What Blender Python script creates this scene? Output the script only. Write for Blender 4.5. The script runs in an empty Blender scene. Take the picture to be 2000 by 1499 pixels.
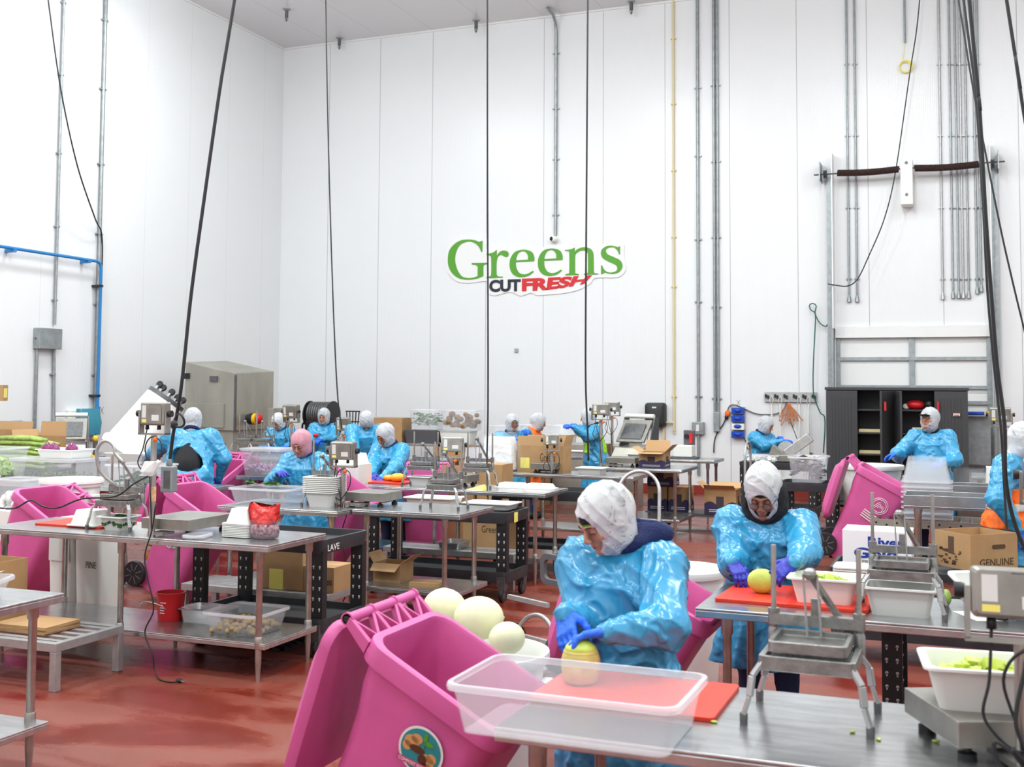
import bpy, math, random
import numpy as np
from mathutils import Vector, Matrix

# ------------------------------------------------------------------ camera, world, light, exposure
PI = math.pi
C = bpy.context.scene.collection
SC = bpy.context.scene
RC = [(0.928101, 0.015048, 0.372023), (0.372278, -0.053718, -0.926565), (0.006042, 0.998443, -0.055458)]
FPX, PPX, PPY, CAMZ = 2225.08, 1000.0, 635.0, 1.92
cam_data = bpy.data.cameras.new('camera')
cam_data.sensor_width = 36.0
cam_data.lens = FPX / 2000.0 * 36.0
cam_data.shift_y = -(749.5 - PPY) / 2000.0
cam_data.clip_end = 200
cam_data.dof.use_dof = True
cam_data.dof.focus_distance = 9.0
cam_data.dof.aperture_fstop = 5.0
cam = bpy.data.objects.new('camera', cam_data)
cam.matrix_world = Matrix([list(RC[0]) + [0], list(RC[1]) + [0], list(RC[2]) + [CAMZ], [0, 0, 0, 1]])
C.objects.link(cam)
SC.camera = cam
SC.view_settings.view_transform = 'Standard'
SC.view_settings.look = 'None'
SC.view_settings.exposure = -0.14
SC.view_settings.gamma = 1.0
SC.view_settings.use_curve_mapping = False
SC.cycles.max_bounces = 8
SC.cycles.transparent_max_bounces = 16
SC.cycles.caustics_reflective = False
SC.cycles.caustics_refractive = False
world = bpy.data.worlds.new('world')
SC.world = world
world.use_nodes = True
world.node_tree.nodes['Background'].inputs[0].default_value = (1, 1, 1, 1)
world.node_tree.nodes['Background'].inputs[1].default_value = 0.3
LX, LY, CEIL, WALLY = -13.75, (0.6, 5.2, 9.8, 14.4, 18.0), 9.28, 20.83
RX, FY = 7.0, -3.0
for ly in LY[:4]:
    for lx in (-11.0, -6.4, -1.8, 2.8):
        ld = bpy.data.lights.new('high_bay_light', 'AREA')
        ld.shape = 'RECTANGLE'; ld.size = 0.5; ld.size_y = 1.3
        ld.energy = 120
        ld.color = (0.93, 1.0, 1.0)
        lo = bpy.data.objects.new('high_bay_light', ld)
        lo.location = (lx, ly, 8.72)
        C.objects.link(lo)
        pd = bpy.data.lights.new('added_fill_light', 'POINT')  # added fill, no globe there: lifts the ceiling and upper walls
        pd.energy = 165; pd.shadow_soft_size = .3; pd.color = ld.color
        po = bpy.data.objects.new('added_fill_light', pd)
        po.location = (lx, ly, 8.2)
        C.objects.link(po)

def ray(px, py):
    c = (px - PPX, -(py - PPY), -FPX)
    return [sum(RC[i][j] * c[j] for j in range(3)) for i in range(3)]
def atz(px, py, z):
    d = ray(px, py); t = (z - CAMZ) / d[2]
    return (d[0] * t, d[1] * t, z)
def aty(px, py, y):
    d = ray(px, py); t = y / d[1]
    return (d[0] * t, y, d[2] * t + CAMZ)
def atx(px, py, x):
    d = ray(px, py); t = x / d[0]
    return (x, d[1] * t, d[2] * t + CAMZ)

# ------------------------------------------------------------------ materials
def mat(name, col=(.8, .8, .8), rough=.5, metal=0, alpha=1, spec=.5, bump=0, bscale=20, noise=0, nscale=5, trans=0, sss=0, emit=None, coat=0, stretch=None, detail=4, vor=0, ior=1.45, ncol=None):
    m = bpy.data.materials.new(name); m.use_nodes = True
    nt = m.node_tree; N = nt.nodes; L = nt.links
    b = N['Principled BSDF']
    b.inputs['Base Color'].default_value = (*col, 1)
    b.inputs['Roughness'].default_value = rough
    b.inputs['Metallic'].default_value = metal
    b.inputs['Alpha'].default_value = alpha
    b.inputs['IOR'].default_value = ior
    b.inputs['Specular IOR Level'].default_value = spec
    b.inputs['Transmission Weight'].default_value = trans
    b.inputs['Coat Weight'].default_value = coat
    if sss:
        b.inputs['Subsurface Weight'].default_value = sss
        b.inputs['Subsurface Radius'].default_value = (.02, .01, .006)
        b.inputs['Subsurface Scale'].default_value = 1.0
    tc = N.new('ShaderNodeTexCoord')
    vec = tc.outputs['Object']
    if stretch:
        mp = N.new('ShaderNodeMapping'); mp.inputs['Scale'].default_value = stretch
        L.new(vec, mp.inputs[0]); vec = mp.outputs[0]
    if noise:
        n = N.new('ShaderNodeTexNoise'); n.inputs['Scale'].default_value = nscale; n.inputs['Detail'].default_value = 5
        L.new(vec, n.inputs['Vector'])
        r = N.new('ShaderNodeValToRGB')
        r.color_ramp.elements[0].position = .32; r.color_ramp.elements[1].position = .68
        c2 = ncol or tuple(max(0, c * (1 - noise)) for c in col)
        r.color_ramp.elements[0].color = (*c2, 1)
        r.color_ramp.elements[1].color = (*col, 1)
        L.new(n.outputs['Fac'], r.inputs[0]); L.new(r.outputs[0], b.inputs['Base Color'])
    if bump:
        if vor:
            n = N.new('ShaderNodeTexVoronoi'); n.inputs['Scale'].default_value = bscale
            n.feature = 'DISTANCE_TO_EDGE' if vor == 2 else 'F1'
            if vor == 3:
                pre = N.new('ShaderNodeTexNoise'); pre.inputs['Scale'].default_value = bscale * .5
                mx = N.new('ShaderNodeMixRGB'); mx.inputs[0].default_value = .12
                L.new(vec, pre.inputs['Vector']); L.new(vec, mx.inputs[1]); L.new(pre.outputs['Color'], mx.inputs[2])
                L.new(mx.outputs[0], n.inputs['Vector']); o = n.outputs['Distance']
            else:
                L.new(vec, n.inputs['Vector']); o = n.outputs['Distance']
        else:
            n = N.new('ShaderNodeTexNoise'); n.inputs['Scale'].default_value = bscale; n.inputs['Detail'].default_value = detail
            L.new(vec, n.inputs['Vector']); o = n.outputs['Fac']
        bp = N.new('ShaderNodeBump'); bp.inputs['Strength'].default_value = bump; bp.inputs['Distance'].default_value = .02
        L.new(o, bp.inputs['Height']); L.new(bp.outputs[0], b.inputs['Normal'])
    if emit:
        b.inputs['Emission Color'].default_value = (*emit[:3], 1); b.inputs['Emission Strength'].default_value = emit[3]
    return m

def math_node(nt, op, a, b=None, c=None):
    n = nt.nodes.new('ShaderNodeMath'); n.operation = op
    for i, v in enumerate((a, b, c)):
        if v is None: continue
        if isinstance(v, (int, float)): n.inputs[i].default_value = v
        else: nt.links.new(v, n.inputs[i])
    return n.outputs[0]

def wall_mat(name, axis, off, ribs=True, seamdark=.5, base=(.80, .81, .82)):
    m = mat(name, base, .28, spec=.5)
    nt = m.node_tree; N = nt.nodes; L = nt.links; b = N['Principled BSDF']
    tc = N.new('ShaderNodeTexCoord'); sp = N.new('ShaderNodeSeparateXYZ'); L.new(tc.outputs['Object'], sp.inputs[0])
    u = math_node(nt, 'ADD', sp.outputs[axis], -off + 1000 * 1.22)
    fr = math_node(nt, 'MODULO', u, 1.22)
    dist = math_node(nt, 'MINIMUM', fr, math_node(nt, 'SUBTRACT', 1.22, fr))
    seam = math_node(nt, 'LESS_THAN', dist, .006)
    n = N.new('ShaderNodeTexNoise'); n.inputs['Scale'].default_value = .6; n.inputs['Detail'].default_value = 6
    L.new(tc.outputs['Object'], n.inputs['Vector'])
    r = N.new('ShaderNodeValToRGB'); r.color_ramp.elements[0].color = (*[c * .95 for c in base], 1); r.color_ramp.elements[1].color = (*base, 1)
    L.new(n.outputs['Fac'], r.inputs[0])
    mx = N.new('ShaderNodeMixRGB'); L.new(seam, mx.inputs[0]); L.new(r.outputs[0], mx.inputs[1])
    mx.inputs[2].default_value = (*[c * seamdark for c in base], 1)
    L.new(mx.outputs[0], b.inputs['Base Color'])
    if ribs:
        w = math_node(nt, 'SINE', math_node(nt, 'MULTIPLY', u, 2 * PI / .061))
        w = math_node(nt, 'POWER', math_node(nt, 'ABSOLUTE', w), .35)
        w2 = math_node(nt, 'SUBTRACT', w, math_node(nt, 'MULTIPLY', seam, 3))
        n2 = N.new('ShaderNodeTexNoise'); n2.inputs['Scale'].default_value = 30
        L.new(tc.outputs['Object'], n2.inputs['Vector'])
        w3 = math_node(nt, 'ADD', w2, math_node(nt, 'MULTIPLY', n2.outputs['Fac'], .8))
        bp = N.new('ShaderNodeBump'); bp.inputs['Strength'].default_value = .25; bp.inputs['Distance'].default_value = .004
        L.new(w3, bp.inputs['Height']); L.new(bp.outputs[0], b.inputs['Normal'])
    return m

def floor_mat():
    m = mat('red_epoxy_floor', (.42, .10, .065), .4)
    nt = m.node_tree; N = nt.nodes; L = nt.links; b = N['Principled BSDF']
    tc = N.new('ShaderNodeTexCoord')
    mp = N.new('ShaderNodeMapping'); mp.inputs['Scale'].default_value = (.55, 1.3, 1); L.new(tc.outputs['Object'], mp.inputs[0])
    n = N.new('ShaderNodeTexNoise'); n.inputs['Scale'].default_value = 1.9; n.inputs['Detail'].default_value = 8; n.inputs['Distortion'].default_value = .5
    L.new(mp.outputs[0], n.inputs['Vector'])
    r = N.new('ShaderNodeValToRGB'); e = r.color_ramp.elements
    e[0].position = .40; e[0].color = (.17, .020, .010, 1)
    e[1].position = .58; e[1].color = (.215, .054, .036, 1)
    k = r.color_ramp.elements.new(.5); k.color = (.225, .045, .028, 1)
    L.new(n.outputs['Fac'], r.inputs[0])
    g = N.new('ShaderNodeTexNoise'); g.inputs['Scale'].default_value = 160; g.inputs['Detail'].default_value = 3
    L.new(tc.outputs['Object'], g.inputs['Vector'])
    mx = N.new('ShaderNodeMixRGB'); mx.blend_type = 'OVERLAY'; mx.inputs[0].default_value = .35
    L.new(r.outputs[0], mx.inputs[1]); L.new(g.outputs['Fac'], mx.inputs[2]); L.new(mx.outputs[0], b.inputs['Base Color'])
    rr = N.new('ShaderNodeMapRange'); rr.inputs[1].default_value = .42; rr.inputs[2].default_value = .56; rr.inputs[3].default_value = .12; rr.inputs[4].default_value = .5
    L.new(n.outputs['Fac'], rr.inputs[0]); L.new(rr.outputs[0], b.inputs['Roughness'])
    bp = N.new('ShaderNodeBump'); bp.inputs['Strength'].default_value = .35; bp.inputs['Distance'].default_value = .004
    L.new(g.outputs['Fac'], bp.inputs['Height']); L.new(bp.outputs[0], b.inputs['Normal'])
    return m

M = {}
M['wall_back'] = wall_mat('white_panel_back', 0, -11.37)
M['wall_left'] = wall_mat('white_panel_left', 1, 0.6, seamdark=.85)
M['ceiling'] = wall_mat('white_ceiling', 0, -11.37, ribs=False, seamdark=.7, base=(.72, .72, .73))
M['plain_white'] = mat('painted_white', (.8, .8, .79), .4)
M['floor'] = floor_mat()
M['steel'] = mat('stainless_steel', (.60, .605, .61), .24, .9, noise=.28, nscale=6, bump=.03, bscale=60, stretch=(1, 5, 1))
M['steel_leg'] = mat('tube_steel', (.50, .475, .44), .34, .85, noise=.3, nscale=12)
M['galv'] = mat('galvanised', (.36, .39, .40), .42, .6, noise=.25, nscale=10)
M['alu'] = mat('aluminium', (.50, .50, .50), .4, .6, noise=.2, nscale=14)
M['cast'] = mat('cast_metal', (.34, .34, .325), .34, .75, noise=.35, nscale=25, bump=.1, bscale=60)
M['castdark'] = mat('cast_metal_dark', (.16, .16, .165), .45, .6, noise=.3, nscale=25)
M['scale_steel'] = mat('scale_steel', (.37, .355, .32), .36, .75, noise=.25, nscale=9)
M['black'] = mat('black_rubber', (.014, .014, .016), .45)
M['blackp'] = mat('black_plastic', (.018, .018, .021), .45, noise=.3, nscale=8)
M['cart'] = mat('cart_plastic', (.040, .042, .048), .5, noise=.35, nscale=7, bump=.1, bscale=40)
M['cabinet'] = mat('cabinet_plastic', (.045, .045, .048), .5)
M['pink'] = mat('pink_plastic', (.66, .115, .34), .42, noise=.12, nscale=4, bump=.04, bscale=150)
M['pinkin'] = mat('pink_inner', (.80, .115, .40), .5)
M['clear'] = mat('clear_plastic', (.80, .83, .88), .08, alpha=.16, spec=.7)
M['frosted'] = mat('frosted_plastic', (.82, .84, .88), .3, alpha=.22, spec=.6)
M['clearrim'] = mat('clear_plastic_rim', (.88, .88, .92), .15, alpha=.42, spec=.8)

M['white'] = mat('white_plastic', (.82, .82, .78), .35)
M['foam'] = mat('tray_white', (.84, .84, .80), .4, sss=.0)
M['bag'] = mat('white_bag', (.85, .85, .86), .25, bump=.6, bscale=14, vor=3)
M['card'] = mat('cardboard', (.47, .28, .13), .8, noise=.14, nscale=7)
M['cardin'] = mat('cardboard_inner', (.55, .34, .17), .8)
M['cardedge'] = mat('cardboard_print', (.06, .045, .06), .8)
M['purpleprint'] = mat('purple_print', (.035, .028, .085), .7)
M['whitebox'] = mat('white_carton', (.85, .85, .87), .6)
M['blueink'] = mat('blue_ink', (.01, .04, .33), .6)
M['goldink'] = mat('gold_ink', (.25, .2, .09), .6)
M['brownink'] = mat('brown_ink', (.10, .055, .03), .8)
def crumple(name, col, rough, scale, strength, alpha=None, ramp=None, spec=.5, hi=None):
    m = mat(name, col, rough, spec=spec)
    nt = m.node_tree; N = nt.nodes; L = nt.links; b = N['Principled BSDF']
    tc = N.new('ShaderNodeTexCoord'); w = N.new('ShaderNodeTexNoise'); w.inputs['Scale'].default_value = scale * .6; w.inputs['Detail'].default_value = 2
    L.new(tc.outputs['Object'], w.inputs['Vector'])
    mx = N.new('ShaderNodeMixRGB'); mx.inputs[0].default_value = .22; L.new(tc.outputs['Object'], mx.inputs[1]); L.new(w.outputs['Color'], mx.inputs[2])
    n = N.new('ShaderNodeTexNoise'); n.noise_type = 'RIDGED_MULTIFRACTAL'; n.inputs['Scale'].default_value = scale; n.inputs['Detail'].default_value = 3
    L.new(mx.outputs[0], n.inputs['Vector'])
    bp = N.new('ShaderNodeBump'); bp.inputs['Strength'].default_value = strength; bp.inputs['Distance'].default_value = .02
    L.new(n.outputs['Fac'], bp.inputs['Height']); L.new(bp.outputs[0], b.inputs['Normal'])
    if alpha:
        r = N.new('ShaderNodeMapRange'); r.inputs[1].default_value = .6; r.inputs[2].default_value = 2.1; r.inputs[3].default_value = alpha[0]; r.inputs[4].default_value = alpha[1]
        L.new(n.outputs['Fac'], r.inputs[0]); L.new(r.outputs[0], b.inputs['Alpha'])
    return m
M['gown'] = crumple('blue_gown', (.035, .30, .54), .25, 12, 1.0, spec=.8)
M['glove'] = mat('blue_glove', (.01, .13, .72), .38, bump=.25, bscale=90)
M['glovep'] = mat('violet_glove', (.025, .035, .42), .28, bump=.25, bscale=90)
M['net'] = crumple('hair_net', (.92, .93, .94), .7, 14, .8, (.48, 1.0))
M['netg'] = crumple('grey_hair_net', (.78, .80, .83), .75, 14, .8, (.45, .98))
M['netp'] = crumple('pink_hair_net', (.88, .42, .50), .7, 14, .5, (.5, .98))
M['film'] = crumple('plastic_film', (.9, .93, .95), .12, 9, .8, (.10, .55), spec=1)
M['hair'] = mat('dark_hair', (.02, .014, .012), .6)
M['skin'] = mat('skin', (.50, .235, .145), .5, sss=.12, noise=.08, nscale=30)
M['skin2'] = mat('skin_warm', (.33, .135, .075), .5, sss=.1, noise=.1, nscale=30)
M['lip'] = mat('lip', (.36, .10, .08), .4)
M['eye'] = mat('eye_dark', (.02, .012, .01), .3)
M['eyewhite'] = mat('eye_white', (.6, .57, .54), .3)
M['navy'] = mat('navy_fleece', (.012, .02, .085), .95, bump=.5, bscale=120)
M['blackc'] = mat('black_cloth', (.012, .012, .014), .9, bump=.4, bscale=100)
M['trouser'] = mat('denim', (.03, .05, .12), .9)
M['orange'] = mat('safety_orange', (.95, .16, .01), .6)
M['lime'] = mat('lime_vest', (.36, .75, .02), .5)
M['reflect'] = mat('reflective_tape', (.5, .5, .48), .35)
M['red'] = mat('red_plastic', (.60, .012, .018), .4)
M['board'] = mat('red_cutting_board', (.82, .045, .018), .45, noise=.15, nscale=20)
M['yellowish'] = mat('yellow_label', (.88, .78, .18), .6)
M['yellow'] = mat('yellow_plastic', (.80, .52, .02), .4)
M['melon'] = mat('melon_rind', (.80, .80, .52), .35, noise=.1, nscale=9)
M['melong'] = mat('melon_green', (.58, .70, .12), .4, noise=.25, nscale=14)
M['honey'] = mat('melon_gold', (.66, .58, .17), .5, noise=.3, nscale=25)
M['orangef'] = mat('orange_flesh', (.95, .48, .04), .4, noise=.15, nscale=25)
M['onion'] = mat('red_onion', (.17, .012, .09), .22, noise=.4, nscale=9, stretch=(1, 1, .15), ncol=(.33, .06, .22))
M['leaf'] = mat('green_leaf', (.10, .32, .04), .5, noise=.6, nscale=22, bump=.8, bscale=40)
M['leafdark'] = mat('dark_leaf', (.03, .12, .02), .5, noise=.6, nscale=22, bump=.8, bscale=40)
M['lettuce'] = mat('lettuce', (.42, .60, .14), .5, noise=.4, nscale=12, bump=.6, bscale=25)
M['mush'] = mat('mushroom', (.52, .36, .15), .7, noise=.4, nscale=30)
M['carrot'] = mat('carrot_bag', (.85, .22, .03), .25, noise=.35, nscale=18, bump=.8, bscale=25, vor=3)
M['grape'] = mat('diced_red', (.12, .015, .03), .4, noise=.8, nscale=60, ncol=(.45, .28, .33), bump=.8, bscale=50)
M['redbag'] = mat('printed_red_bag', (.72, .02, .015), .25, noise=.5, nscale=26, ncol=(.40, .01, .01), bump=.6, bscale=18, vor=3)
M['purplekale'] = mat('purple_kale', (.15, .06, .17), .6, noise=.8, nscale=10, ncol=(.16, .25, .13), bump=.9, bscale=22)
M['bluepipe'] = mat('blue_pipe', (.02, .20, .50), .4)
M['bluec'] = mat('blue_cabinet', (.01, .06, .45), .35)
M['teal'] = mat('teal_smoke', (.05, .27, .38), .15)
M['green'] = mat('green_sign', (.085, .32, .02), .5)
M['signred'] = mat('red_sign', (.62, .015, .02), .5)
M['signblack'] = mat('black_sign', (.012, .015, .03), .5)
M['rust'] = mat('rusty_spring', (.055, .025, .02), .8, noise=.5, nscale=30, bump=.8, bscale=60)
M['ochre'] = mat('yellowed_pipe', (.72, .60, .32), .5)
M['machine'] = mat('machine_steel', (.45, .43, .37), .42, .6, noise=.25, nscale=2.5, stretch=(1, 1, .3))
M['label'] = mat('paper_label', (.72, .72, .70), .6)
M['dgrey'] = mat('dark_grey', (.10, .10, .11), .5)
M['bucketgrey'] = mat('grey_tub', (.14, .17, .21), .45)
M['bread'] = mat('brown_root', (.35, .18, .06), .7, noise=.5, nscale=14)
M['greenplastic'] = mat('green_cord', (.01, .12, .09), .5)
M['orangecord'] = mat('orange_cord', (.55, .17, .05), .5)
M['lamp'] = mat('lamp_diffuser', (1, 1, 1), .5, emit=(1, .98, .95, 6))
M['lens'] = mat('glass_lens', (.7, .8, .85), .05, alpha=.05, spec=1)
M['teal2'] = mat('sticker_teal', (.02, .25, .28), .5)
M['tan'] = mat('sticker_tan', (.62, .32, .12), .5)
M['brown'] = mat('sticker_brown', (.09, .03, .015), .5)
M['stickpink'] = mat('sticker_pink', (.55, .06, .2), .5)

# ------------------------------------------------------------------ mesh helpers
class MB:
    def __init__(s): s.v = []; s.f = []; s.m = []; s.cm = 0
    def add(s, vs, fs):
        o = len(s.v); s.v += [tuple(map(float, v)) for v in vs]
        s.f += [tuple(i + o for i in f) for f in fs]; s.m += [s.cm] * len(fs); return s
    def mi(s, i): s.cm = i; return s
    def hexa(s, p):
        return s.add(p, [(0, 3, 2, 1), (4, 5, 6, 7), (0, 1, 5, 4), (1, 2, 6, 5), (2, 3, 7, 6), (3, 0, 4, 7)])
    def box(s, x0, x1, y0, y1, z0, z1):
        return s.hexa([(x0, y0, z0), (x1, y0, z0), (x1, y1, z0), (x0, y1, z0), (x0, y0, z1), (x1, y0, z1), (x1, y1, z1), (x0, y1, z1)])
    def bar(s, a, b, w, h=None, up=(0, 0, 1)):
        h = h or w; a = Vector(a); b = Vector(b); d = (b - a).normalized(); u = Vector(up)
        if abs(d.dot(u)) > .99: u = Vector((0, 1, 0))
        x = d.cross(u).normalized(); y = x.cross(d).normalized()
        P = []
        for q in (a, b):
            for i, j in ((-1, -1), (1, -1), (1, 1), (-1, 1)): P.append(q + x * (i * w / 2) + y * (j * h / 2))
        return s.add(P, [(0, 1, 2, 3), (7, 6, 5, 4), (0, 4, 5, 1), (1, 5, 6, 2), (2, 6, 7, 3), (3, 7, 4, 0)])
    def tube(s, pts, r, n=8, close=False, caps=True):
        pts = [Vector(p) for p in pts]; k = len(pts)
        rs = r if isinstance(r, (list, tuple)) else [r] * k
        V = []; prev = None
        for i, p in enumerate(pts):
            if close: d = pts[(i + 1) % k] - pts[i - 1]
            else: d = pts[min(i + 1, k - 1)] - pts[max(i - 1, 0)]
            d = d.normalized() if d.length > 1e-9 else Vector((0, 0, 1))
            if prev is None:
                u = Vector((0, 0, 1)) if abs(d.z) < .9 else Vector((1, 0, 0))
                x = d.cross(u).normalized()
            else:
                x = (prev - d * prev.dot(d))
                x = x.normalized() if x.length > 1e-6 else d.orthogonal().normalized()
            prev = x; y = d.cross(x)
            for j in range(n):
                a = 2 * PI * j / n; V.append(p + (x * math.cos(a) + y * math.sin(a)) * rs[i])
        F = []
        for i in range(k if close else k - 1):
            for j in range(n):
                a = i * n + j; b = i * n + (j + 1) % n; i2 = (i + 1) % k
                F.append((a, b, i2 * n + (j + 1) % n, i2 * n + j))
        if caps and not close:
            F.append(tuple(range(n - 1, -1, -1))); F.append(tuple((k - 1) * n + j for j in range(n)))
        return s.add(V, F)
    def lathe(s, prof, n=24, c=(0, 0, 0), sx=1, sy=1, axis='z'):
        V = []; F = []
        for r, z in prof:
            for j in range(n):
                a = 2 * PI * j / n; x, y = r * math.cos(a) * sx, r * math.sin(a) * sy
                q = (x, y, z) if axis == 'z' else ((z, x, y) if axis == 'x' else (y, z, x))
                V.append((c[0] + q[0], c[1] + q[1], c[2] + q[2]))
        for i in range(len(prof) - 1):
            for j in range(n): F.append((i * n + j, i * n + (j + 1) % n, (i + 1) * n + (j + 1) % n, (i + 1) * n + j))
        if prof[0][0] > 1e-6: F.append(tuple(range(n - 1, -1, -1)))
        if prof[-1][0] > 1e-6: F.append(tuple((len(prof) - 1) * n + j for j in range(n)))
        return s.add(V, F)
    def rings(s, rr, cap0=True, cap1=True):
        n = len(rr[0]); V = [p for r in rr for p in r]; F = []
        for i in range(len(rr) - 1):
            for j in range(n): F.append((i * n + j, i * n + (j + 1) % n, (i + 1) * n + (j + 1) % n, (i + 1) * n + j))
        if cap0: F.append(tuple(range(n - 1, -1, -1)))
        if cap1: F.append(tuple((len(rr) - 1) * n + j for j in range(n)))
        return s.add(V, F)
    def ball(s, c, r, n=12, k=8, rz=0):
        rx, ry, rz_ = (r if isinstance(r, (tuple, list)) else (r, r, r))
        rr = []
        for i in range(1, k):
            t = PI * i / k
            rr.append([(c[0] + rx * math.sin(t) * math.cos(2 * PI * j / n), c[1] + ry * math.sin(t) * math.sin(2 * PI * j / n), c[2] - rz_ * math.cos(t)) for j in range(n)])
        return s.rings(rr)
    def build(s, name, m, parent=None, loc=None, rz=0, smooth=False, bevel=0, matrix=None):
        me = bpy.data.meshes.new(name); me.from_pydata(s.v, [], s.f)
        ms = m if isinstance(m, (list, tuple)) else [m]
        for q in ms: me.materials.append(M[q] if isinstance(q, str) else q)
        if len(ms) > 1: me.polygons.foreach_set('material_index', s.m)
        o = bpy.data.objects.new(name, me); C.objects.link(o)
        if parent: o.parent = parent
        if loc is not None: o.location = loc
        o.rotation_euler = (0, 0, rz)
        if matrix is not None: o.matrix_local = matrix
        if smooth:
            me.polygons.foreach_set('use_smooth', [True] * len(me.polygons))
            if smooth != 'all':
                md = o.modifiers.new('split', 'EDGE_SPLIT'); md.split_angle = math.radians(40)
        if bevel:
            md = o.modifiers.new('bevel', 'BEVEL'); md.width = bevel; md.segments = 2; md.limit_method = 'ANGLE'
        me.update(); return o

def rrect(w, d, r, z, n=4, cx=0, cy=0):
    out = []
    for qx, qy, a0 in ((1, 1, 0), (-1, 1, PI / 2), (-1, -1, PI), (1, -1, 3 * PI / 2)):
        for i in range(n + 1):
            a = a0 + PI / 2 * i / n
            out.append((cx + qx * (w / 2 - r) + r * math.cos(a), cy + qy * (d / 2 - r) + r * math.sin(a), z))
    return out

def tag(o, label=None, cat=None, group=None, kind=None):
    if label: o['label'] = label
    if cat: o['category'] = cat
    if group: o['group'] = group
    if kind: o['kind'] = kind
    return o
def thing(name, label, cat, loc=(0, 0, 0), rz=0, group=None):
    o = bpy.data.objects.new(name, None); C.objects.link(o); o.empty_display_size = .1
    o.location = loc; o.rotation_euler = (0, 0, rz); return tag(o, label, cat, group)
def struct(name, mb, m, **k):
    return tag(mb.build(name, m, **k), kind='structure')
def dup(root, loc, rz=None, label=None, group=None):
    r = root.copy(); C.objects.link(r); r.location = loc
    if rz is not None: r.rotation_euler = (0, 0, rz)
    if label: r['label'] = label
    if group: r['group'] = group
    for ch in list(root.children):
        c = ch.copy(); C.objects.link(c); c.parent = r
        for g in ch.children:
            d = g.copy(); C.objects.link(d); d.parent = c
    return r
def curve_pts(ctrl, n=10):
    P = [Vector(p) for p in ctrl]; P = [P[0] * 2 - P[1]] + P + [P[-1] * 2 - P[-2]]; out = []
    for i in range(1, len(P) - 2):
        for k in range(n):
            t = k / n; a, b, c, d = P[i - 1:i + 3]
            out.append(.5 * ((2 * b) + (c - a) * t + (2 * a - 5 * b + 4 * c - d) * t * t + (3 * b - a - 3 * c + d) * t ** 3))
    out.append(P[-2]); return out
def text_mesh(body, size, depth, name, m, parent=None, loc=(0, 0, 0), rot=(PI / 2, 0, 0), fit=None, shear=0, bold=0, align='LEFT', space=1.0, kind='part', warp=None):
    cu = bpy.data.curves.new(name, 'FONT'); cu.body = body; cu.size = size; cu.extrude = depth; cu.shear = shear; cu.offset = bold
    cu.align_x = align; cu.space_character = space; cu.resolution_u = 4
    t = bpy.data.objects.new(name, cu); C.objects.link(t)
    dg = bpy.context.evaluated_depsgraph_get(); me = bpy.data.meshes.new_from_object(t.evaluated_get(dg))
    bpy.data.objects.remove(t); bpy.data.curves.remove(cu)
    me.materials.clear(); me.materials.append(M[m])
    if fit:
        xs = [v.co.x for v in me.vertices]; ys = [v.co.y for v in me.vertices]
        sx = fit[0] / (max(xs) - min(xs)); sy = fit[1] / (max(ys) - min(ys)); x0, y0 = min(xs), min(ys)
        for v in me.vertices: v.co.x = (v.co.x - x0) * sx; v.co.y = (v.co.y - y0) * sy
    if warp:
        for v in me.vertices: v.co.x, v.co.y = warp(v.co.x, v.co.y)
    o = bpy.data.objects.new(name, me); C.objects.link(o); o.parent = parent; o.location = loc; o.rotation_euler = rot
    return o

# ------------------------------------------------------------------ room shell
W = WALLY
DX0, DX1, DTOP = -2.19, 0.36, 2.84       # dock door opening in the back wall
struct('floor', MB().box(LX - .2, RX + .2, FY - .2, WALLY + .4, -.1, 0), 'floor')
struct('ceiling', MB().box(LX - .2, RX + .2, FY - .2, WALLY + .4, CEIL, CEIL + .2), 'ceiling')
b = MB(); b.box(LX - .2, DX0, W, W + .2, 0, CEIL); b.box(DX1, RX + .2, W, W + .2, 0, CEIL); b.box(DX0, DX1, W, W + .2, DTOP, CEIL)
struct('wall_back', b, 'wall_back')
struct('wall_left', MB().box(LX - .2, LX, FY - .2, W, 0, CEIL), 'wall_left')
struct('wall_right', MB().box(RX, RX + .2, FY - .2, W, 0, CEIL), 'wall_left')
struct('wall_front', MB().box(LX, RX, FY - .2, FY, 0, CEIL), 'wall_back')
b = MB(); b.box(LX, DX0 - .12, W - .03, W, 0, .16); b.box(DX1 + .12, RX, W - .03, W, 0, .16)
struct('baseboard_back', b, mat('red_cove', (.24, .03, .02), .4))
struct('baseboard_left', MB().box(LX, LX + .03, FY, W - .03, 0, .16), 'floor')
b = MB(); b.box(LX, RX, W - .035, W, CEIL - .035, CEIL); struct('trim_1', b, M['plain_white'])
b = MB(); b.box(LX, LX + .035, FY, W - .035, CEIL - .035, CEIL); struct('trim_2', b, M['plain_white'])

# high bay lamps (above the picture)
hb = thing('high_bay_lamp', 'white high bay lamp hanging under the ceiling above the picture', 'lamp', (-11.0, LY[0], 0), 0, 'high bay lamps under the ceiling')
MB().box(-.26, .26, -.68, .68, 8.76, 8.86).build('housing', 'plain_white', hb)
MB().tube([(0, .5, 8.86), (0, .5, CEIL)], .008).build('hanger', 'galv', hb); MB().tube([(0, -.5, 8.86), (0, -.5, CEIL)], .008).build('hanger', 'galv', hb)
for ly in LY[:4]:
    for lx in (-11.0, -6.4, -1.8, 2.8):
        if (lx, ly) != (-11.0, LY[0]): dup(hb, (lx, ly, 0))

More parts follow.
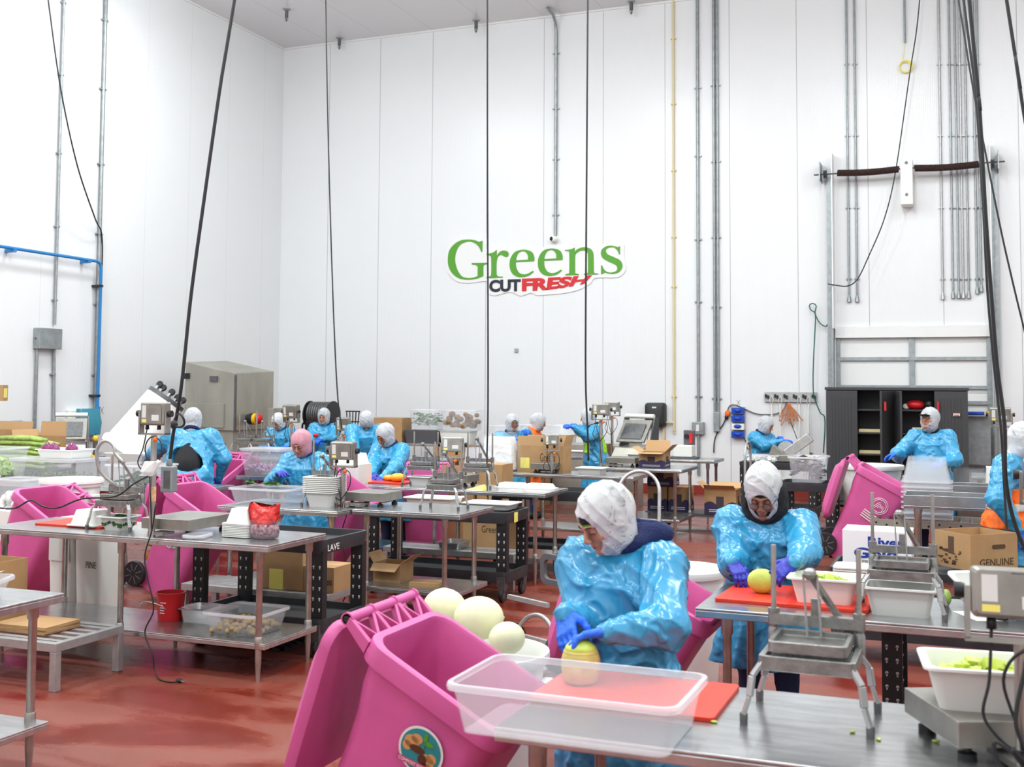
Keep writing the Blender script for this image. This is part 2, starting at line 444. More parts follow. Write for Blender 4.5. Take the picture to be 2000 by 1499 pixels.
# sprinklers
def sprinkler(px, py, label):
    x, y, z = atz(px, py, CEIL); t = thing('sprinkler_head', label, 'sprinkler', (x, y, CEIL))
    MB().lathe([(.075, -.0), (.075, -.012), (.03, -.03)], 16).build('escutcheon', 'galv', t, smooth=True)
    b = MB(); b.tube([(0, 0, -.02), (0, 0, -.16)], .035, 10); b.tube([(0, 0, -.16), (0, 0, -.24)], .012)
    b.tube([(-.03, 0, -.16), (-.03, 0, -.2), (0, 0, -.25)], .006, 6); b.tube([(.03, 0, -.16), (.03, 0, -.2), (0, 0, -.25)], .006, 6)
    b.build('sprinkler_body', 'castdark', t, smooth=True)
sprinkler(560, 18, 'sprinkler head on the white ceiling farthest out from the back wall')
sprinkler(663, 74, 'sprinkler head on the ceiling at the corner end of the back wall')
sprinkler(930, 40, 'sprinkler head on the ceiling above the green sign beside a hanging cord')
sprinkler(1233, 3, 'sprinkler head on the ceiling edge right of the camera conduit')

# conduits
def conduit(name, label, pts, r, m='galv', clamps=(), cat='conduit', plane='y', end=0, box=None):
    t = thing(name, label, cat, pts[-1])
    o = Vector(pts[-1]); q = [Vector(p) - o for p in pts]
    b = MB(); b.tube(q, r, 10)
    if end: b.tube([q[-1] + Vector((0, 0, .12)), q[-1] + Vector((0, 0, .05)), q[-1]], [r, r * 1.9, r * 2.1], 10)
    b.build('pipe', m, t, smooth=True)
    for z in clamps:
        x = q[-1].x; qy = q[-1].y
        z -= o.z; c = MB()
        if plane == 'y': c.box(x - r * 2.4, x + r * 2.4, -.004 + qy, qy + .03, z - .012, z + .012); c.tube([(x, qy, z - .015), (x, qy, z + .015)], r * 1.25, 10)
        else: c.box(q[0].x - .03, q[0].x + .004, q[0].y - r * 2.4, q[0].y + r * 2.4, z - .012, z + .012); c.tube([(q[0].x, q[0].y, z - .015), (q[0].x, q[0].y, z + .015)], r * 1.25, 10)
        c.build('clamp', m, t, smooth=True)
    return t
yc = W - .035
def wv(px0, py0, px1, py1, y=yc):
    a = aty(px0, py0, y); c = aty(px1, py1, y); return [((a[0] + c[0]) / 2, y, min(a[2], CEIL - .01)), ((a[0] + c[0]) / 2, y, c[2])]
def wclamps(*pys, px=1400): return [aty(px, p, yc)[2] for p in pys]
conduit('conduit', 'thin yellowed pipe running down the back wall right of the green sign', [(-5.1, yc, CEIL - .01), (-5.1, yc, 1.1)], .02, 'ochre', wclamps(75, 203, 333, 463, 560, 775, px=1317))
a = MB(); a.tube([(-5.1, yc, 1.42), (-5.1, yc, 1.36)], .034, 10)
P = [(-5.30, yc - .02, .7), (-5.30, yc - .02, 1.30), (-5.10, yc - .02, 1.30), (-5.10, yc - .02, 1.15)]
tag(MB().tube(P, .022, 8).build('bent_pipe', 'ochre'), 'short yellowed pipe bend behind the tilted wrapping machine on the back wall', 'pipe')
conduit('conduit', 'grey conduit with a square switch box at its lower end', [(-4.64, yc, CEIL - .01), (-4.64, yc, .35)], .028, 'galv', wclamps(172, 305, 468, 590, 775, px=1362))
for lab, x in (('left', -4.335), ('right', -4.27)):
    conduit('conduit', 'thick grey conduit, %s of the close pair ending above the boxes near the towel of cables' % lab if 0 else '%s one of the two grey conduits running close together down the back wall' % lab, [(x, yc, CEIL - .01), (x, yc, 1.5)], .024, 'galv', wclamps(167, 316, 464, 600, 779, px=1396))
t = thing('switch_box', 'grey square switch box on the conduit, right of the black towel dispenser', 'electrical box', (-4.64, W, 1.2))
MB().box(-.11, .11, -.10, 0, -.11, .12).build('box_body', 'galv', t, bevel=.01); MB().box(-.03, .03, -.12, -.1, -.05, .07).build('switch', 'label', t, bevel=.004)
t = thing('junction_box', 'narrow grey junction box closing the pair of conduits', 'electrical box', (-4.30, W, 1.15))
MB().box(-.055, .055, -.08, 0, 0, .36).build('box_body', 'galv', t, bevel=.008)
for i, (px, e, lab) in enumerate(((1655.4, 590, 'left of the two grey conduits beside the left door track'), (1671, 590, 'right of the two grey conduits beside the left door track'),
        (1837, 585, 'pale conduit standing alone left of the group of conduits over the door'), (1857, 583, 'first from the left in the row of four conduits over the door'),
        (1868, 583, 'second from the left in the row of four conduits over the door'), (1877, 583, 'third from the left in the row of four conduits over the door'),
        (1887.5, 583, 'fourth from the left in the row of four conduits over the door'), (1904, 574, 'left conduit of the shorter pair next to the right door track'), (1912, 570, 'right conduit of the shorter pair next to the right door track'))):
    x = aty(px, 280, yc)[0]; z1 = aty(px, e, yc)[2]
    conduit('conduit', lab, [(x, yc, CEIL - .01), (x, yc, z1)], .017 if i > 1 else .019, 'galv' if i not in (2, 5) else 'alu', wclamps(125, 265, 406, 545, px=int(px)), end=1)
# camera conduit
c = [(-7.45, 20.3, CEIL - .02), (-7.45, 20.42, CEIL - .05), (-7.45, 20.6, CEIL - .06), (-7.45, 20.74, CEIL - .16), (-7.45, yc, CEIL - .35), (-7.45, yc, 4.9)]
conduit('conduit', 'grey conduit bending off the ceiling down to the security camera', c, .03, 'galv', [8.5, 7.4, 6.4, 5.3])
x, y, z = aty(1084, 468, W)
t = thing('security_camera', 'small round white security camera above the green sign', 'camera', (x, W, z))
MB().lathe([(.0, 0), (.075, 0), (.075, -.04), (.05, -.06)], 20, axis='y').build('camera_base', 'white', t, smooth=True)
MB().ball((0, -.09, 0), .07, 16, 10).build('camera_dome', 'white', t, smooth='all')
MB().ball((-.02, -.125, 0), .045, 14, 8).build('camera_lens', 'black', t, smooth='all')
x, y, z = aty(1009, 685, W)
t = thing('wall_sensor', 'tiny grey sensor box alone on the white wall below the sign', 'sensor', (x, W, z))
MB().box(-.035, .035, -.03, 0, -.04, .04).build('sensor_body', 'galv', t, bevel=.005)
# ---- left wall pipes
xl = LX + .04
for py_, lab, zb in ((14.31, 'grey conduit running down to the switch box pair on the left wall', 2.9), (15.28, 'thick grey conduit beside the blue water pipe on the left wall', 1.0)):
    conduit('conduit', lab, [(xl, py_, CEIL - .01), (xl, py_, zb)], .022 if py_ < 15 else .032, 'galv', [2.1, 3.3, 4.5, 5.7, 7.0, 8.2], plane='x')
U = [(xl, 13.95, 2.55)] + [(xl, 13.95, 1.2)] + [(xl, 14.15 - .2 * math.cos(a * PI / 8), 1.2 - .17 * math.sin(a * PI / 8)) for a in range(1, 8)] + [(xl, 14.35, 1.2), (xl, 14.31, 2.55)]
t = thing('conduit', 'grey conduit bent in a U below the grey wall box', 'conduit', (xl, 14.15, 1.0))
MB().tube([Vector(p) - Vector((xl, 14.15, 1.0)) for p in U], .024, 10).build('pipe', 'galv', t, smooth=True)
t = thing('junction_box', 'square grey box mounted high on the left wall', 'electrical box', (LX, 14.14, 2.66))
MB().box(0, .14, -.24, .24, -.16, .17).build('box_body', 'galv', t, bevel=.006); MB().lathe([(.015, 0), (.015, .02)], 10, (.05, -.25, 0), axis='y').build('latch', 'castdark', t)
for yy, lab in ((13.58, 'small grey socket box alone on the left wall'), (14.47, 'small grey socket box beside the U shaped conduit')):
    t = thing('socket_box', lab, 'socket', (LX, yy, 1.28))
    MB().box(0, .07, -.09, .09, -.09, .09).build('box_body', 'galv', t, bevel=.008); MB().box(.07, .12, -.02, .09, -.08, .08).build('cover', 'castdark', t, bevel=.01)
# blue pipe
t = thing('water_pipe', 'blue water pipe crossing the left wall and turning down', 'pipe', (xl, 15.2, 1.45))
o = Vector((xl, 15.2, 1.45)); xb = LX + .16
pp = [(xb, 10, 4.03), (xb, 15.1, 4.01), (xb, 15.17, 3.98), (xb, 15.2, 3.9), (xb, 15.2, 1.5)]
MB().tube([Vector(p) - o for p in pp], .026, 10).build('pipe', 'bluepipe', t, smooth=True)
for yy in (13.3, 14.9): MB().box(-.04, xb - xl + .03, yy - o.y - .03, yy - o.y + .03, 4.01 - o.z - .05, 4.01 - o.z - .0).build('bracket', 'bluepipe', t)
for zz in (3.6, 1.75): MB().box(-.04, xb - xl + .03, -.04, .03, zz - o.z - .02, zz - o.z + .02).build('bracket', 'black', t)
MB().lathe([(.04, -.06), (.045, 0), (.04, .12)], 10, (xb - xl, 0, 0)).build('valve', 'bluepipe', t, smooth=True)
# blue towel dispenser on left wall
t = thing('towel_dispenser', 'white towel dispenser with a translucent blue cover on the left wall', 'dispenser', (LX, 14.95, 1.3))
MB().rings([rrect(.10, .62, .04, -.28, cx=.05), rrect(.10, .62, .04, .22, cx=.05)]).build('back_case', 'white', t, bevel=.01)
MB().rings([rrect(.16, .46, .05, -.20, cx=.15, cy=.05), rrect(.18, .50, .06, 0, cx=.16, cy=.05), rrect(.12, .46, .05, .24, cx=.14, cy=.05)]).build('blue_cover', 'teal', t, smooth=True)

# ---- dock door
t = thing('dock_door', 'white sectional dock door with grey ribs behind the black cabinet', 'door', (-.92, W, 0))
b = MB()
for z0, z1 in ((0, .62), (.63, 1.25), (1.26, 1.88), (1.89, 2.45), (2.46, 2.84)): b.box(DX0 + .92, DX1 + .92, .06, .1, z0, z1)
b.build('door_panel', 'plain_white', t)
for z, (py_) in ((1.98, 0), (1.72, 0), (2.47, 0), (1.25, 0), (.63, 0)):
    MB().box(DX0 + .92, DX1 + .92, .01, .06, z - .03, z + .03).build('door_rib', 'galv', t)
for x in (-1.24, .0, 1.24): MB().box(x - .045, x + .045, .02, .06, 0, 2.84).build('door_stile', 'galv', t)
for px, s in ((1622, -1), (1943, 1)):
    x = DX0 - .08 if s < 0 else DX1 + .08
    b = MB(); b.box(x - .045 + .92, x + .045 + .92, -.10, 0, 0, 5.75); b.box(x - s * .05 + .92 - .015, x - s * .05 + .92 + .015, -.22, 0, 0, 5.65)
    b.build('door_track', 'galv', t)
b = MB(); b.box(DX0 - .0 + .92, DX1 + .92, -.05, 0, DTOP, DTOP + .2); b.build('lintel', 'plain_white', t)
for x, s in ((DX0 - .02, 1), (DX1 + .0, -1)):
    b = MB(); b.hexa([(x + .92, -.0, 4.2), (x + .92 + .02, -.0, 4.2), (x + .92 + .02, -.01, 4.2), (x + .92, -.01, 4.2), (x + .92, 0, 6.15), (x + .94, 0, 6.15), (x + .94, -.34, 5.95), (x + .92, -.34, 5.95)]) if 0 else b.box(x + .92, x + .94, -.3, 0, 3.0, 6.1)
    b.build('side_fin', 'plain_white', t)
t = thing('spring_shaft', 'rusty coil spring shaft above the dock door on a white bracket', 'door spring', (-.95, W - .3, 5.72))
MB().tube([(-1.55, 0, 0), (1.55, 0, .03)], .014, 8).build('shaft', 'castdark', t, smooth=True)
for s, sg in ((-1, 'left'), (1, 'right')):
    b = MB(); n = 240
    pts = [(s * (.13 + 1.02 * i / n), .052 * math.cos(i * PI / 3), .01 - .02 * math.sin(PI * i / n) + .052 * math.sin(i * PI / 3)) for i in range(n + 1)]
    b.tube(pts, .014, 5); b.tube([(s * .13, 0, 0), (s * 1.15, 0, 0)], .045, 10); b.build('coil_spring', 'rust', t, smooth='all')
    b = MB(); b.lathe([(.06, -.03), (.085, -.02), (.06, 0), (.085, .02), (.06, .03)], 16, (s * 1.36, 0, 0), axis='x'); b.build('cable_drum', 'castdark', t, smooth=True)
    b = MB(); b.box(s * 1.45 - .01, s * 1.45 + .01, -.08, .3, -.1, .22); b.build('end_plate', 'galv', t)
MB().box(-.1, .1, -.08, .3, -.62, .16).build('centre_bracket', 'white', t, bevel=.01)
for z in (.1, -.45): MB().lathe([(.026, 0), (.026, -.012)], 12, (0, -.08, z), axis='y').build('bolt', 'castdark', t)

# ---- sign
def shape(loops, name, m, parent, y, depth, conv):
    cu = bpy.data.curves.new(name, 'CURVE'); cu.dimensions = '2D'; cu.fill_mode = 'BOTH'; cu.extrude = depth / 2
    for lp in loops:
        n = len(lp); P = []
        for i in range(n):
            p1, p2 = lp[i], lp[(i + 1) % n]; p0, p3 = lp[i - 1], lp[(i + 2) % n]
            c1, c2 = len(p1) > 2, len(p2) > 2
            a = Vector(p1[:2]); d = Vector(p2[:2]); t0 = Vector((0, 0)) if c1 else (Vector(p2[:2]) - Vector(p0[:2])) * .5; t1 = Vector((0, 0)) if c2 else (Vector(p3[:2]) - Vector(p1[:2])) * .5
            L_ = (d - a).length
            if c1: t0 = (d - a) if c2 else ((d - a) * 1.5 - t1 * .5)
            if c2 and not c1: t1 = (d - a) * 1.5 - t0 * .5
            if c1 and c2: t1 = d - a
            k = 1 if (c1 and c2) else 6
            for j in range(k):
                t = j / k; P.append(a * (2 * t ** 3 - 3 * t * t + 1) + t0 * (t ** 3 - 2 * t * t + t) + d * (-2 * t ** 3 + 3 * t * t) + t1 * (t ** 3 - t * t))
        s = cu.splines.new('POLY'); s.points.add(len(P) - 1)
        for q, p in zip(s.points, P):
            u = conv(p); q.co = (u[0], u[1], 0, 1)
        s.use_cyclic_u = True
    t = bpy.data.objects.new(name, cu); C.objects.link(t)
    me = bpy.data.meshes.new_from_object(t.evaluated_get(bpy.context.evaluated_depsgraph_get()))
    bpy.data.objects.remove(t); me.materials.clear(); me.materials.append(M[m])
    o = bpy.data.objects.new(name, me); C.objects.link(o); o.parent = parent; o.location = (0, y, 0); o.rotation_euler = (PI / 2, 0, 0); return o
SX, SZ = -7.9, 4.3
sg = thing('wall_sign', 'white edged wall sign reading Greens in green and CUT FRESH below', 'sign', (SX, W, SZ))
def cv(p):
    q = aty(850 + p[0] / 5, 430 + p[1] / 5, W - .04); return (q[0] - SX, q[2] - SZ)
c_ = 1
G_ = [(355, 420, c_), (355, 434, c_), (395, 440), (412, 455), (413, 500), (413, 546, c_), (370, 562), (310, 565), (255, 545), (212, 480), (192, 390), (205, 305), (245, 240), (320, 210), (385, 225), (425, 262), (446, 310, c_), (458, 310, c_), (460, 203, c_), (445, 204, c_), (428, 212), (390, 198), (320, 190), (250, 198), (185, 235), (135, 300), (122, 385), (130, 455), (165, 520), (230, 568), (310, 582), (400, 573), (468, 545, c_), (468, 460), (475, 440), (505, 431, c_), (505, 417, c_)]
r_ = [(500, 330, c_), (560, 318), (598, 290, c_), (600, 352, c_), (625, 315), (660, 298), (700, 305), (715, 330), (708, 355), (685, 361), (665, 350), (640, 340), (612, 358), (600, 395), (596, 450), (598, 530), (612, 548), (658, 552, c_), (658, 562, c_), (500, 568, c_), (500, 556, c_), (530, 548), (545, 530), (545, 380), (535, 350), (500, 342, c_)]
e_ = [(965, 402, c_), (965, 360), (945, 315), (900, 293), (845, 290), (780, 310), (738, 365), (725, 430), (738, 500), (780, 545), (840, 558), (905, 545), (950, 515), (960, 503), (948, 498), (905, 522), (865, 530), (820, 515), (792, 470), (785, 410, c_)]
eh = [(788, 393, c_), (905, 386, c_), (903, 345), (880, 312), (845, 305), (810, 325), (792, 365)]
n_ = [(1265, 292, c_), (1320, 285), (1360, 268, c_), (1362, 308, c_), (1395, 280), (1450, 265), (1505, 275), (1535, 305), (1545, 350), (1548, 500), (1560, 518), (1590, 522, c_), (1590, 531, c_), (1450, 534, c_), (1450, 524, c_), (1478, 518), (1490, 500), (1490, 350), (1480, 315), (1450, 297), (1410, 303), (1375, 328), (1365, 360), (1365, 505), (1375, 522), (1400, 526, c_), (1400, 536, c_), (1268, 540, c_), (1268, 530, c_), (1295, 522), (1308, 505), (1308, 330), (1298, 305), (1265, 302, c_)]
s_ = [(1803, 252, c_), (1803, 335, c_), (1793, 335, c_), (1780, 300), (1750, 270), (1715, 265), (1675, 280), (1665, 305), (1685, 335), (1740, 360), (1800, 390), (1825, 430), (1820, 475), (1790, 510), (1740, 526), (1690, 522), (1655, 514), (1632, 528, c_), (1618, 528, c_), (1618, 443, c_), (1630, 443, c_), (1650, 485), (1690, 510), (1740, 508), (1772, 490), (1775, 460), (1755, 435), (1690, 405), (1640, 375), (1618, 335), (1625, 290), (1665, 258), (1715, 250), (1760, 258), (1788, 263)]
bd = [(95, 385), (105, 290), (160, 205), (230, 168), (320, 160), (400, 168), (490, 175), (500, 300), (590, 255), (660, 265), (740, 290), (800, 270), (850, 258), (930, 275), (985, 320), (1060, 260), (1130, 248), (1210, 265), (1340, 245), (1450, 235), (1560, 260), (1600, 270), (1650, 230), (1715, 222), (1800, 232), (1840, 240), (1840, 350), (1858, 430), (1850, 500), (1800, 550), (1740, 562), (1640, 562), (1550, 570), (1510, 620), (1400, 680), (1250, 715), (1100, 728), (1000, 735), (930, 712), (830, 740), (740, 705), (640, 720), (580, 738), (520, 718), (495, 660), (500, 600), (430, 602), (310, 615), (210, 600), (140, 540), (105, 470)]
shape([bd], 'sign_board', 'plain_white', sg, -.012, .024, cv)
sh = lambda L_, dx, dy: [(p[0] + dx, p[1] + dy) + tuple(p[2:]) for p in L_]
for nm, lp in (('letter', [G_]), ('letter', [r_]), ('letter', [e_, eh]), ('letter', [sh(e_, 276, -12), sh(eh, 276, -12)]), ('letter', [n_]), ('letter', [s_])):
    shape(lp, nm, 'green', sg, -.03, .012, cv)
k5 = lambda u: u
o0 = cv((525, 705)); o1 = cv((833, 590)); ux = (o1[0] - o0[0]) / 308
text_mesh('CUT', 1, .006, 'letter', 'signblack', sg, (o0[0], -.03, o0[1]), fit=(308 * ux, 112 * ux), bold=.045)
o0 = cv((845, 698))
def wp(x, y):
    u = x / (640 * ux); h = y / (128 * ux)
    return (x * (1 + .0) + h * (u ** 1.5) * 90 * ux, (y * (1 - .42 * u ** 2.2) + 62 * ux * u ** 2.2))
text_mesh('FRESH', 1, .006, 'letter', 'signred', sg, (o0[0], -.03, o0[1]), fit=(590 * ux, 118 * ux), bold=.05, warp=wp)

# ---- yellow ring coil under a pipe
x, y, z = aty(1768, 131, yc)
conduit('conduit', 'short grey pipe ending above the yellow coil', [(x, yc, CEIL - .01), (x, yc, aty(1766, 84, yc)[2])], .018)
t = thing('twine_coil', 'coil of yellow twine hanging from a short pipe high on the wall', 'twine', (x, yc - .02, z))
for i in range(4):
    MB().tube([((.085 + .008 * i) * math.cos(a * PI / 12) + .004 * i, -.006 * i, (.09 + .006 * i) * math.sin(a * PI / 12)) for a in range(24)], .008, 6, close=True).build('twine_loop', 'yellowish', t, smooth='all')
MB().tube([(-.06, 0, .08), (-.03, 0, .16), (0, 0, .42)], .004, 5).build('twine_tail', 'yellowish', t)

# ---- things on the back wall
x0, y0, z0 = aty(1264, 835, W); x1, _, z1 = aty(1302, 787, W)
t = thing('towel_dispenser', 'black rounded towel dispenser on the back wall', 'dispenser', ((x0 + x1) / 2, W, (z0 + z1) / 2))
w_, h_ = x1 - x0, z1 - z0
b = MB(); R_ = []
for y_, s in ((0, 1), (-.16, 1), (-.2, .93), (-.215, .8)): R_.append([(p[0] * s, y_, p[1] * s) for p in rrect(w_, h_, .06, 0, 5)])
b.rings(R_); b.build('dispenser_case', 'black', t, smooth=True)
b = MB(); b.box(-w_ * .32, w_ * .32, -.222, -.21, -h_ * .38, -h_ * .08); b.build('outlet_cover', 'blackp', t, bevel=.01)
MB().box(-.035, .045, -.225, -.214, h_ * .28, h_ * .34).build('badge', 'label', t)
x0, _, z0 = aty(1223.5, 876, W); x1, _, z1 = aty(1254, 834, W)
tag(MB().box(x0, x1, W - .02, W, z0, z1).build('wall_plate', 'scale_steel', bevel=.004), 'bare square steel plate on the wall left of the towel dispenser', 'plate')
# blue glove dispensers
x0, _, z0 = aty(1430, 856, W); x1, _, z1 = aty(1456, 795, W)
t = thing('glove_rack', 'clear wall rack holding blue glove boxes beside an orange plug', 'dispenser', ((x0 + x1) / 2, W, z0))
ww, hh = x1 - x0, z1 - z0
MB().box(-ww / 2, ww / 2, -.02, 0, 0, hh).build('back_plate', 'clearrim', t)
for k in range(4):
    zz = hh * k / 4 + .01
    b = MB(); b.box(-ww / 2 + .01, ww / 2 - .01, -.12, -.02, zz, zz + hh / 4 - .03); b.build('glove_box', 'bluec' if k != 1 else 'white', t, bevel=.005)
    MB().ball((0, -.12, zz + hh / 9), (.07, .03, .04), 10, 6).build('glove_tuft', 'bluec', t, smooth='all')
# tool rack with squeegees
x0, _, z0 = aty(1494, 786, W); x1, _, z1 = aty(1596, 766, W)
t = thing('tool_rack', 'long steel tool rack with black grips on the back wall', 'rack', ((x0 + x1) / 2, W, (z0 + z1) / 2))
ww = x1 - x0
MB().box(-ww / 2, ww / 2, -.05, 0, -.09, .09).build('rack_plate', 'alu', t, bevel=.004)
for i in range(6):
    x = -ww / 2 + .05 + i * (ww - .1) / 5; b = MB(); b.box(x - .035, x - .005, -.1, -.05, -.01, .05); b.box(x + .005, x + .035, -.1, -.05, -.03, .03); b.build('grip', 'black', t)
for i, (px, l2, kind) in enumerate(((1507, 'first', 0), (1524, 'second', 0), (1561, 'third', 1), (1579, 'fourth', 0))):
    x = aty(px, 780, W - .08)[0]
    t = thing('floor_squeegee', ('white handled floor squeegee hanging from the steel rack, %s from the left' % l2) if kind == 0 else 'white handled floor scraper hanging third from the left in the steel rack', 'squeegee', (x, W - .08, .35))
    MB().tube([(0, 0, 0), (0, 0, 1.32)], .017, 8).build('handle', 'white', t, smooth=True)
    MB().tube([(-.02, 0, 1.3), (-.03, 0, 1.4), (0, 0, 1.46), (.03, 0, 1.4), (.02, 0, 1.3)], .008, 6).build('hanging_loop', 'white', t, smooth='all')
    if i == 3: MB().hexa([(-.05, -.01, -.0), (.05, -.01, 0), (.05, .02, 0), (-.05, .02, 0), (-.03, -.01, .12), (.03, -.01, .12), (.03, .02, .12), (-.03, .02, .12)]).build('blade', 'white', t)
    MB().box(-.16 if i != 2 else -.12, .16 if i != 2 else .12, -.02, .03, -.08, .0 if i != 2 else .17).build('squeegee_head', 'white', t, bevel=.01)
def wcord(name, label, pxs, r, m, y=W - .03, cat='cable', n=8):
    pts = curve_pts([aty(a, b_, y) for a, b_ in pxs], n)
    o = Vector(pts[-1]); return tag(MB().tube([p - o for p in pts], r, 6).build(name, m, loc=o, smooth='all'), label, cat)
wcord('extension_cord', 'dark cord looping along the back wall from the orange plug to the tool rack', [(1420, 808), (1424, 795), (1434, 791), (1450, 797), (1475, 808), (1500, 810), (1518, 808), (1530, 800), (1538, 782)], .011, 'castdark')
wcord('extension_cord', 'dark cord running from the orange plug down to the small white machine', [(1420, 812), (1412, 830), (1400, 848), (1395, 865), (1394, 885)], .011, 'black')
wcord('extension_cord', 'thin dark cord running down from the blue glove boxes', [(1449, 842), (1456, 862), (1460, 876), (1470, 882)], .009, 'black')
t = thing('power_plug', 'orange and black power plug on the wall beside the blue glove boxes', 'plug', aty(1421, 808, W - .05))
MB().ball((0, 0, 0), (.05, .04, .06), 10, 8).build('plug_body', 'orange', t, smooth='all'); MB().ball((-.02, 0, -.07), (.035, .03, .05), 10, 8).build('plug_collar', 'black', t, smooth='all')
b = MB(); X = Vector(aty(1541, 800, W - .09))
for i in range(9):
    a0 = (i - 4) * .22; L2 = .22 + .05 * (i % 3)
    pts = [(0, 0, .12), (math.sin(a0) * L2 * .5 - .03, 0, -.02), (math.sin(a0) * L2, -.01 * (i % 3), -math.cos(a0) * L2), (math.sin(a0) * L2 * .4 + .03, 0, -.05), (0, 0, .1)]
    b.tube(curve_pts(pts, 6), .007, 5)
tag(b.build('cord_bundle', 'orangecord', loc=X, smooth='all'), 'bundle of brown and orange cord tied up on the tool rack', 'cord')
wcord('extension_cord', 'green cord dropping from the tied brown bundle to the slicing machine', [(1541, 818), (1546, 830), (1552, 845), (1557, 858)], .008, 'greenplastic', W - .3)
wcord('door_cord', 'dark green cord with a loop at its top beside the left door track', [(1616, 634), (1612, 638), (1600, 630), (1592, 612), (1594, 598), (1587, 593), (1581, 597), (1584, 606), (1592, 613), (1592, 640), (1589, 700), (1588, 745), (1590, 775), (1602, 806), (1610, 814), (1611, 840), (1608, 885)], .011, 'greenplastic', W - .1)
wcord('overhead_cable', 'dark cable swinging from the ceiling to the left door track', [(1798, -20), (1790, 60), (1776, 150), (1750, 330), (1728, 425), (1697, 500), (1675, 545), (1655, 559), (1630, 557), (1617, 555)], .011, 'black', W - .32)

# marks on wall
for px, py_, lab in ((1442.5, 787, 'right'), ):
    pass

# ------------------------------------------------------------------ furniture builders
ORD = 'first second third fourth fifth sixth seventh eighth ninth tenth eleventh twelfth thirteenth fourteenth fifteenth sixteenth seventeenth eighteenth nineteenth twentieth twenty-first twenty-second twenty-third twenty-fourth'.split()
def ordinal(i, n):
    return 'lowest' if i == 0 else ('topmost' if i == n - 1 else ORD[i] + ' from below')
TH = .89
def steel_table(label, x0, x1, y0, y1, legs, shelf=.25, h=TH, group='stainless steel work tables', legr=.021, name='work_table', back=True):
    cx, cy = (x0 + x1) / 2, (y0 + y1) / 2
    t = thing(name, label, 'table', (cx, cy, 0), 0, group)
    a, c = (x1 - x0) / 2, (y1 - y0) / 2
    b = MB(); b.box(-a, a, -c, c, h - .012, h); b.box(-a, a, -c, -c + .02, h - .045, h - .012); b.box(-a, a, c - .02, c, h - .045, h - .012)
    b.box(-a, -a + .02, -c + .02, c - .02, h - .045, h - .012); b.box(a - .02, a, -c + .02, c - .02, h - .045, h - .012)
    b.build('table_top', 'steel', t, bevel=.004)
    for lx in legs:
        for ly in ((-c + .06, c - .06) if back else (-c + .06,)):
            q = MB(); q.lathe([(legr * 1.35, h - .05), (legr * 1.35, h - .12), (legr, h - .13), (legr, .14), (legr * .95, .12), (legr * .7, .04), (legr * .62, 0)], 14, (lx - cx, ly, 0))
            if shelf: q.lathe([(legr * 1.1, shelf + .04), (legr * 1.3, shelf + .03), (legr * 1.3, shelf - .03), (legr * 1.1, shelf - .04)], 14, (lx - cx, ly, 0))
            q.build('leg', 'steel_leg', t, smooth=True)
    if shelf:
        b = MB(); b.box(-a + .04, a - .04, -c + .04, c - .04, shelf - .01, shelf + .0); b.box(-a + .04, a - .04, -c + .04, -c + .055, shelf - .04, shelf - .01); b.box(a - .055, a - .04, -c + .055, c - .04, shelf - .04, shelf - .01)
        b.build('undershelf', 'steel', t, bevel=.003)
    return t

def cart(label, x0, x1, y0, y1, h=.82, lo=.17, rail=.10, mid=True):
    cx, cy = (x0 + x1) / 2, (y0 + y1) / 2; a, c = (x1 - x0) / 2, (y1 - y0) / 2
    t = thing('utility_cart', label, 'cart', (cx, cy, 0), 0, 'black plastic utility carts')
    for nm, z, e in (('top_tray', h, rail), ('bottom_tray', lo + .1, .1)):
        b = MB(); b.rings([rrect(2 * a - .02, 2 * c - .02, .05, z - e), rrect(2 * a, 2 * c, .05, z - e * .3), rrect(2 * a, 2 * c, .05, z), rrect(2 * a - .05, 2 * c - .05, .04, z), rrect(2 * a - .06, 2 * c - .06, .04, z - e * .5)], True, True)
        b.build(nm, 'cart', t, smooth=True)
    for sx in (-1, 1):
        for sy in (-1, 1):
            b = MB(); x, y = sx * (a - .06), sy * (c - .05)
            b.box(x - .05, x + .05, y - .03, y + .03, lo + .06, h - rail * .8)
            b.mi(1); nk = 5
            for i in range(nk):
                z = lo + .17 + i * (h - lo - .36) / (nk - 1)
                for dx in (-.026, .026):
                    b.lathe([(.008, 0), (.008, -.0015)], 8, (x + dx, y - .0301, z), axis='y'); b.box(x + dx - .0035, x + dx + .0035, y - .0316, y - .0299, z - .018, z)
            b.build('corner_post', ['blackp', 'label'], t)
            w = MB(); w.lathe([(.02, -.016), (.06, -.016), (.064, -.01), (.064, .01), (.06, .016), (.02, .016)], 20, (x, y, .064), axis='x')
            wh = w.build('caster', 'black', t, smooth=True)
            MB().lathe([(.0, -.018), (.035, -.018), (.035, .018), (0, .018)], 16, (x, y, .064), axis='x').build('caster_hub', 'castdark', wh, smooth=True)
            MB().hexa([(x - .03, y - .04, .1), (x + .03, y - .04, .1), (x + .03, y + .04, .1), (x - .03, y + .04, .1), (x - .04, y - .05, lo + .06), (x + .04, y - .05, lo + .06), (x + .04, y + .05, lo + .06), (x - .04, y + .05, lo + .06)]).build('caster_fork', 'castdark', t)
    return t

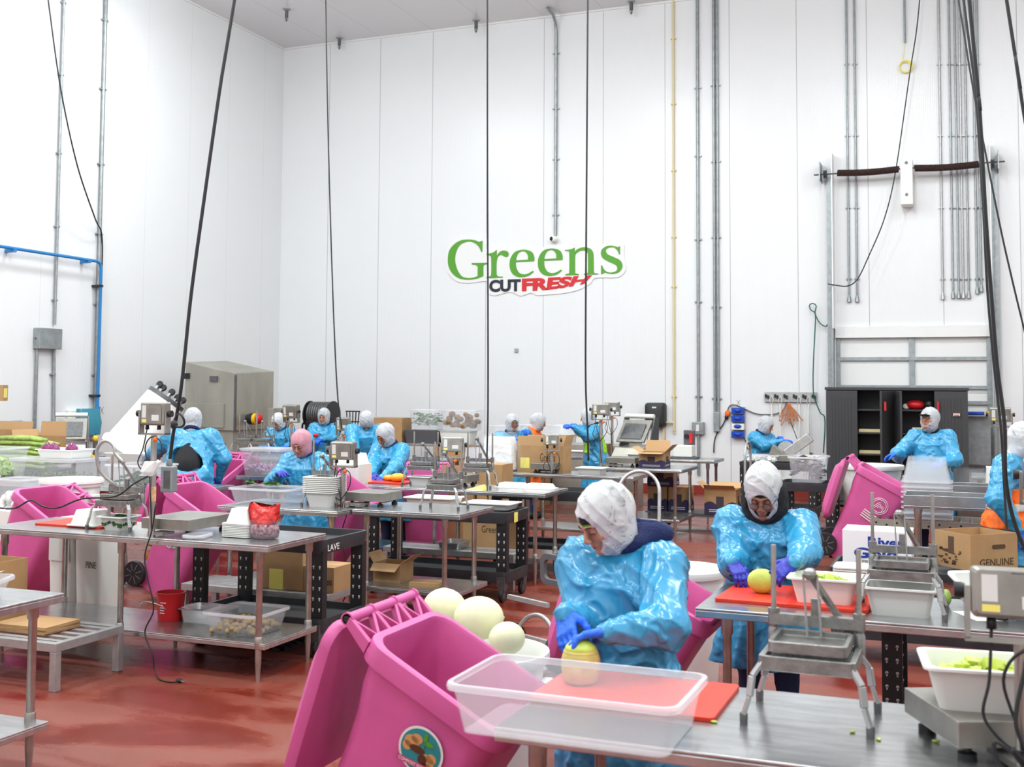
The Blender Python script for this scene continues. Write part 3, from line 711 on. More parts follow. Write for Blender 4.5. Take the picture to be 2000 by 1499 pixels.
def dunnage(label, x0, x1, y0, y1, h=.30, leg=.05, slats=6, along='x'):
    cx, cy = (x0 + x1) / 2, (y0 + y1) / 2; a, c = (x1 - x0) / 2, (y1 - y0) / 2
    t = thing('dunnage_rack', label, 'rack', (cx, cy, 0), 0, 'low aluminium dunnage racks')
    b = MB(); z0, z1 = h - .055, h
    b.box(-a, a, -c, -c + leg, z0, z1); b.box(-a, a, c - leg, c, z0, z1); b.box(-a, -a + leg, -c + leg, c - leg, z0, z1); b.box(a - leg, a, -c + leg, c - leg, z0, z1)
    b.build('frame', 'alu', t, bevel=.003)
    for i in range(slats):
        y = -c + leg + (2 * c - 2 * leg) * (i + .5) / slats
        MB().box(-a + leg, a - leg, y - .02, y + .02, h - .03, h - .003).build('slat', 'alu', t, bevel=.002)
    for sx in (-1, 1):
        for sy in (-1, 1):
            x, y = sx * (a - leg / 2), sy * (c - leg / 2)
            MB().box(x - leg / 2, x + leg / 2, y - leg / 2, y + leg / 2, 0, z0).build('leg', 'alu', t, bevel=.003)
    return t

def scale(label, loc, w=.36, d=.46, pole=(-.12, -.27), ph=.62, face=0, rz=0, tilt=.12, hs=(.24, .17, .10), loops=True, sticker='yellowish', platform=True, name='weighing_scale'):
    t = thing(name, label, 'scale', loc, rz, 'bench scales with a readout on a pole')
    if platform:
        b = MB(); b.box(-w / 2, w / 2, -d / 2, d / 2, .045, .12); b.build('platform', 'scale_steel', t, bevel=.004)
        for sx in (-1, 1):
            for sy in (-1, 1): MB().lathe([(.012, .05), (.012, .025), (.026, .02), (.026, 0)], 12, (sx * (w / 2 - .05), sy * (d / 2 - .05), 0)).build('foot', 'black', t, smooth=True)
        MB().box(min(pole[0], 0) - .02, max(pole[0], 0) + .02, min(pole[1], -d / 2 + .08) - .01, max(pole[1], -d / 2 + .08), .012, .03).build('pole_bracket', 'scale_steel', t)
    MB().tube([(pole[0], pole[1], 0.0), (pole[0], pole[1], ph)], .021, 12).build('pole', 'steel_leg', t, smooth=True)
    W_, H_, D_ = hs
    R = Matrix.Translation((pole[0], pole[1], ph)) @ Matrix.Rotation(face, 4, 'Z') @ Matrix.Rotation(tilt, 4, 'X')
    hb_ = MB(); hb_.rings([[(p[0], -D_ * .35, p[1]) for p in rrect(W_ * .9, H_ * .88, .012, 0, 2, 0, .06 + H_ / 2)], [(p[0], -D_ * .28, p[1]) for p in rrect(W_, H_, .012, 0, 2, 0, .06 + H_ / 2)], [(p[0], D_ * .5, p[1]) for p in rrect(W_, H_, .012, 0, 2, 0, .06 + H_ / 2)]])
    hd = hb_.build('readout_case', 'scale_steel', t, matrix=R, bevel=.003)
    y = -D_ * .35 - .001
    q = MB(); q.box(W_ * .0, W_ * .3, y, y + .002, .06 + H_ * .2, .06 + H_ * .45); q.build('paper_label', 'label', hd)
    q = MB(); q.box(-W_ * .40, -W_ * .22, y - .001, y + .002, .06 + H_ * .12, .06 + H_ * .26); q.build('yellow_label', sticker, hd)
    q = MB(); q.box(-W_ * .40, -W_ * .24, y, y + .002, .06 + H_ * .32, .06 + H_ * .85); q.build('side_label', 'label', hd)
    q = MB(); q.tube([(-W_ * .1, y, .06 + H_ * .9), (W_ * .38, y, .06 + H_ * .9), (W_ * .42, y, .06 + H_ * .8), (W_ * .42, y, .06 + H_ * .12)], .002, 5)
    for sx, sz in ((-.45, .08), (.45, .08), (-.45, .92), (.45, .92)): q.lathe([(.006, 0), (.006, -.006)], 8, (W_ * sx, y + .012, .06 + H_ * sz), axis='y')
    q.build('screws', 'castdark', hd)
    b = MB(); b.box(-W_ / 2 - .018, -W_ / 2 - .004, -.025, .025, 0, .06 + H_ * .6); b.box(W_ / 2 + .004, W_ / 2 + .018, -.025, .025, 0, .06 + H_ * .6); b.box(-W_ / 2 - .018, W_ / 2 + .018, -.025, .025, -.006, .006)
    b.build('yoke', 'scale_steel', t, matrix=R)
    for s in (-1, 1): MB().lathe([(.02, 0), (.024, s * .012), (.024, s * .028)], 10, (s * (W_ / 2 + .016), 0, .06 + H_ / 2), axis='x').build('knob', 'black', hd, smooth=True)
    b = MB()
    for s in (-.3, .2): b.lathe([(.012, .062), (.014, .03)], 8, (W_ * s, 0, 0))
    if loops:
        b.tube(curve_pts([(-W_ * .3, 0, .04), (-W_ * .34, -.03, -.1), (-.10, -.04, -.2), (-.03, -.03, -.28), (.02, -.035, -.26), (.09, -.04, -.15), (.08, -.03, -.05), (0, -.03, -.02), (-.05, -.03, -.1), (-.01, -.03, -.25), (.0, -.028, -.4), (.02, -.028, -ph + .05)], 6), .0045, 5)
    hdc = b.build('cable', 'black', t, matrix=Matrix.Translation((pole[0], pole[1], ph)) @ Matrix.Rotation(face, 4, 'Z'), smooth='all')
    MB().ball((.035, -.03, -.035), (.02, .012, .018), 8, 6).build('cable_plug', 'orange', t, matrix=Matrix.Translation((pole[0], pole[1], ph)) @ Matrix.Rotation(face, 4, 'Z'), smooth='all')
    return t

def press(label, loc, w=.30, rz=0, s=1.0, lever=.5, loop=False, rods=.34, d=.15):
    """hand operated vegetable press: blade frame on four splayed legs, guide rods, lever"""
    t = thing('vegetable_press', label, 'press', loc, rz, 'cast metal vegetable presses')
    a, c = w / 2 * s, d / 2 * s; z0 = .165 * s
    for sx in (-1, 1):
        for sy in (-1, 1):
            b = MB(); p = [(sx * (a - .01), sy * (c - .01), z0 + .02), (sx * (a + .035), sy * (c + .0), z0 - .05 * s), (sx * (a + .02), sy * (c + .02), z0 - .07 * s), (sx * (a + .055), sy * (c + .03), .02)]
            p = [(sx * (a - .005), sy * (c - .01), z0 + .03), (sx * (a + .028), sy * (c + .01), z0 - .02 * s), (sx * (a + .035), sy * (c + .02), .085 * s), (sx * (a + .052), sy * (c + .025), .03)]
            for i in range(3): b.bar(p[i], p[i + 1], .024 * s, .013 * s)
            lg = b.build('leg', 'alu', t, bevel=.003)
            MB().lathe([(.011, .035), (.013, .03), (.012, 0)], 8, (sx * (a + .052), sy * (c + .025), 0)).build('foot', 'castdark', lg, smooth=True)
    b = MB()
    for sy in (-1, 1): b.box(-a, a, sy * c - .008, sy * c + .008, z0, z0 + .045 * s)
    for sx in (-1, 1): b.box(sx * a - .010, sx * a + .010, -c, c, z0, z0 + .045 * s)
    b.build('blade_frame', 'cast', t, bevel=.003)
    b = MB()
    for i in range(1, 8): b.box(-a, a, -c + 2 * c * i / 8 - .001, -c + 2 * c * i / 8 + .001, z0 + .01, z0 + .03)
    for i in range(1, 14): b.box(-a + 2 * a * i / 14 - .001, -a + 2 * a * i / 14 + .001, -c, c, z0 + .01, z0 + .03)
    b.build('blades', 'alu', t)
    b = MB(); zp = z0 + .052 * s
    b.rings([rrect(2 * a - .03, 2 * c - .02, .02, zp), rrect(2 * a - .03, 2 * c - .02, .02, zp + .035 * s), rrect(2 * a - .06, 2 * c - .045, .02, zp + .035 * s), rrect(2 * a - .06, 2 * c - .045, .02, zp + .015 * s)])
    b.build('pusher_block', 'cast', t, bevel=.003)
    b = MB(); zc = z0 + .098 * s
    b.box(-a - .012, a + .012, c - .02, c + .012, zc, zc + .035 * s)
    for sx in (-1, 1): b.lathe([(.019, zc - .07 * s), (.019, zc - .02), (.015, zc - .01), (.019, zc), (.019, zc + .05 * s)], 12, (sx * (a + .0), c - .0, 0)); b.lathe([(.018, z0), (.018, z0 + .05 * s)], 12, (sx * a, c, 0))
    b.build('cross_bar', 'cast', t, smooth=True)
    for sx in (-1, 1): MB().tube([(sx * a, c, z0), (sx * a, c, zc + rods * s)], .0085, 10).build('guide_rod', 'steel_leg', t, smooth=True)
    top = Vector((-.01, c - .06, zc + (.10 + lever * .18) * s))
    b = MB()
    for sx in (-.022, .022): b.tube([(sx, c - .045, zp + .02), (top.x + sx, top.y, top.z)], .004, 6)
    b.build('link_rods', 'alu', t, smooth=True)
    b = MB(); b.bar((0, c + .0, zc + .02), (.0, c - .0, zc + .09 * s), .03, .02); b.bar((.07 * s, c + .05, zc + .02), (top.x, top.y, top.z), .022, .016); b.ball(tuple(top), .022, 10, 6)
    b.build('lever_arm', 'cast', t, bevel=.002)
    if loop:
        pts = [(top.x + .03, top.y, top.z - .02)] + [(-.13 + .085 * math.cos(q), top.y - .02, top.z + .05 + .09 * math.sin(q)) for q in [PI * k / 8 for k in range(0, 9)]] + [(-.20, top.y + .0, top.z - .08), (-.10, c, zc + .03)]
        MB().tube(curve_pts(pts, 3), .013, 8).build('loop_handle', 'alu', t, smooth='all')
    return t

def bin_tilted(label, anchor, th=.6, rz=0, lid=True, sticker=None, wheels=True, H=1.05, wy=.30, grp='tilted pink waste bins', s=.88, side=-1, roll=0, m='pink'):
    """roll-out bin leaning over on its bottom edge; anchor = ground x, y of the raised rim corner"""
    t = thing('waste_bin', label, 'bin', (0, 0, 0), 0, grp)
    Rm = Matrix.Rotation(th, 3, 'Y') @ Matrix.Rotation(rz, 3, 'Z') if roll else Matrix.Rotation(rz, 3, 'Z') @ Matrix.Rotation(th, 3, 'Y')
    Rm = Rm * s
    pz = min((Rm @ Vector((x, y, 0))).z for x in (-.46, -.02) for y in (-.23, .23))
    pz = min(pz, min((Rm @ Vector((x, y, z))).z for x in (.03,) for y in (-.3, .3) for z in (1.0,)))
    c_ = Rm @ Vector((-.61, side * wy * 1.05, H))
    t.location = (anchor[0] - c_.x, anchor[1] - c_.y, -pz)
    t.rotation_euler = (Rm * (1 / s)).to_euler(); t.scale = (s, s, s)
    def R_(w, d, r, z, cx): return rrect(w, d, r, z, 5, cx)
    outer = [R_(.44, wy * 1.55, .06, 0, -.24), R_(.47, wy * 1.6, .07, .12, -.25), R_(.55, wy * 1.85, .09, .70, -.265), R_(.60, wy * 2, .09, .86, -.28), R_(.62, wy * 2.05, .09, .97, -.28)]
    lip = [R_(.68, wy * 2.2, .10, .965, -.28), R_(.69, wy * 2.22, .10, 1.0, -.28), R_(.68, wy * 2.2, .10, H - .005, -.28), R_(.665, wy * 2.15, .10, H, -.28), R_(.615, wy * 2.0, .09, H, -.28), R_(.60, wy * 1.95, .09, H - .015, -.28)]
    inner = [R_(.58, wy * 1.9, .09, .86, -.28), R_(.42, wy * 1.45, .06, .04, -.24)]
    b = MB(); b.rings(outer + lip + inner); b.build('bin_body', m, t, smooth=True)
    xh = -.28 - .345
    # handle with lattice
    b = MB(); b.tube([(xh - .11, -wy * .98, H - .0), (xh - .11, wy * .98, H - .0)], .021, 14)
    for s in (-.96, -.33, .33, .96): b.tube([(xh - .11, wy * s - .006, H), (xh - .11, wy * s + .006, H)], .027, 14)
    for s in (-.96, -.33, .33, .96):
        y = wy * s
        b.hexa([(xh + .02, y - .012, H - .07), (xh + .02, y + .012, H - .07), (xh - .10, y + .012, H - .02), (xh - .10, y - .012, H - .02), (xh + .02, y - .012, H - .02), (xh + .02, y + .012, H - .02), (xh - .10, y + .012, H + .015), (xh - .10, y - .012, H + .015)])
    for s in (-.65, 0, .65):
        y = wy * s
        b.bar((xh + .02, y - .01, H - .04), (xh - .10, y + wy * .3, H - .005), .014, .03); b.bar((xh + .02, y + .01, H - .04), (xh - .10, y - wy * .3, H - .005), .014, .03)
    hd = b.build('handle', 'pink', t, smooth=True)
    b = MB()
    for s in (-1, 1): b.lathe([(.014, 0), (.014, s * .002)], 10, (xh - .11, s * (wy * .98 + .001), H), axis='y')
    b.build('handle_bore', 'black', hd)
    if lid:
        L_ = MB(); k = .30
        # lid hangs down behind the hinge, domed, tilted away
        def lr(w, d, r, o, z): return [(p[0], p[1], z) for p in rrect(w, d, r, 0, 5, o)]
        Mx = Matrix.Translation((xh - .12, 0, H - .02)) @ Matrix.Rotation(math.radians(-101), 4, 'Y')
        L_.rings([lr(.66, wy * 2.25, .09, -.36, 0), lr(.68, wy * 2.3, .09, -.36, .02), lr(.68, wy * 2.3, .09, -.36, .045), lr(.60, wy * 2.05, .09, -.36, .06), lr(.50, wy * 1.7, .12, -.36, .10), lr(.2, wy * .9, .08, -.36, .115)])
        L_.build('lid', 'pink', t, smooth=True, matrix=Mx)
        b = MB(); 
        for s in (-.6, .6): b.bar((xh - .11, wy * s, H), (xh - .15, wy * s, H - .10), .04, .03)
        b.build('hinge', 'pink', t)
    if wheels:
        for s in (-1, 1):
            w = MB(); w.lathe([(.03, -.022), (.12, -.022), (.128, -.012), (.128, .012), (.12, .022), (.03, .022)], 28, (-.50, s * (wy * .78 + .05), .09), axis='y'); wh = w.build('wheel', 'black', t, smooth=True)
            w = MB(); 
            for k in range(8): a_ = k * PI / 4; w.bar((-.50 + .03 * math.cos(a_), s * (wy * .78 + .075), .09 + .03 * math.sin(a_)), (-.50 + .1 * math.cos(a_), s * (wy * .78 + .075), .09 + .1 * math.sin(a_)), .012, .006, up=(0, 1, 0))
            w.build('spokes', 'castdark', wh)
        MB().tube([(-.50, -wy * .9, .09), (-.50, wy * .9, .09)], .012, 8).build('axle', 'castdark', t)
    if sticker: sticker(t)
    return t
def disc(mb, r, y, cx=0, cz=0, sx=1, sz=1, n=32, th=.0012):
    mb.add([(cx + r * sx * math.cos(2 * PI * i / n), y + .0001, cz + r * sz * math.sin(2 * PI * i / n)) for i in range(n)] + [(cx + r * sx * math.cos(2 * PI * i / n), y - th, cz + r * sz * math.sin(2 * PI * i / n)) for i in range(n)],
        [tuple(range(n, 2 * n))] + [(i, (i + 1) % n, n + (i + 1) % n, n + i) for i in range(n)])
    return mb
def sticker_on(t, x, z, y, r=.105, ang=0.5, slope=.0, words='COMPOST FOR LIFE'):
    Mx = Matrix.Translation((x, y, z)) @ Matrix.Rotation(slope, 4, 'X') @ Matrix.Rotation(ang, 4, 'Y')
    b = MB(); disc(b, r, 0); st = b.build('round_sticker', 'white', t, matrix=Mx); tag(st, 'round compost sticker with two tan hands and a sprout')
    b = MB(); disc(b, r * .9, -.0013); b.build('sticker_field', 'teal2', st)
    for hp in (((-.45, .22, .33, .27), (-.25, .42, .25, .2), (-.62, .0, .2, .2)), ((.35, -.28, .33, .27), (.52, -.12, .22, .2), (.45, -.55, .2, .2))):
        b = MB()
        for cx, cz, a_, c2 in hp: disc(b, r, -.0026, cx * r, cz * r, a_, c2, 18)
        b.build('hand_print', 'tan', st)
    b = MB(); 
    for cx, cz, a_, c2 in ((-.15, .02, .35, .16), (.15, -.3, .2, .22), (.28, -.5, .1, .12)): disc(b, r, -.0039, cx * r, cz * r, a_, c2, 14)
    b.build('soil_print', 'brown', st)
    b = MB(); disc(b, r, -.0039, .12 * r, .62 * r, .09, .2, 12); disc(b, r, -.0039, .3 * r, .42 * r, .22, .1, 12); b.bar((.1 * r, -.004, .1 * r), (.17 * r, -.004, .5 * r), .03 * r, .001)
    b.build('sprout_print', 'green', st)
    b = MB(); b.box(-.95 * r, .75 * r, -.0062, -.005, -.72 * r, -.5 * r); bd_ = b.build('banner', 'stickpink', st)
    text_mesh(words, r * .17, .0004, 'lettering', 'white', st, (-.86 * r, -.0066, -.68 * r), fit=(1.5 * r, .13 * r))
    return st

def tray(mb, w, d, h, z=0, cx=0, cy=0, flare=.03, rim=.022, r=.03, t=.004, inside=True):
    o = [rrect(w - 2 * flare - 2 * rim, d - 2 * flare - 2 * rim, r * .8, z, 3, cx, cy), rrect(w - 2 * rim, d - 2 * rim, r, z + h - .004, 3, cx, cy), rrect(w, d, r, z + h - .008, 3, cx, cy), rrect(w, d, r, z + h, 3, cx, cy)]
    i = [rrect(w - 2 * rim - 2 * t, d - 2 * rim - 2 * t, r, z + h, 3, cx, cy), rrect(w - 2 * flare - 2 * rim - 2 * t, d - 2 * flare - 2 * rim - 2 * t, r * .8, z + t, 3, cx, cy)]
    mb.rings(o + i); return mb
def white_tray(label, loc, w=.30, d=.24, h=.11, rz=0, group='white food trays', m='foam', flip=False, fill=None, tiltx=0, tilty=0, name='food_tray'):
    b = MB(); tray(b, w, d, h, flare=.028, rim=.018)
    t = thing(name, label, 'tray', loc, rz, group); t.rotation_euler = (tiltx + (PI if flip else 0), tilty, rz)
    b.build('tray_shell', m, t, smooth=True)
    if fill: piece_fill(t, fill, w * .66, d * .62, h * .35, h * .92, n=170, s=(.010, .017))
    return t
def pieces(n, w, d, z0, z1, s0, s1, seed=1, kind='cube', heap=True):
    rnd = random.Random(seed); b = MB()
    for i in range(n):
        x = rnd.uniform(-1, 1); y = rnd.uniform(-1, 1); q = max(0, 1 - (x * x + y * y) * .45) if heap else 1
        z = z0 + (z1 - z0) * q * rnd.uniform(.25, 1); s = rnd.uniform(s0, s1)
        X, Y = x * w / 2, y * d / 2
        if kind == 'cube':
            R = Matrix.Rotation(rnd.uniform(0, 6), 3, (rnd.random(), rnd.random(), rnd.random() + .1)); e = [Vector((i_, j_, k_)) * s for i_, j_, k_ in ((-1, -1, -1), (1, -1, -1), (1, 1, -1), (-1, 1, -1), (-1, -1, 1), (1, -1, 1), (1, 1, 1), (-1, 1, 1))]
            b.hexa([tuple(Vector((X, Y, z)) + R @ v) for v in e])
        elif kind == 'ball': b.ball((X, Y, z), (s, s, s * .85), 8, 6)
        elif kind == 'leaf':
            R = Matrix.Rotation(rnd.uniform(0, 6), 3, 'Z') @ Matrix.Rotation(rnd.uniform(-1, 1), 3, 'X'); L_ = s * 2.2
            v = [R @ Vector(p) for p in ((-L_ / 2, 0, 0), (0, -s / 2, s * .3), (L_ / 2, 0, 0), (0, s / 2, s * .2), (0, 0, -s * .1))]
            b.add([tuple(Vector((X, Y, z)) + q_) for q_ in v], [(0, 1, 2), (0, 2, 3), (0, 4, 1), (1, 4, 2), (2, 4, 3), (3, 4, 0)])
        elif kind == 'stick':
            R = Matrix.Rotation(rnd.uniform(-.4, .4), 3, 'Z'); q_ = R @ Vector((s * 4, 0, rnd.uniform(-.3, .3) * s)); c_ = Vector((X, Y, z)); b.tube([c_ - q_, c_, c_ + q_], [s * .35, s * .5, s * .15], 6)
    return b
def piece_fill(t, mm, w, d, z0, z1, n=60, kind='cube', s=(.008, .014), seed=1, name='cut_pieces'):
    o = pieces(n, w, d, z0, z1, s[0], s[1], seed, kind).build(name, mm, t); o['kind'] = 'stuff'; return o
def clear_tub(label, loc, w=.46, d=.66, h=.15, rz=0, flare=.03, fill=None, fargs=None, lid=False, group='clear plastic food tubs', name='food_tub', m='clear', rx=0, flip=False):
    t = thing(name, label, 'tub', loc, rz, group)
    if flip: t.rotation_euler = (PI, 0, rz)
    o = [rrect(w - 2 * flare - .04, d - 2 * flare - .04, .035, 0, 4), rrect(w - .035, d - .035, .045, h - .02, 4)]
    i = [rrect(w - .041, d - .041, .043, h - .02, 4), rrect(w - 2 * flare - .046, d - 2 * flare - .046, .033, .003, 4)]
    MB().rings(o + i).build('tub_body', m, t, smooth=True)
    q = [rrect(w - .03, d - .03, .045, h - .02, 4), rrect(w - .004, d - .004, .05, h - .02, 4), rrect(w, d, .05, h - .008, 4), rrect(w - .006, d - .006, .05, h, 4), rrect(w - .034, d - .034, .045, h, 4), rrect(w - .03, d - .03, .045, h - .02, 4)]
    MB().rings(q, False, False).build('rim', 'clearrim', t, smooth=True)
    if fill: piece_fill(t, fill, w * .72, d * .78, .01, h * .6, **(fargs or {}))
    if lid: MB().rings([rrect(w + .01, d + .01, .05, h + .001, 4), rrect(w + .01, d + .01, .05, h + .012, 4), rrect(w - .05, d - .05, .04, h + .014, 4)]).build('lid', 'clearrim', t, smooth=True)
    return t
def carton(label, loc, w, d, h, rz=0, group=None, flaps=None, m='card', name='cardboard_box', prints=None, t_=.006, lid=True, cat='box', holes=True):
    t = thing(name, label, cat, loc, rz, group); b = MB()
    if flaps is None:
        b.box(-w / 2, w / 2, -d / 2, d / 2, 0, h); b.build('box_body', m, t, bevel=.003)
        MB().box(-w / 2 + .002, w / 2 - .002, -.025, .025, h, h + .001).build('tape', 'cardin' if m == 'card' else 'label', t)
    else:
        b.box(-w / 2, w / 2, -d / 2, d / 2, 0, t_)
        b.box(-w / 2, w / 2, -d / 2, -d / 2 + t_, t_, h); b.box(-w / 2, w / 2, d / 2 - t_, d / 2, t_, h)
        b.box(-w / 2, -w / 2 + t_, -d / 2 + t_, d / 2 - t_, t_, h); b.box(w / 2 - t_, w / 2, -d / 2 + t_, d / 2 - t_, t_, h); b.build('box_body', m, t)
        for side, ang, ln in flaps:
            q = MB(); 
            if side in 'fb':
                s = -1 if side == 'f' else 1; y = s * d / 2; e = (0, s * math.cos(ang) * ln, math.sin(ang) * ln)
                q.hexa([(-w / 2, y, h), (w / 2, y, h), (w / 2, y - s * t_, h), (-w / 2, y - s * t_, h), (-w / 2 + .01, y + e[1], h + e[2]), (w / 2 - .01, y + e[1], h + e[2]), (w / 2 - .01, y + e[1] - s * t_, h + e[2]), (-w / 2 + .01, y + e[1] - s * t_, h + e[2])])
            else:
                s = -1 if side == 'l' else 1; x = s * w / 2; e = (s * math.cos(ang) * ln, 0, math.sin(ang) * ln)
                q.hexa([(x, -d / 2, h), (x, d / 2, h), (x - s * t_, d / 2, h), (x - s * t_, -d / 2, h), (x + e[0], -d / 2 + .01, h + e[2]), (x + e[0], d / 2 - .01, h + e[2]), (x + e[0] - s * t_, d / 2 - .01, h + e[2]), (x + e[0] - s * t_, -d / 2 + .01, h + e[2])])
            q.build('flap', 'cardin' if m == 'card' else m, t)
    for p in (prints or []):
        side, x0, x1, z0, z1, mm = p[:6]; q = MB(); e = .0012
        if side == 'f': q.box(x0, x1, -d / 2 - e, -d / 2 + e, z0, z1)
        elif side == 'r': q.box(w / 2 - e, w / 2 + e, x0, x1, z0, z1)
        elif side == 'l': q.box(-w / 2 - e, -w / 2 + e, x0, x1, z0, z1)
        elif side == 't': q.box(x0, x1, z0, z1, h, h + e)
        q.build(p[6] if len(p) > 6 else 'paper_label', mm, t)
    return t
def box_text(t, s, side, x, z, w, h, m, d, W_=0, name='lettering'):
    if side == 'f': return text_mesh(s, 1, .0006, name, m, t, (x, -d / 2 - .002, z), fit=(w, h), bold=.03 if m == 'blueink' else 0)
    return text_mesh(s, 1, .0006, name, m, t, (W_ / 2 + .002, x, z), rot=(PI / 2, 0, PI / 2), fit=(w, h))
def cable3(name, label, pts, r, m='black', cat='cable', n=8, group=None, extra=None):
    P = curve_pts(pts, n); o = Vector(P[-1]); t = MB().tube([p - o for p in P], r, 8).build(name, m, loc=o, smooth='all'); return tag(t, label, cat, group)

# ================================================================== row A (left) tables
XR = -4.0
steel_table('end of the steel table cut by the left picture edge, nearest on the left', -6.6, -4.19, 3.77, 4.49, (-6.5, -4.33), shelf=.27)
steel_table('long steel table with a scale, white trays and a red printed bag on it', -6.67, -4.23, 6.32, 7.04, (-6.52, -5.46, -4.33), shelf=.25)
steel_table('steel table with a looped cable scale and an upturned flat tray, second row right part', -4.86, -3.86, 8.50, 9.22, (-4.75, -4.02), shelf=.25)
steel_table('steel table carrying a shallow clear tub and the short white tray stack', -6.07, -4.87, 8.28, 8.98, (-5.97, -4.96), shelf=.25)
steel_table('steel table with orange melon halves and two presses, third row back', -6.4, -3.88, 10.55, 11.25, (-6.25, -5.1, -4.0), shelf=.25)
steel_table('steel table with the bagged trays and the big printed carton', -6.3, -3.66, 12.95, 13.6, (-6.2, -5.0, -3.8), shelf=.25)
steel_table('short empty steel table in front of the three stacked purple cartons', -4.55, -3.42, 14.35, 15.3, (-4.45, -3.52), shelf=.25)
steel_table('steel table below the black towel dispenser with the wrapping machine', -6.6, -3.44, 16.45, 17.15, (-6.5, -5.0, -3.55), shelf=None)
# white perforated mats on the floor
def mat_(label, x0, x1, y0, y1, m='black'):
    b = MB(); b.box(x0, x1, y0, y1, 0, .006)
    nx = int((x1 - x0) / .09); ny = int((y1 - y0) / .09)
    for i in range(nx + 1): b.box(x0 + i * (x1 - x0 - .02) / nx, x0 + i * (x1 - x0 - .02) / nx + .02, y0, y1, .006, .018)
    for j in range(ny + 1): b.box(x0, x1, y0 + j * (y1 - y0 - .02) / ny, y0 + j * (y1 - y0 - .02) / ny + .02, .006, .018)
    tag(b.build('floor_mat', m), label, 'mat')
mat_('black grid rubber mat on the floor behind the long left table', -5.6, -4.65, 7.16, 7.7)
mat_('black grid rubber mat behind the table with the stacked trays', -5.5, -4.4, 9.95, 10.5)
tag(MB().rings([rrect(1.1, .5, .04, 0), rrect(1.1, .5, .04, .03)]).build('floor_pad', 'card', loc=(-5.0, 8.55, 0)), 'pale flat pad lying on the floor behind the cart', 'mat')

# carts
cart('black utility cart with a scraped front behind the long left table', -5.42, -4.28, 7.08, 7.75, h=.83)
text_mesh('SLAVE', .06, .001, 'lettering', 'label', bpy.data.objects['utility_cart'], (.572, -.16, .745), rot=(PI / 2, 0, PI / 2), fit=(.28, .05)) if 0 else None
ct = bpy.data.objects['utility_cart']
text_mesh('LAVE', .06, .001, 'lettering', 'white', ct, (.573, -.27, .745), rot=(PI / 2, 0, PI / 2), fit=(.16, .045))
cart('black utility cart with a yellow sticker on its end behind the stacked tray table', -5.3, -3.86, 9.52, 10.1, h=.80)
c2 = [o for o in bpy.data.objects if o.name.startswith('utility_cart')][-1]
b = MB(); b.box(.721, .7225, -.12, -.03, .70, .79); tag(b.build('note_sticker', 'yellowish', c2), 'small yellow note')
cart('black utility cart with a tray top behind the third table row', -4.8, -3.55, 11.35, 11.95, h=.84)
# racks
dunnage('low aluminium rack holding flat cardboard at the lower left', -6.9, -5.34, 5.66, 6.28, h=.30, slats=5)
dunnage('low aluminium rack with the yellow labelled cartons under the cart', -6.05, -4.66, 7.79, 8.25, h=.30, slats=6)
dunnage('low aluminium rack with a steel pan, behind the stacked tray table', -5.6, -4.2, 10.0, 10.5 + .02, h=.34, slats=6) if 0 else dunnage('low aluminium rack with a steel pan, behind the stacked tray table', -5.45, -4.05, 10.16, 10.5, h=.34, slats=4)

# ---- on / under table T0
clear_tub('shallow clear tub with a paper slip on the nearest left table', (-4.52, 4.17, TH), w=.42, d=.28, h=.10, rz=.35)
b = MB(); b.hexa([(-.05, -.03, 0), (.05, -.05, 0), (.05, -.045, .002), (-.05, -.025, .002), (-.02, .1, .03), (.07, .09, .05), (.07, .095, .052), (-.02, .105, .032)])
tag(b.build('paper_slip', 'white', loc=(-4.4, 4.16, TH + .095), rz=-.5), 'white paper slip lying over the tub on the nearest left table', 'paper')
carton('open cardboard box standing on the low rack at the left edge', (-6.42, 5.98, .30), .62, .42, .42, group='plain cardboard boxes', flaps=[])
b = MB(); b.box(-.2, .2, -.15, .15, 0, .005)
for i in range(5):
    o = MB().box(-.22, .22, -.16, .16, 0, .009).build('cardboard_sheet', 'card', loc=(-5.80 + .003 * (i % 2), 5.97, .302 + i * .0095), rz=.02 * (i % 3))
    tag(o, ordinal(i, 5) + ' brown cardboard sheet of the pile on the low left rack', 'cardboard', 'flat cardboard sheets on the low rack')

# ---- on table T1
scale('bench scale with a rust spotted pole on the long left table', (-5.14, 6.68, TH), w=.40, d=.50, pole=(-.075, -.29), ph=.70, face=0, hs=(.20, .16, .09), tilt=.0)
b = MB(); b.tube([(0, 0, 0), (0, 0, .1)], .0222, 12)
so = [o for o in bpy.data.objects if o.name == 'weighing_scale'][0]
tag(b.build('rust_patch', mat('rust_label', (.62, .30, .07), .7, noise=.6, nscale=40, ncol=(.75, .6, .4)), so, loc=(-.075, -.29, .24)), 'torn orange label')
x, y, z = atz(213, 1028, TH)
press('vegetable press with a looped handle on the long left table', (-5.70, 6.62, TH), w=.28, lever=.7, loop=True, rods=.26, d=.16)
tag(MB().rings([rrect(.62, .40, .02, 0), rrect(.62, .40, .02, .014)]).build('cutting_board', 'board', loc=(-6.12, 6.76, TH), rz=.0, bevel=.002), 'red cutting board on the long left table under a white tray', 'cutting board', 'red cutting boards')
white_tray('white tray upside down on the red board of the long left table', (-5.98, 6.66, TH + .014 + .11), w=.27, d=.25, h=.11, flip=True)
white_tray('white tray under the looped handle press, holding green herbs', (-5.68, 6.60, TH), w=.25, d=.22, h=.10, fill='leafdark')
for i in range(9):
    t = white_tray(ordinal(i, 9) + ' white tray of the low upturned stack beside the printed red bag', (-4.66, 6.66, TH + .105 + i * .011), w=.23, d=.21, h=.105 if i > 7 else .10, flip=True, group='white trays stacked beside the red bag')
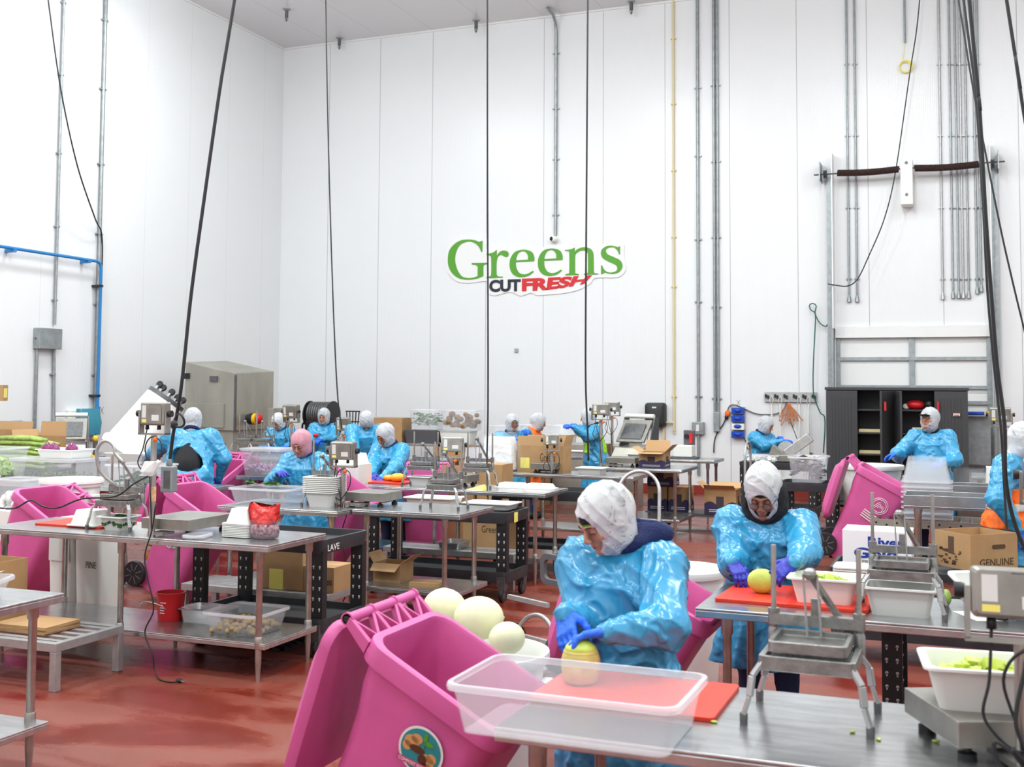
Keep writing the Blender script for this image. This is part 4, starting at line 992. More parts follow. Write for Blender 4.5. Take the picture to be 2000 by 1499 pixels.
for i, (x, y) in enumerate(((-4.88, 6.45), (-4.86, 6.93))):
    clear_tub('small clear lid tray lying near the scale, %s one' % ('nearer' if i == 0 else 'farther'), (x, y, TH), w=.16, d=.22, h=.03, rz=.2)
# printed bag
def sdf_blob(): pass
t = thing('produce_bag', 'clear bag of diced red vegetables with a red printed top', 'bag', (-4.46, 6.62, TH))
rr = []; N_ = 24
for z_, rx_, ry_, ph_ in ((0, .07, .05, 0), (.01, .095, .075, 0), (.05, .105, .085, .3), (.10, .10, .075, .6)):
    rr.append([(rx_ * (1 + .06 * math.sin(3 * a_ + ph_ * 5)) * math.cos(a_), ry_ * math.sin(a_), z_) for a_ in [2 * PI * k / N_ for k in range(N_)]])
MB().rings(rr).build('diced_contents', 'grape', t, smooth='all')
rr = []
for z_, rx_, ry_, sx_ in ((.10, .101, .076, 0), (.14, .115, .06, -.0), (.18, .12, .04, -.01), (.215, .12, .02, -.005), (.225, .11, .008, 0)):
    rr.append([(sx_ + rx_ * (1 + .05 * math.sin(5 * a_ + z_ * 30)) * math.cos(a_), ry_ * math.sin(a_) + .01 * math.sin(9 * a_), z_ + .02 * math.sin(2 * a_ + 1)) for a_ in [2 * PI * k / N_ for k in range(N_)]])
MB().rings(rr).build('printed_top', 'redbag', t, smooth='all')
rr = []
for z_, s_2 in ((0, 1.03), (.05, 1.1), (.10, 1.05), (.13, 1.12)):
    rr.append([(.1 * s_2 * math.cos(a_), .078 * s_2 * math.sin(a_), z_ + .001) for a_ in [2 * PI * k / N_ for k in range(N_)]])
MB().rings(rr, False, False).build('bag_film', 'film', t, smooth='all')
# under T1
t = thing('sanitizer_bucket', 'red sanitizer bucket on the undershelf of the long left table', 'bucket', (-5.33, 6.75, .25))
MB().lathe([(.085, 0), (.09, .01), (.105, .19), (.112, .19), (.112, .2), (.10, .2), (.086, .012)], 24, sx=1, sy=.9).build('bucket_body', 'red', t, smooth=True)
MB().tube([(.1 * math.cos(a_), -.02 + .0 * a_, .19 + .09 * math.sin(a_)) for a_ in [PI * k / 10 for k in range(11)]], .003, 6).build('bail_handle', 'steel_leg', t, matrix=Matrix.Rotation(.9, 4, 'X') @ Matrix.Translation((0, 0.0, 0.02)))
q = MB()
for i, w_ in enumerate((.04, .035, .045, .025, .05)): q.box(-.02, -.02 + w_, -.0905, -.089, .06 + i * .018, .066 + i * .018)
q.build('white_print', 'label', t)
b = MB(); tray(b, .40, .26, .10, flare=.015, rim=.015, r=.03)
tag(b.build('steel_pan', 'steel', loc=(-5.05, 6.83, .25), smooth=True), 'steel steam pan on the undershelf beside the red bucket', 'pan')
clear_tub('clear tub of brown mushrooms on the undershelf of the long left table', (-4.62, 6.66, .25), w=.46, d=.44, h=.15, fill='mush', fargs=dict(n=170, kind='ball', s=(.016, .024), seed=4, name='mushrooms'))
# ---- T2
for i in range(9):
    white_tray(ordinal(i, 9) + ' white tray of the short stack between press and looped cable scale', (-5.20, 8.62, TH + i * .016), w=.30, d=.28, h=.13, group='white trays in the short stack on the middle table')
for i in range(24):
    white_tray(ordinal(i, 24) + ' white tray of the tall stack behind the looped cable scale', (-6.17, 10.78, TH + .12 + i * .0088), w=.33, d=.32, h=.12, flip=True, group='white trays in the tall stack')
scale('bench scale with a dangling looped cable on the middle table', (-4.875, 8.90, TH), w=.38, d=.36, pole=(-.15, -.27), ph=.345, face=.0, hs=(.22, .155, .10), tilt=.05)
press('vegetable press standing over a tray in front of the worker in the pink hairnet', (-5.25, 8.66, TH), w=.2, rods=.30, lever=.35, rz=.3)
press('vegetable press at the right end of the middle table', (-4.17, 8.86, TH), w=.25, rods=.30, lever=.6)
clear_tub('empty shallow clear tub on the left part of the middle table', (-5.73, 8.58, TH), w=.62, d=.44, h=.15)
tag(MB().rings([rrect(.3, .3, .02, 0), rrect(.3, .3, .02, .014)]).build('cutting_board', 'board', loc=(-5.24, 8.8, TH), bevel=.002), 'red cutting board behind the short stack of white trays', 'cutting board', 'red cutting boards')
t = thing('melon_pieces', 'orange cut melon pieces on the red board by the pink hairnet worker', 'melon', (-5.26, 8.70, TH + .014))
for k, (x, y, r_) in enumerate(((-.06, 0, .05), (.03, .03, .05), (.1, -.02, .04))): MB().ball((x, y, r_ * .7), (r_, r_, r_ * .7), 12, 8).build('melon_chunk', 'orangef', t, smooth='all')
t = thing('leafy_greens', 'bunch of long green leaves in the shallow clear tub', 'vegetable', (-5.85, 8.62, TH + .02))
for k in range(16):
    a_ = -.5 + k * .11; L_ = .2 + .02 * (k % 4)
    b = MB(); b.hexa([(0, 0, .02), (.006, .0, .02), (.006, .01, .024), (0, .01, .024), (L_ * math.cos(a_) * .5, -L_ * .4, .10 + .01 * (k % 3)), (L_ * math.cos(a_) * .5 + .03, -L_ * .4, .10), (L_ * math.cos(a_) * .5 + .02, -L_ * .4 + .02, .12), (L_ * math.cos(a_) * .5, -L_ * .4 + .02, .12)])
    o = pieces(1, .1, .1, .1, .14, .05, .06, k, 'leaf'); o.build('leaf', 'leafdark' if k % 2 else 'leaf', t, loc=(.14 * math.cos(a_ * 3), .10 * math.sin(k), .03), rz=k)
for i, (x, y, lab) in enumerate(((-4.63, 9.62, 'white tray lid lying on the cart behind the middle table, left one'), (-4.15, 9.85, 'white tray lid lying on the cart behind the middle table, right one'))):
    white_tray(lab, (x, y, .80), w=.50, d=.34, h=.06 + .05 * (1 - i), m='foam')
# under T2
carton('open cardboard box with raised flaps under the middle table', (-4.67, 8.9, .25), .26, .25, .16, group='plain cardboard boxes', flaps=[('f', -.6, .1), ('r', .6, .14), ('l', .9, .1)])
tag(MB().box(-.13, .13, -.09, .09, 0, .03).build('cardboard_sheet', 'card', loc=(-4.3, 8.8, .25), rz=.2), 'flattened cardboard on the undershelf of the middle table', 'cardboard')
b = MB(); tray(b, .25, .34, .07, flare=.012, rim=.012, r=.03)
tag(b.build('steel_pan', 'steel', loc=(-4.75, 10.33, .34), smooth=True), 'small steel pan on the low rack behind the middle table', 'pan')
carton('cardboard box with a yellow label, left on the low rack', (-5.15, 8.03, .30), .42, .32, .34, group='yellow labelled cartons', prints=[('f', -.10, .03, .0, .16, 'yellowish')])
q = carton('shorter printed cardboard box right of the taller one on the low rack', (-4.80, 8.03, .30), .28, .30, .2, group='yellow labelled cartons', prints=[('f', -.09, .0, .0, .17, 'yellowish')])
box_text(q, 'Greens', 'f', .005, .06, .12, .06, 'brownink', .30)
# ---- T3
tag(MB().rings([rrect(.6, .36, .02, 0), rrect(.6, .36, .02, .014)]).build('cutting_board', 'board', loc=(-5.9, 11.02, TH), bevel=.002), 'red cutting board with orange melon halves', 'cutting board', 'red cutting boards')
for i, (x, y, r_, lab) in enumerate(((-5.88, 11.08, .055, 'smaller orange melon piece, left on the red board'), (-5.74, 11.02, .075, 'large orange melon half on the red board'))):
    t = thing('melon_half', lab, 'melon', (x, y, TH + .014)); b = MB(); b.ball((0, 0, r_ * .62), (r_ * 1.2, r_, r_ * .62), 16, 8); b.build('flesh', 'orangef', t, smooth='all')
press('vegetable press over a white tray beside the orange melon halves', (-5.36, 10.85, TH), w=.28, rods=.30, lever=.4)
white_tray('white tray under the press beside the melon halves', (-5.36, 10.83, TH), w=.28, d=.2, h=.10)
scale('bench scale with a pale mottled readout on the third table row', (-5.02, 11.02, TH), w=.34, d=.3, pole=(-.02, -.12), ph=.30, face=.25, hs=(.22, .15, .1), tilt=-.1, loops=False)
press('vegetable press on the third table row with a cord hanging across it', (-4.46, 10.92, TH), w=.28, rods=.30, lever=.8) if 0 else press('vegetable press with a cord hanging across it', (-4.74, 10.86, TH), w=.28, rods=.30, lever=.8)
for i, (x, y) in enumerate(((-4.42, 11.05), (-4.12, 11.05))):
    white_tray('upturned white tray at the right end of the third table row, %s' % ('left one' if i == 0 else 'right one'), (x, y, TH + .05), w=.34, d=.26, h=.05, flip=True)
tag(MB().hexa([(-.1, -.08, 0), (.08, -.06, 0), (.1, .05, 0), (-.06, .07, 0), (-.09, -.07, .003), (.07, -.05, .003), (.06, .04, .05), (-.05, .06, .003)]).build('yellow_cloth', 'yellowish', loc=(-4.66, 10.70, TH)), 'crumpled yellow slip under the press with the cord', 'paper')
carton('cardboard box with a brown logo under the third table row', (-4.62, 10.93, .25), .46, .34, .42, group='plain cardboard boxes')
q = bpy.data.objects['cardboard_box.%03d' % (sum(1 for o in bpy.data.objects if o.name.startswith('cardboard_box')) - 1)]
box_text(q, 'Greens', 'f', -.02, .2, .2, .07, 'brownink', .34)
for i, (x, y, lab) in enumerate(((-4.55, 11.6, 'red bucket under the third table row'), (-3.95, 12.0 + 1.2, 'red bucket under the table with bagged trays'))):
    t = thing('sanitizer_bucket', lab, 'bucket', (x, y, .275 if i == 0 else .25)); MB().lathe([(.085, 0), (.09, .01), (.105, .19), (.112, .19), (.112, .2), (.10, .2), (.086, .012)], 20).build('bucket_body', 'red', t, smooth=True)
# ---- T4: bagged trays, big carton
t = thing('bagged_tray_stack', 'stack of white trays inside a clear bag beside the big carton', 'tray stack', (-5.46, 13.25, TH)); t.scale = (1.15, 1, 1.05); 
rr = []
for z_, a_, c_2, xo in ((0, .30, .24, .0), (.02, .36, .28, 0), (.2, .34, .27, 0), (.36, .31, .25, -.01), (.40, .29, .23, -.01)): rr.append(rrect(a_, c_2, .04, z_, 4, xo))
MB().rings(rr).build('tray_pile', 'bag', t, smooth=True)
b = MB(); rr = []
for z_, k_, xo in ((0, 1.1, .02), (.12, 1.25, .03), (.3, 1.12, .0), (.42, .95, 0), (.46, .5, .1)): rr.append([(xo + .2 * k_ * math.cos(q_) * (1 + .08 * math.sin(5 * q_ + z_ * 9)), .17 * k_ * math.sin(q_) * (1 + .08 * math.sin(4 * q_)), z_) for q_ in [2 * PI * j / 28 for j in range(28)]])
b.rings(rr, False, False).build('bag_film', 'film', t, smooth='all')
q = carton('large open carton with a yellow label and an apple logo', (-4.94, 13.42, TH), .60, .32, .32, group='plain cardboard boxes', flaps=[('f', 1.5, .12), ('b', 1.5, .12), ('r', 1.3, .14)], prints=[('f', -.26, -.14, .04, .17, 'yellowish')])
box_text(q, 'Greens', 'f', .0, .13, .2, .10, 'brownink', .32)
scale('bench scale with a small tilted readout in front of the big carton', (-4.83, 13.16, TH), w=.3, d=.26, pole=(.12, -.12), ph=.28, face=.35, hs=(.17, .13, .1), tilt=-.05)
scale('bench scale with a tall pole left of the two readouts near the wall', (-4.30, 14.75, TH), w=.4, d=.34, pole=(-.26, -.2), ph=.62, face=.1, hs=(.22, .15, .1), tilt=0)
scale('bench scale with a tall pole right of the two readouts near the wall', (-5.05, 16.75, TH), w=.4, d=.4, pole=(-.02, .0), ph=.62, face=0, hs=(.22, .15, .1), tilt=0, platform=False)
white_tray('white tray at the right end of the table with bagged trays', (-4.25, 13.22, TH), w=.36, d=.3, h=.08)
press('small vegetable press behind the worker in the white net, far back', (-5.9, 16.7, TH), w=.26, rods=.2) if 0 else None
# stock on the low side behind the first tables: left corner

# ================================================================== row B (right) tables
steel_table('steel table in the foreground with the big clear tub and a press', -1.36, 1.4, 3.26, 4.02, (-1.24, 0.0, 1.3), shelf=None)
steel_table('steel table in front of the woman with glasses', -1.22, 1.5, 5.38, 6.12, (-1.08, .35, 1.4), shelf=None)
# foreground
clear_tub('big shallow clear tub overhanging the end of the foreground steel table', (-1.115, 3.34, TH), w=.72, d=.44, h=.15, flare=.025, m='frosted')
tag(MB().rings([rrect(.62, .44, .02, 0), rrect(.62, .44, .02, .014)]).build('cutting_board', 'board', loc=(-1.06, 3.78, TH), bevel=.002), 'red cutting board under the hands of the worker in the foreground', 'cutting board', 'red cutting boards')
t = thing('golden_melon', 'golden peeled melon held by the foreground worker behind the clear tub', 'melon', (-1.262, 3.80, TH + .014)); t.scale = (.95, .95, .9)
MB().lathe([(.0, 0), (.045, 0), (.062, .012), (.07, .05), (.071, .09), (.062, .125), (.045, .15), (.02, .165), (0, .168)], 22).build('melon_flesh', 'honey', t, smooth='all')
MB().lathe([(.064, .118), (.054, .142), (.036, .16), (0, .172)], 22).build('melon_rind', 'melong', t, smooth='all')
press('vegetable press standing on the foreground steel table', (-.475, 3.73, TH), w=.27, d=.24, s=1.0, rods=.255, lever=.42)
scale('bench scale with a tilted readout at the lower right corner', (.03, 3.66, TH), w=.34, d=.36, pole=(-.03, -.27), ph=.355, rz=.45, face=-.40, hs=(.25, .135, .12), tilt=-.12)
white_tray('white tray of green cut fruit on the foreground scale', (.03, 3.64, TH + .12), w=.36, d=.28, h=.125, rz=.12, fill='melong')
rnd = random.Random(5)
for i, (px, py) in enumerate(((1395, 1413), (1665, 1432), (1716, 1447), (1828, 1451))):
    x, y, z = atz(px, py, TH)
    tag(MB().ball((0, 0, .004), (.012, .007, .004), 8, 5).build('melon_scrap', 'melong', loc=(x, y, z), rz=i), ('yellow melon scrap at the corner of the foreground red board', 'small melon scrap behind the right foot of the foreground press', 'small melon scrap right of the foreground press', 'pale melon scrap under the edge of the foreground scale')[i], 'food scrap', 'melon scraps on the foreground table')
# second table
tag(MB().rings([rrect(.72, .52, .02, 0), rrect(.72, .52, .02, .016)]).build('cutting_board', 'board', loc=(-.80, 5.82, TH), rz=-.04, bevel=.002), 'red cutting board in front of the woman with glasses', 'cutting board', 'red cutting boards')
t = thing('cut_melon', 'yellow green melon piece in the gloved hands of the woman with glasses', 'melon', (-.975, 5.80, TH + .016))
MB().ball((0, 0, .06), (.075, .05, .062), 18, 10).build('melon_rind', 'melong', t, smooth='all')
white_tray('white tray with green melon on the red board of the woman with glasses', (-.66, 5.72, TH + .016), w=.34, d=.27, h=.12, fill='melong')
press('vegetable press over a white tray on the second right table', (-.305, 5.62, TH), w=.27, d=.2, s=1.0, rods=.28, lever=.5)
white_tray('white tray standing under the press on the second right table', (-.31, 5.62, TH), w=.34, d=.25, h=.13)
for i in range(6):
    white_tray(ordinal(i, 6) + ' white tray of the stack behind the press, second right table', (-.50, 6.02, TH + .012 * i + (.0)), w=.30, d=.2, h=.09, group='white trays stacked behind the press')
white_tray('white tray lying tipped beside a melon slice on the second right table', (.02, 5.98, TH + .03), w=.26, d=.2, h=.10, rz=.5, tiltx=.35)
t = thing('melon_slice', 'pale green melon slice leaning on the tipped white tray', 'melon', (-.12, 5.90, TH)); MB().ball((0, 0, .04), (.025, .05, .04), 14, 9).build('slice_body', 'lettuce', t, smooth='all')
tag(MB().hexa([(-.08, -.12, 0), (.1, -.12, 0), (.08, .12, 0), (-.1, .1, 0), (-.08, -.12, .001), (.1, -.12, .001), (.08, .12, .001), (-.1, .1, .001)]).build('paper_sheet', 'white', loc=(.04, 5.72, TH), rz=.4), 'white paper sheet on the second right table', 'paper')
scale('bench scale hidden behind the foreground readout on the second right table', (.24, 5.78, TH), w=.34, d=.36, pole=(.1, .2), ph=.5, face=0, hs=(.22, .15, .1))
b = MB(); b.box(-.045, .045, -.03, .03, 0, .85)
t = cart('black utility cart standing under the second right table', -.45, .95, 6.2, 6.75, h=.80)
for i, px in enumerate((1345 + 600,)):
    pass
b = MB()
t = thing('cart_post', 'black slotted post of a shelf unit below the second right table', 'shelf post', (-.10, 5.9, 0)) if 0 else None

# waste bins
R36 = .50
fb = bin_tilted('big pink waste bin with a round compost sticker in the foreground', (-1.93, 3.50), th=R36)
sticker_on(fb, -.215, .80, -.303, r=.098, ang=-.2, slope=.15)
b2 = bin_tilted('pink waste bin leaning on the left end of the second right table', (-1.68, 5.50), th=R36)
b3 = bin_tilted('pink waste bin with a white emblem, leaning right of the woman with glasses', (-1.10, 12.5), th=R36, s=.95)
# white emblem of b3
Mx = Matrix.Translation((-.20, -.302, .76)) @ Matrix.Rotation(.12, 4, 'X') @ Matrix.Rotation(.12, 4, 'Y')
b = MB()
for rr_ in (.09, .072):
    b.tube([(rr_ * math.cos(q), 0, rr_ * math.sin(q)) for q in [2 * PI * k / 30 for k in range(30)]], .003, 4, close=True)
for k in range(5): b.tube([(-.05 + .02 * k, 0, -.05 + .01 * k), (-.03 + .02 * k, 0, .02), (-.01 + .015 * k, 0, .04 - .02 * k)], .003, 4)
for k, w_ in enumerate((.20, .16, .18, .14)): b.box(-.11, -.11 + w_, -.002, .001, -.13 - .026 * k, -.118 - .026 * k)
b.build('white_emblem', 'white', b3, matrix=Mx)
b4 = bin_tilted('pink waste bin leaning on the end of the table with the clear tub', (-6.52, 8.14), th=R36)
sticker_on(b4, -.30, .62, -.278, r=.1, ang=.3, slope=.07)
b5 = bin_tilted('pink waste bin with its opening toward the viewer beside the worker seen from behind', (-8.48, 11.5), th=.50, rz=-1.75)
b6 = bin_tilted('pink waste bin under the left edge, with a round sticker', (-7.52, 8.0), th=.52, rz=-PI / 2, roll=1, side=-1, lid=False)
b7 = bin_tilted('pink waste bin between the pink hairnet worker and the tall tray stack', (-6.10, 10.0), th=.5, s=.85)
b8 = bin_tilted('pink waste bin behind the press with the melon halves', (-6.22, 12.1), th=.12, rz=-1.2, s=.9)
b9 = bin_tilted('pink waste bin leaning behind the short table row, below the melon halves', (-5.35, 9.75 + 1.9), th=.52, s=.85) if 0 else None
# white barrels
def barrel(label, loc, r=.28, h=.70, text=None, m='white', fill=None, tilt=None, lid=False, name='round_bin'):
    t = thing(name, label, 'bin', loc, 0, 'round white bins' if m == 'white' else None)
    b = MB(); b.lathe([(r * .80, 0), (r * .82, .02), (r * .95, h * .93), (r * 1.03, h * .94), (r * 1.05, h * .97), (r * 1.04, h), (r * .97, h), (r * .92, h * .92), (r * .78, .03)], 36); b.build('bin_body', m, t, smooth=True)
    for s_ in (-1, 1): MB().box(s_ * r * .96, s_ * r * 1.12, -.05, .05, h * .78, h * .86).build('side_handle', m, t, bevel=.01)
    if text:
        def wp_(x, y): return (x, y)
        text_mesh(text, 1, .001, 'lettering', 'black', t, (-.08, -r * .935, h * .70), fit=(.2, .06))
    if tilt: t.rotation_euler = tilt
    return t
barrel('round white bin full of pale melons behind the foreground pink bin', (-2.06, 4.80, 0), r=.29, h=.74)
for i, (px, py, z, r_, lab) in enumerate(((868, 1187, .80, .105, 'pale whole melon, leftmost on the round white bin'), (935, 1208, .80, .115, 'pale whole melon, middle and largest on the round white bin'), (990, 1248, .74, .085, 'pale whole melon, lowest and rightmost in the round white bin'))):
    x, y, z = aty(px, py, (4.95, 4.82, 4.70)[i])
    t = thing('pale_melon', lab, 'melon', (x, y, z - .05), .5 * i, 'pale melons in the round white bin')
    MB().ball((0, 0, .05), (r_, r_ * .85, r_ * .85), 24, 14).build('melon_body', 'melon', t, smooth='all')
    MB().ball((r_ * .98, 0, .05), (.006, .01, .01), 8, 6).build('stem_scar', 'melong', t, smooth='all')
barrel('round white bin behind the young worker, left of the woman with glasses', (-1.80, 7.5, 0), r=.30, h=.74)
# cart behind second table carrying boxes
b = MB()
t = cart('low black cart behind the second right table carrying the two cartons', -.95, .75, 8.45, 9.1, h=.66, rail=.06)
q = carton('white produce carton with blue River Gold lettering', (-.63, 8.72, .67), .47, .34, .25, m='whitebox', name='produce_carton')
box_text(q, 'River', 'f', -.06, .135, .25, .075, 'blueink', .34); box_text(q, 'Gold', 'f', -.155, .055, .29, .075, 'blueink', .34); box_text(q, 'PREMIUM', 'f', -.10, .02, .17, .022, 'goldink', .34)
MB().lathe([(.012, 0), (.012, -.001)], 12, (.2355, .02, .16), axis='x').build('hand_hole', 'black', q)
q = carton('open brown carton with GENUINE lettering and a fruit drawing', (.02, 8.86, .67), .42, .36, .25, rz=.75, flaps=[], name='produce_carton')
box_text(q, 'GENUINE', 'f', -.13, .03, .30, .05, 'brownink', .36)
MB().rings([[(p[0] + .04, -.1805, p[1] + .16) for p in rrect(.12, .03, .014, 0)], [(p[0] + .04, -.182, p[1] + .16) for p in rrect(.12, .03, .014, 0)]]).build('hand_hole', 'brownink', q)
b = MB(); rnd = random.Random(3)
for k in range(26):
    yy = rnd.uniform(-.10, .12); zz = rnd.uniform(.02, .12); disc_ = MB()
    b.box(-.2115, -.2102, yy, yy + rnd.uniform(.01, .04), zz, zz + rnd.uniform(.006, .02))
b.box(-.2118, -.2102, -.02, .035, .10, .22); b.build('fruit_drawing', 'brownink', q)

# ---- sinks / conveyor / stacked tubs at right
def trough(label, x0, x1, y0, y1, h, legs):
    t = thing('drain_table', label, 'table', ((x0 + x1) / 2, (y0 + y1) / 2, 0), 0, 'long steel drain tables'); a, c = (x1 - x0) / 2, (y1 - y0) / 2
    b = MB(); b.box(-a, a, -c, c, h - .11, h - .10)
    b.box(-a, a, -c, -c + .012, h - .10, h); b.box(-a, a, c - .012, c, h - .10, h); b.box(-a, -a + .012, -c + .012, c - .012, h - .10, h); b.box(a - .012, a, -c + .012, c - .012, h - .10, h); b.box(-a, a, -c + .02, -c + .05, h - .13, h - .11)
    b.build('trough', 'steel', t, bevel=.003)
    for lx in legs:
        for ly in (-c + .05, c - .05): MB().lathe([(.03, h - .13), (.03, h - .2), (.022, h - .22), (.022, 0)], 12, (lx - (x0 + x1) / 2, ly, 0)).build('leg', 'steel_leg', t, smooth=True)
    return t
trough('long steel drain table at the right, the nearer of two', -.60, 1.5, 11.5, 12.05, .93, (-.48, 1.3))
trough('long steel drain table at the right, the farther one behind', -.42, 1.6, 12.9, 13.35, .93, (-.3, 1.4))
for i in range(9):
    clear_tub(ordinal(i, 9) + ' clear tub of the upturned stack in front of the worker with a cap', (-.62, 12.45, .60 + .30 + i * .045), w=.52 if i else .54, d=.40, h=.30 if i > 7 else .10, flip=True, flare=.045 if i > 7 else .02, group='clear tubs in the upturned stack', m='clearrim' if i > 7 else 'clear') if 0 else None
for i in range(8):
    clear_tub(ordinal(i, 8) + ' clear tub of the upturned stack before the capped worker', (-.42, 12.47, .62 + .26 + i * .052), w=.50, d=.38, h=.26, flip=True, flare=.05, group='clear tubs in the upturned stack', m='clear')
t = thing('conveyor', 'low perforated steel conveyor frame behind the drain table', 'conveyor', (.2, 12.47, 0))
for sy in (-.28, .28):
    b = MB(); b.box(-1.15, 1.2, sy - .01, sy + .01, .54, .62); rl = b.build('side_rail', 'machine', t)
    q = MB()
    for k in range(22): q.lathe([(.011, 0), (.011, -.001)], 8, (-1.1 + k * .1, sy - .0105, .585 - .02 * (k % 2)), axis='y')
    q.build('rail_holes', 'black', rl)
for k in range(24): MB().tube([(-1.1 + .1 * k, -.27, .6), (-1.1 + .1 * k, .27, .6)], .018, 10).build('roller', 'castdark', t, smooth=True)
for x in (-1.05, 0, 1.1):
    for sy in (-.25, .25): MB().box(x - .03, x + .03, sy - .03, sy + .03, 0, .54).build('leg', 'machine', t)
MB().hexa([(-1.02, -.30, .42), (-.95, -.30, .42), (-.95, -.28, .42), (-1.02, -.28, .42), (-1.12, -.30, .54), (-.85, -.30, .54), (-.85, -.28, .54), (-1.12, -.28, .54)]).build('support_bracket', 'machine', t)
t = clear_tub('clear perforated tub on the floor under the drain table', (.25, 10.95, .3), w=.62, d=.4, h=.22, m='clear') 
b = MB(); b.box(-.4, .4, -.25, .25, .26, .3)
for sx in (-.36, .36):
    for sy in (-.21, .21): b.box(sx - .03, sx + .03, sy - .03, sy + .03, 0, .26)
tag(b.build('low_stand', 'blackp', loc=(.25, 10.95, 0)), 'low black stand under the clear perforated tub', 'stand')
barrel('round grey tub on the floor beside the worker in the orange vest', (.30, 10.15, 0), r=.28, h=.66, m='bucketgrey', name='round_tub')
white_tray('white tall bin standing upturned behind the farther drain table', (.36, 13.75, .62 + .46), w=.5, d=.4, h=.46, flip=True, name='white_bin')
tag(MB().box(-.6, .6, -.3, .3, 0, .62).build('white_cabinet', 'machine', loc=(.45, 13.8, 0), bevel=.01), 'low steel stand behind the drain tables at the right edge', 'stand')
t = thing('greens_bag', 'clear bag of dark greens between stacked tubs and the white bin', 'bag', (-.02, 13.75, .62))
pieces(140, .34, .3, 0, .24, .02, .04, 9, 'leaf').build('bagged_greens', 'leaf', t)['kind'] = 'stuff'
b = MB(); b.rings([[(.2 * k_ * math.cos(q_) * (1 + .1 * math.sin(5 * q_)), .17 * k_ * math.sin(q_), z_) for q_ in [2 * PI * j / 26 for j in range(26)]] for z_, k_ in ((0, .9), (.1, 1.1), (.25, 1.05), (.36, .8), (.44, .75))], False, False); b.build('bag_film', 'film', t, smooth='all')
scale('bench scale with a yellowed readout at the right end of the wall', (.34, 15.2, TH), w=.34, d=.3, pole=(0, -.1), ph=.60, face=0, hs=(.24, .17, .1), platform=False, loops=False)
steel_table('steel table end behind the worker in the orange vest', .0, 1.8, 14.9, 15.6, (.1, 1.7), shelf=None)
# ---- cabinet
def cabinet():
    t = thing('storage_cabinet', 'tall black plastic cabinet with its doors partly open before the dock door', 'cabinet', (-1.13, 19.85, 0)); X0, X1 = -1.13 - .0, 0
    def bx(nm, x0, x1, y0, y1, z0, z1, m='cabinet', p=None, bev=.006): return MB().box(x0, x1, y0, y1, z0, z1).build(nm, m, p or t, bevel=bev)
    L_, R_ = -1.09, 1.10
    bx('back_panel', L_, R_, .28, .30, .05, 1.94); bx('top_panel', L_ - .02, R_ + .02, -.30, .32, 1.92, 1.97); bx('bottom_panel', L_, R_, -.28, .28, .03, .09)
    for x in (L_, -.04, R_ - .04): bx('side_panel', x, x + .04, -.27, .28, .09, 1.92)
    for z in (.45, .85, 1.2, 1.58):
        bx('shelf', L_ + .04, -.04, -.2, .28, z, z + .03); bx('shelf', .0, R_ - .04, -.2, .28, z, z + .03)
    def door(x0, x1, y0, y1, nm='door'):
        d = MB(); dx, dy = x1 - x0, y1 - y0; n = Vector((dy, -dx, 0)).normalized() * .035
        a, c = Vector((x0, y0, 0)), Vector((x1, y1, 0))
        z0, z1 = .1, 1.91
        d.hexa([tuple(a + Vector((0, 0, z0))), tuple(c + Vector((0, 0, z0))), tuple(c - n + Vector((0, 0, z0))), tuple(a - n + Vector((0, 0, z0))), tuple(a + Vector((0, 0, z1))), tuple(c + Vector((0, 0, z1))), tuple(c - n + Vector((0, 0, z1))), tuple(a - n + Vector((0, 0, z1)))])
        o = d.build(nm, 'cabinet', t, bevel=.004)
        g = MB(); u = (c - a).normalized(); ln = (c - a).length; m_ = n.normalized() * .004
        for k in range(1, 8):
            p = a + u * (ln * (.1 + .8 * k / 8)); w = u * .008
            g.hexa([tuple(p - w + Vector((0, 0, .2))), tuple(p + w + Vector((0, 0, .2))), tuple(p + w * .3 + m_ + Vector((0, 0, .2))), tuple(p - w * .3 + m_ + Vector((0, 0, .2))), tuple(p - w + Vector((0, 0, 1.8))), tuple(p + w + Vector((0, 0, 1.8))), tuple(p + w * .3 + m_ + Vector((0, 0, 1.8))), tuple(p - w * .3 + m_ + Vector((0, 0, 1.8)))])
        g.build('door_ribs', 'cabinet', o)
        return o
    door(L_, L_ + .50, -.30, -.30); door(-.04, -.20, -.30, -.86); door(.0, .1, -.30, -.80); dd = door(R_ - .50, R_, -.30, -.30)
    MB().box(R_ - .22, R_ - .12, -.34, -.335, 1.52, 1.56).build('white_label', 'label', dd); MB().box(R_ - .21, R_ - .13, -.342, -.34, 1.525, 1.54).build('red_print', 'signred', dd)
    for x in (-.13, R_ - .46): MB().box(x, x + .03, -.87 if x < 0 else -.345, -.86 if x < 0 else -.335, 1.6, 1.74).build('red_latch', 'red', t)
    return t
cabinet()
CX, CY = -1.13, 19.85
t = thing('tool_case', 'red power tool case on the top shelf of the black cabinet', 'tool', (CX + .30, CY - .05, 1.61)); MB().ball((0, 0, .075), (.15, .1, .08), 14, 8).build('case_body', 'red', t, smooth='all'); MB().ball((-.14, -.02, .05), (.06, .03, .05), 10, 6).build('case_grip', 'label', t, smooth='all')
tag(MB().ball((0, 0, .085), (.085, .085, .085), 16, 12).build('dark_helmet', 'black', loc=(CX + .52, CY - .08, 1.61), smooth='all'), 'glossy dark ball beside the red case in the cabinet', 'helmet')
for i, (x, z, lab) in enumerate(((-.42, 1.23, 'upper'), (-.42, .88, 'middle'), (-.42, .48, 'lower'))):
    tag(MB().box(-.16, .22, -.12, .12, 0, .05).build('parts_tray', 'ochre', loc=(CX + x, CY - .08, z), bevel=.005), 'pale tray of parts on the %s shelf in the left half of the cabinet' % lab, 'tray', 'pale trays in the black cabinet')
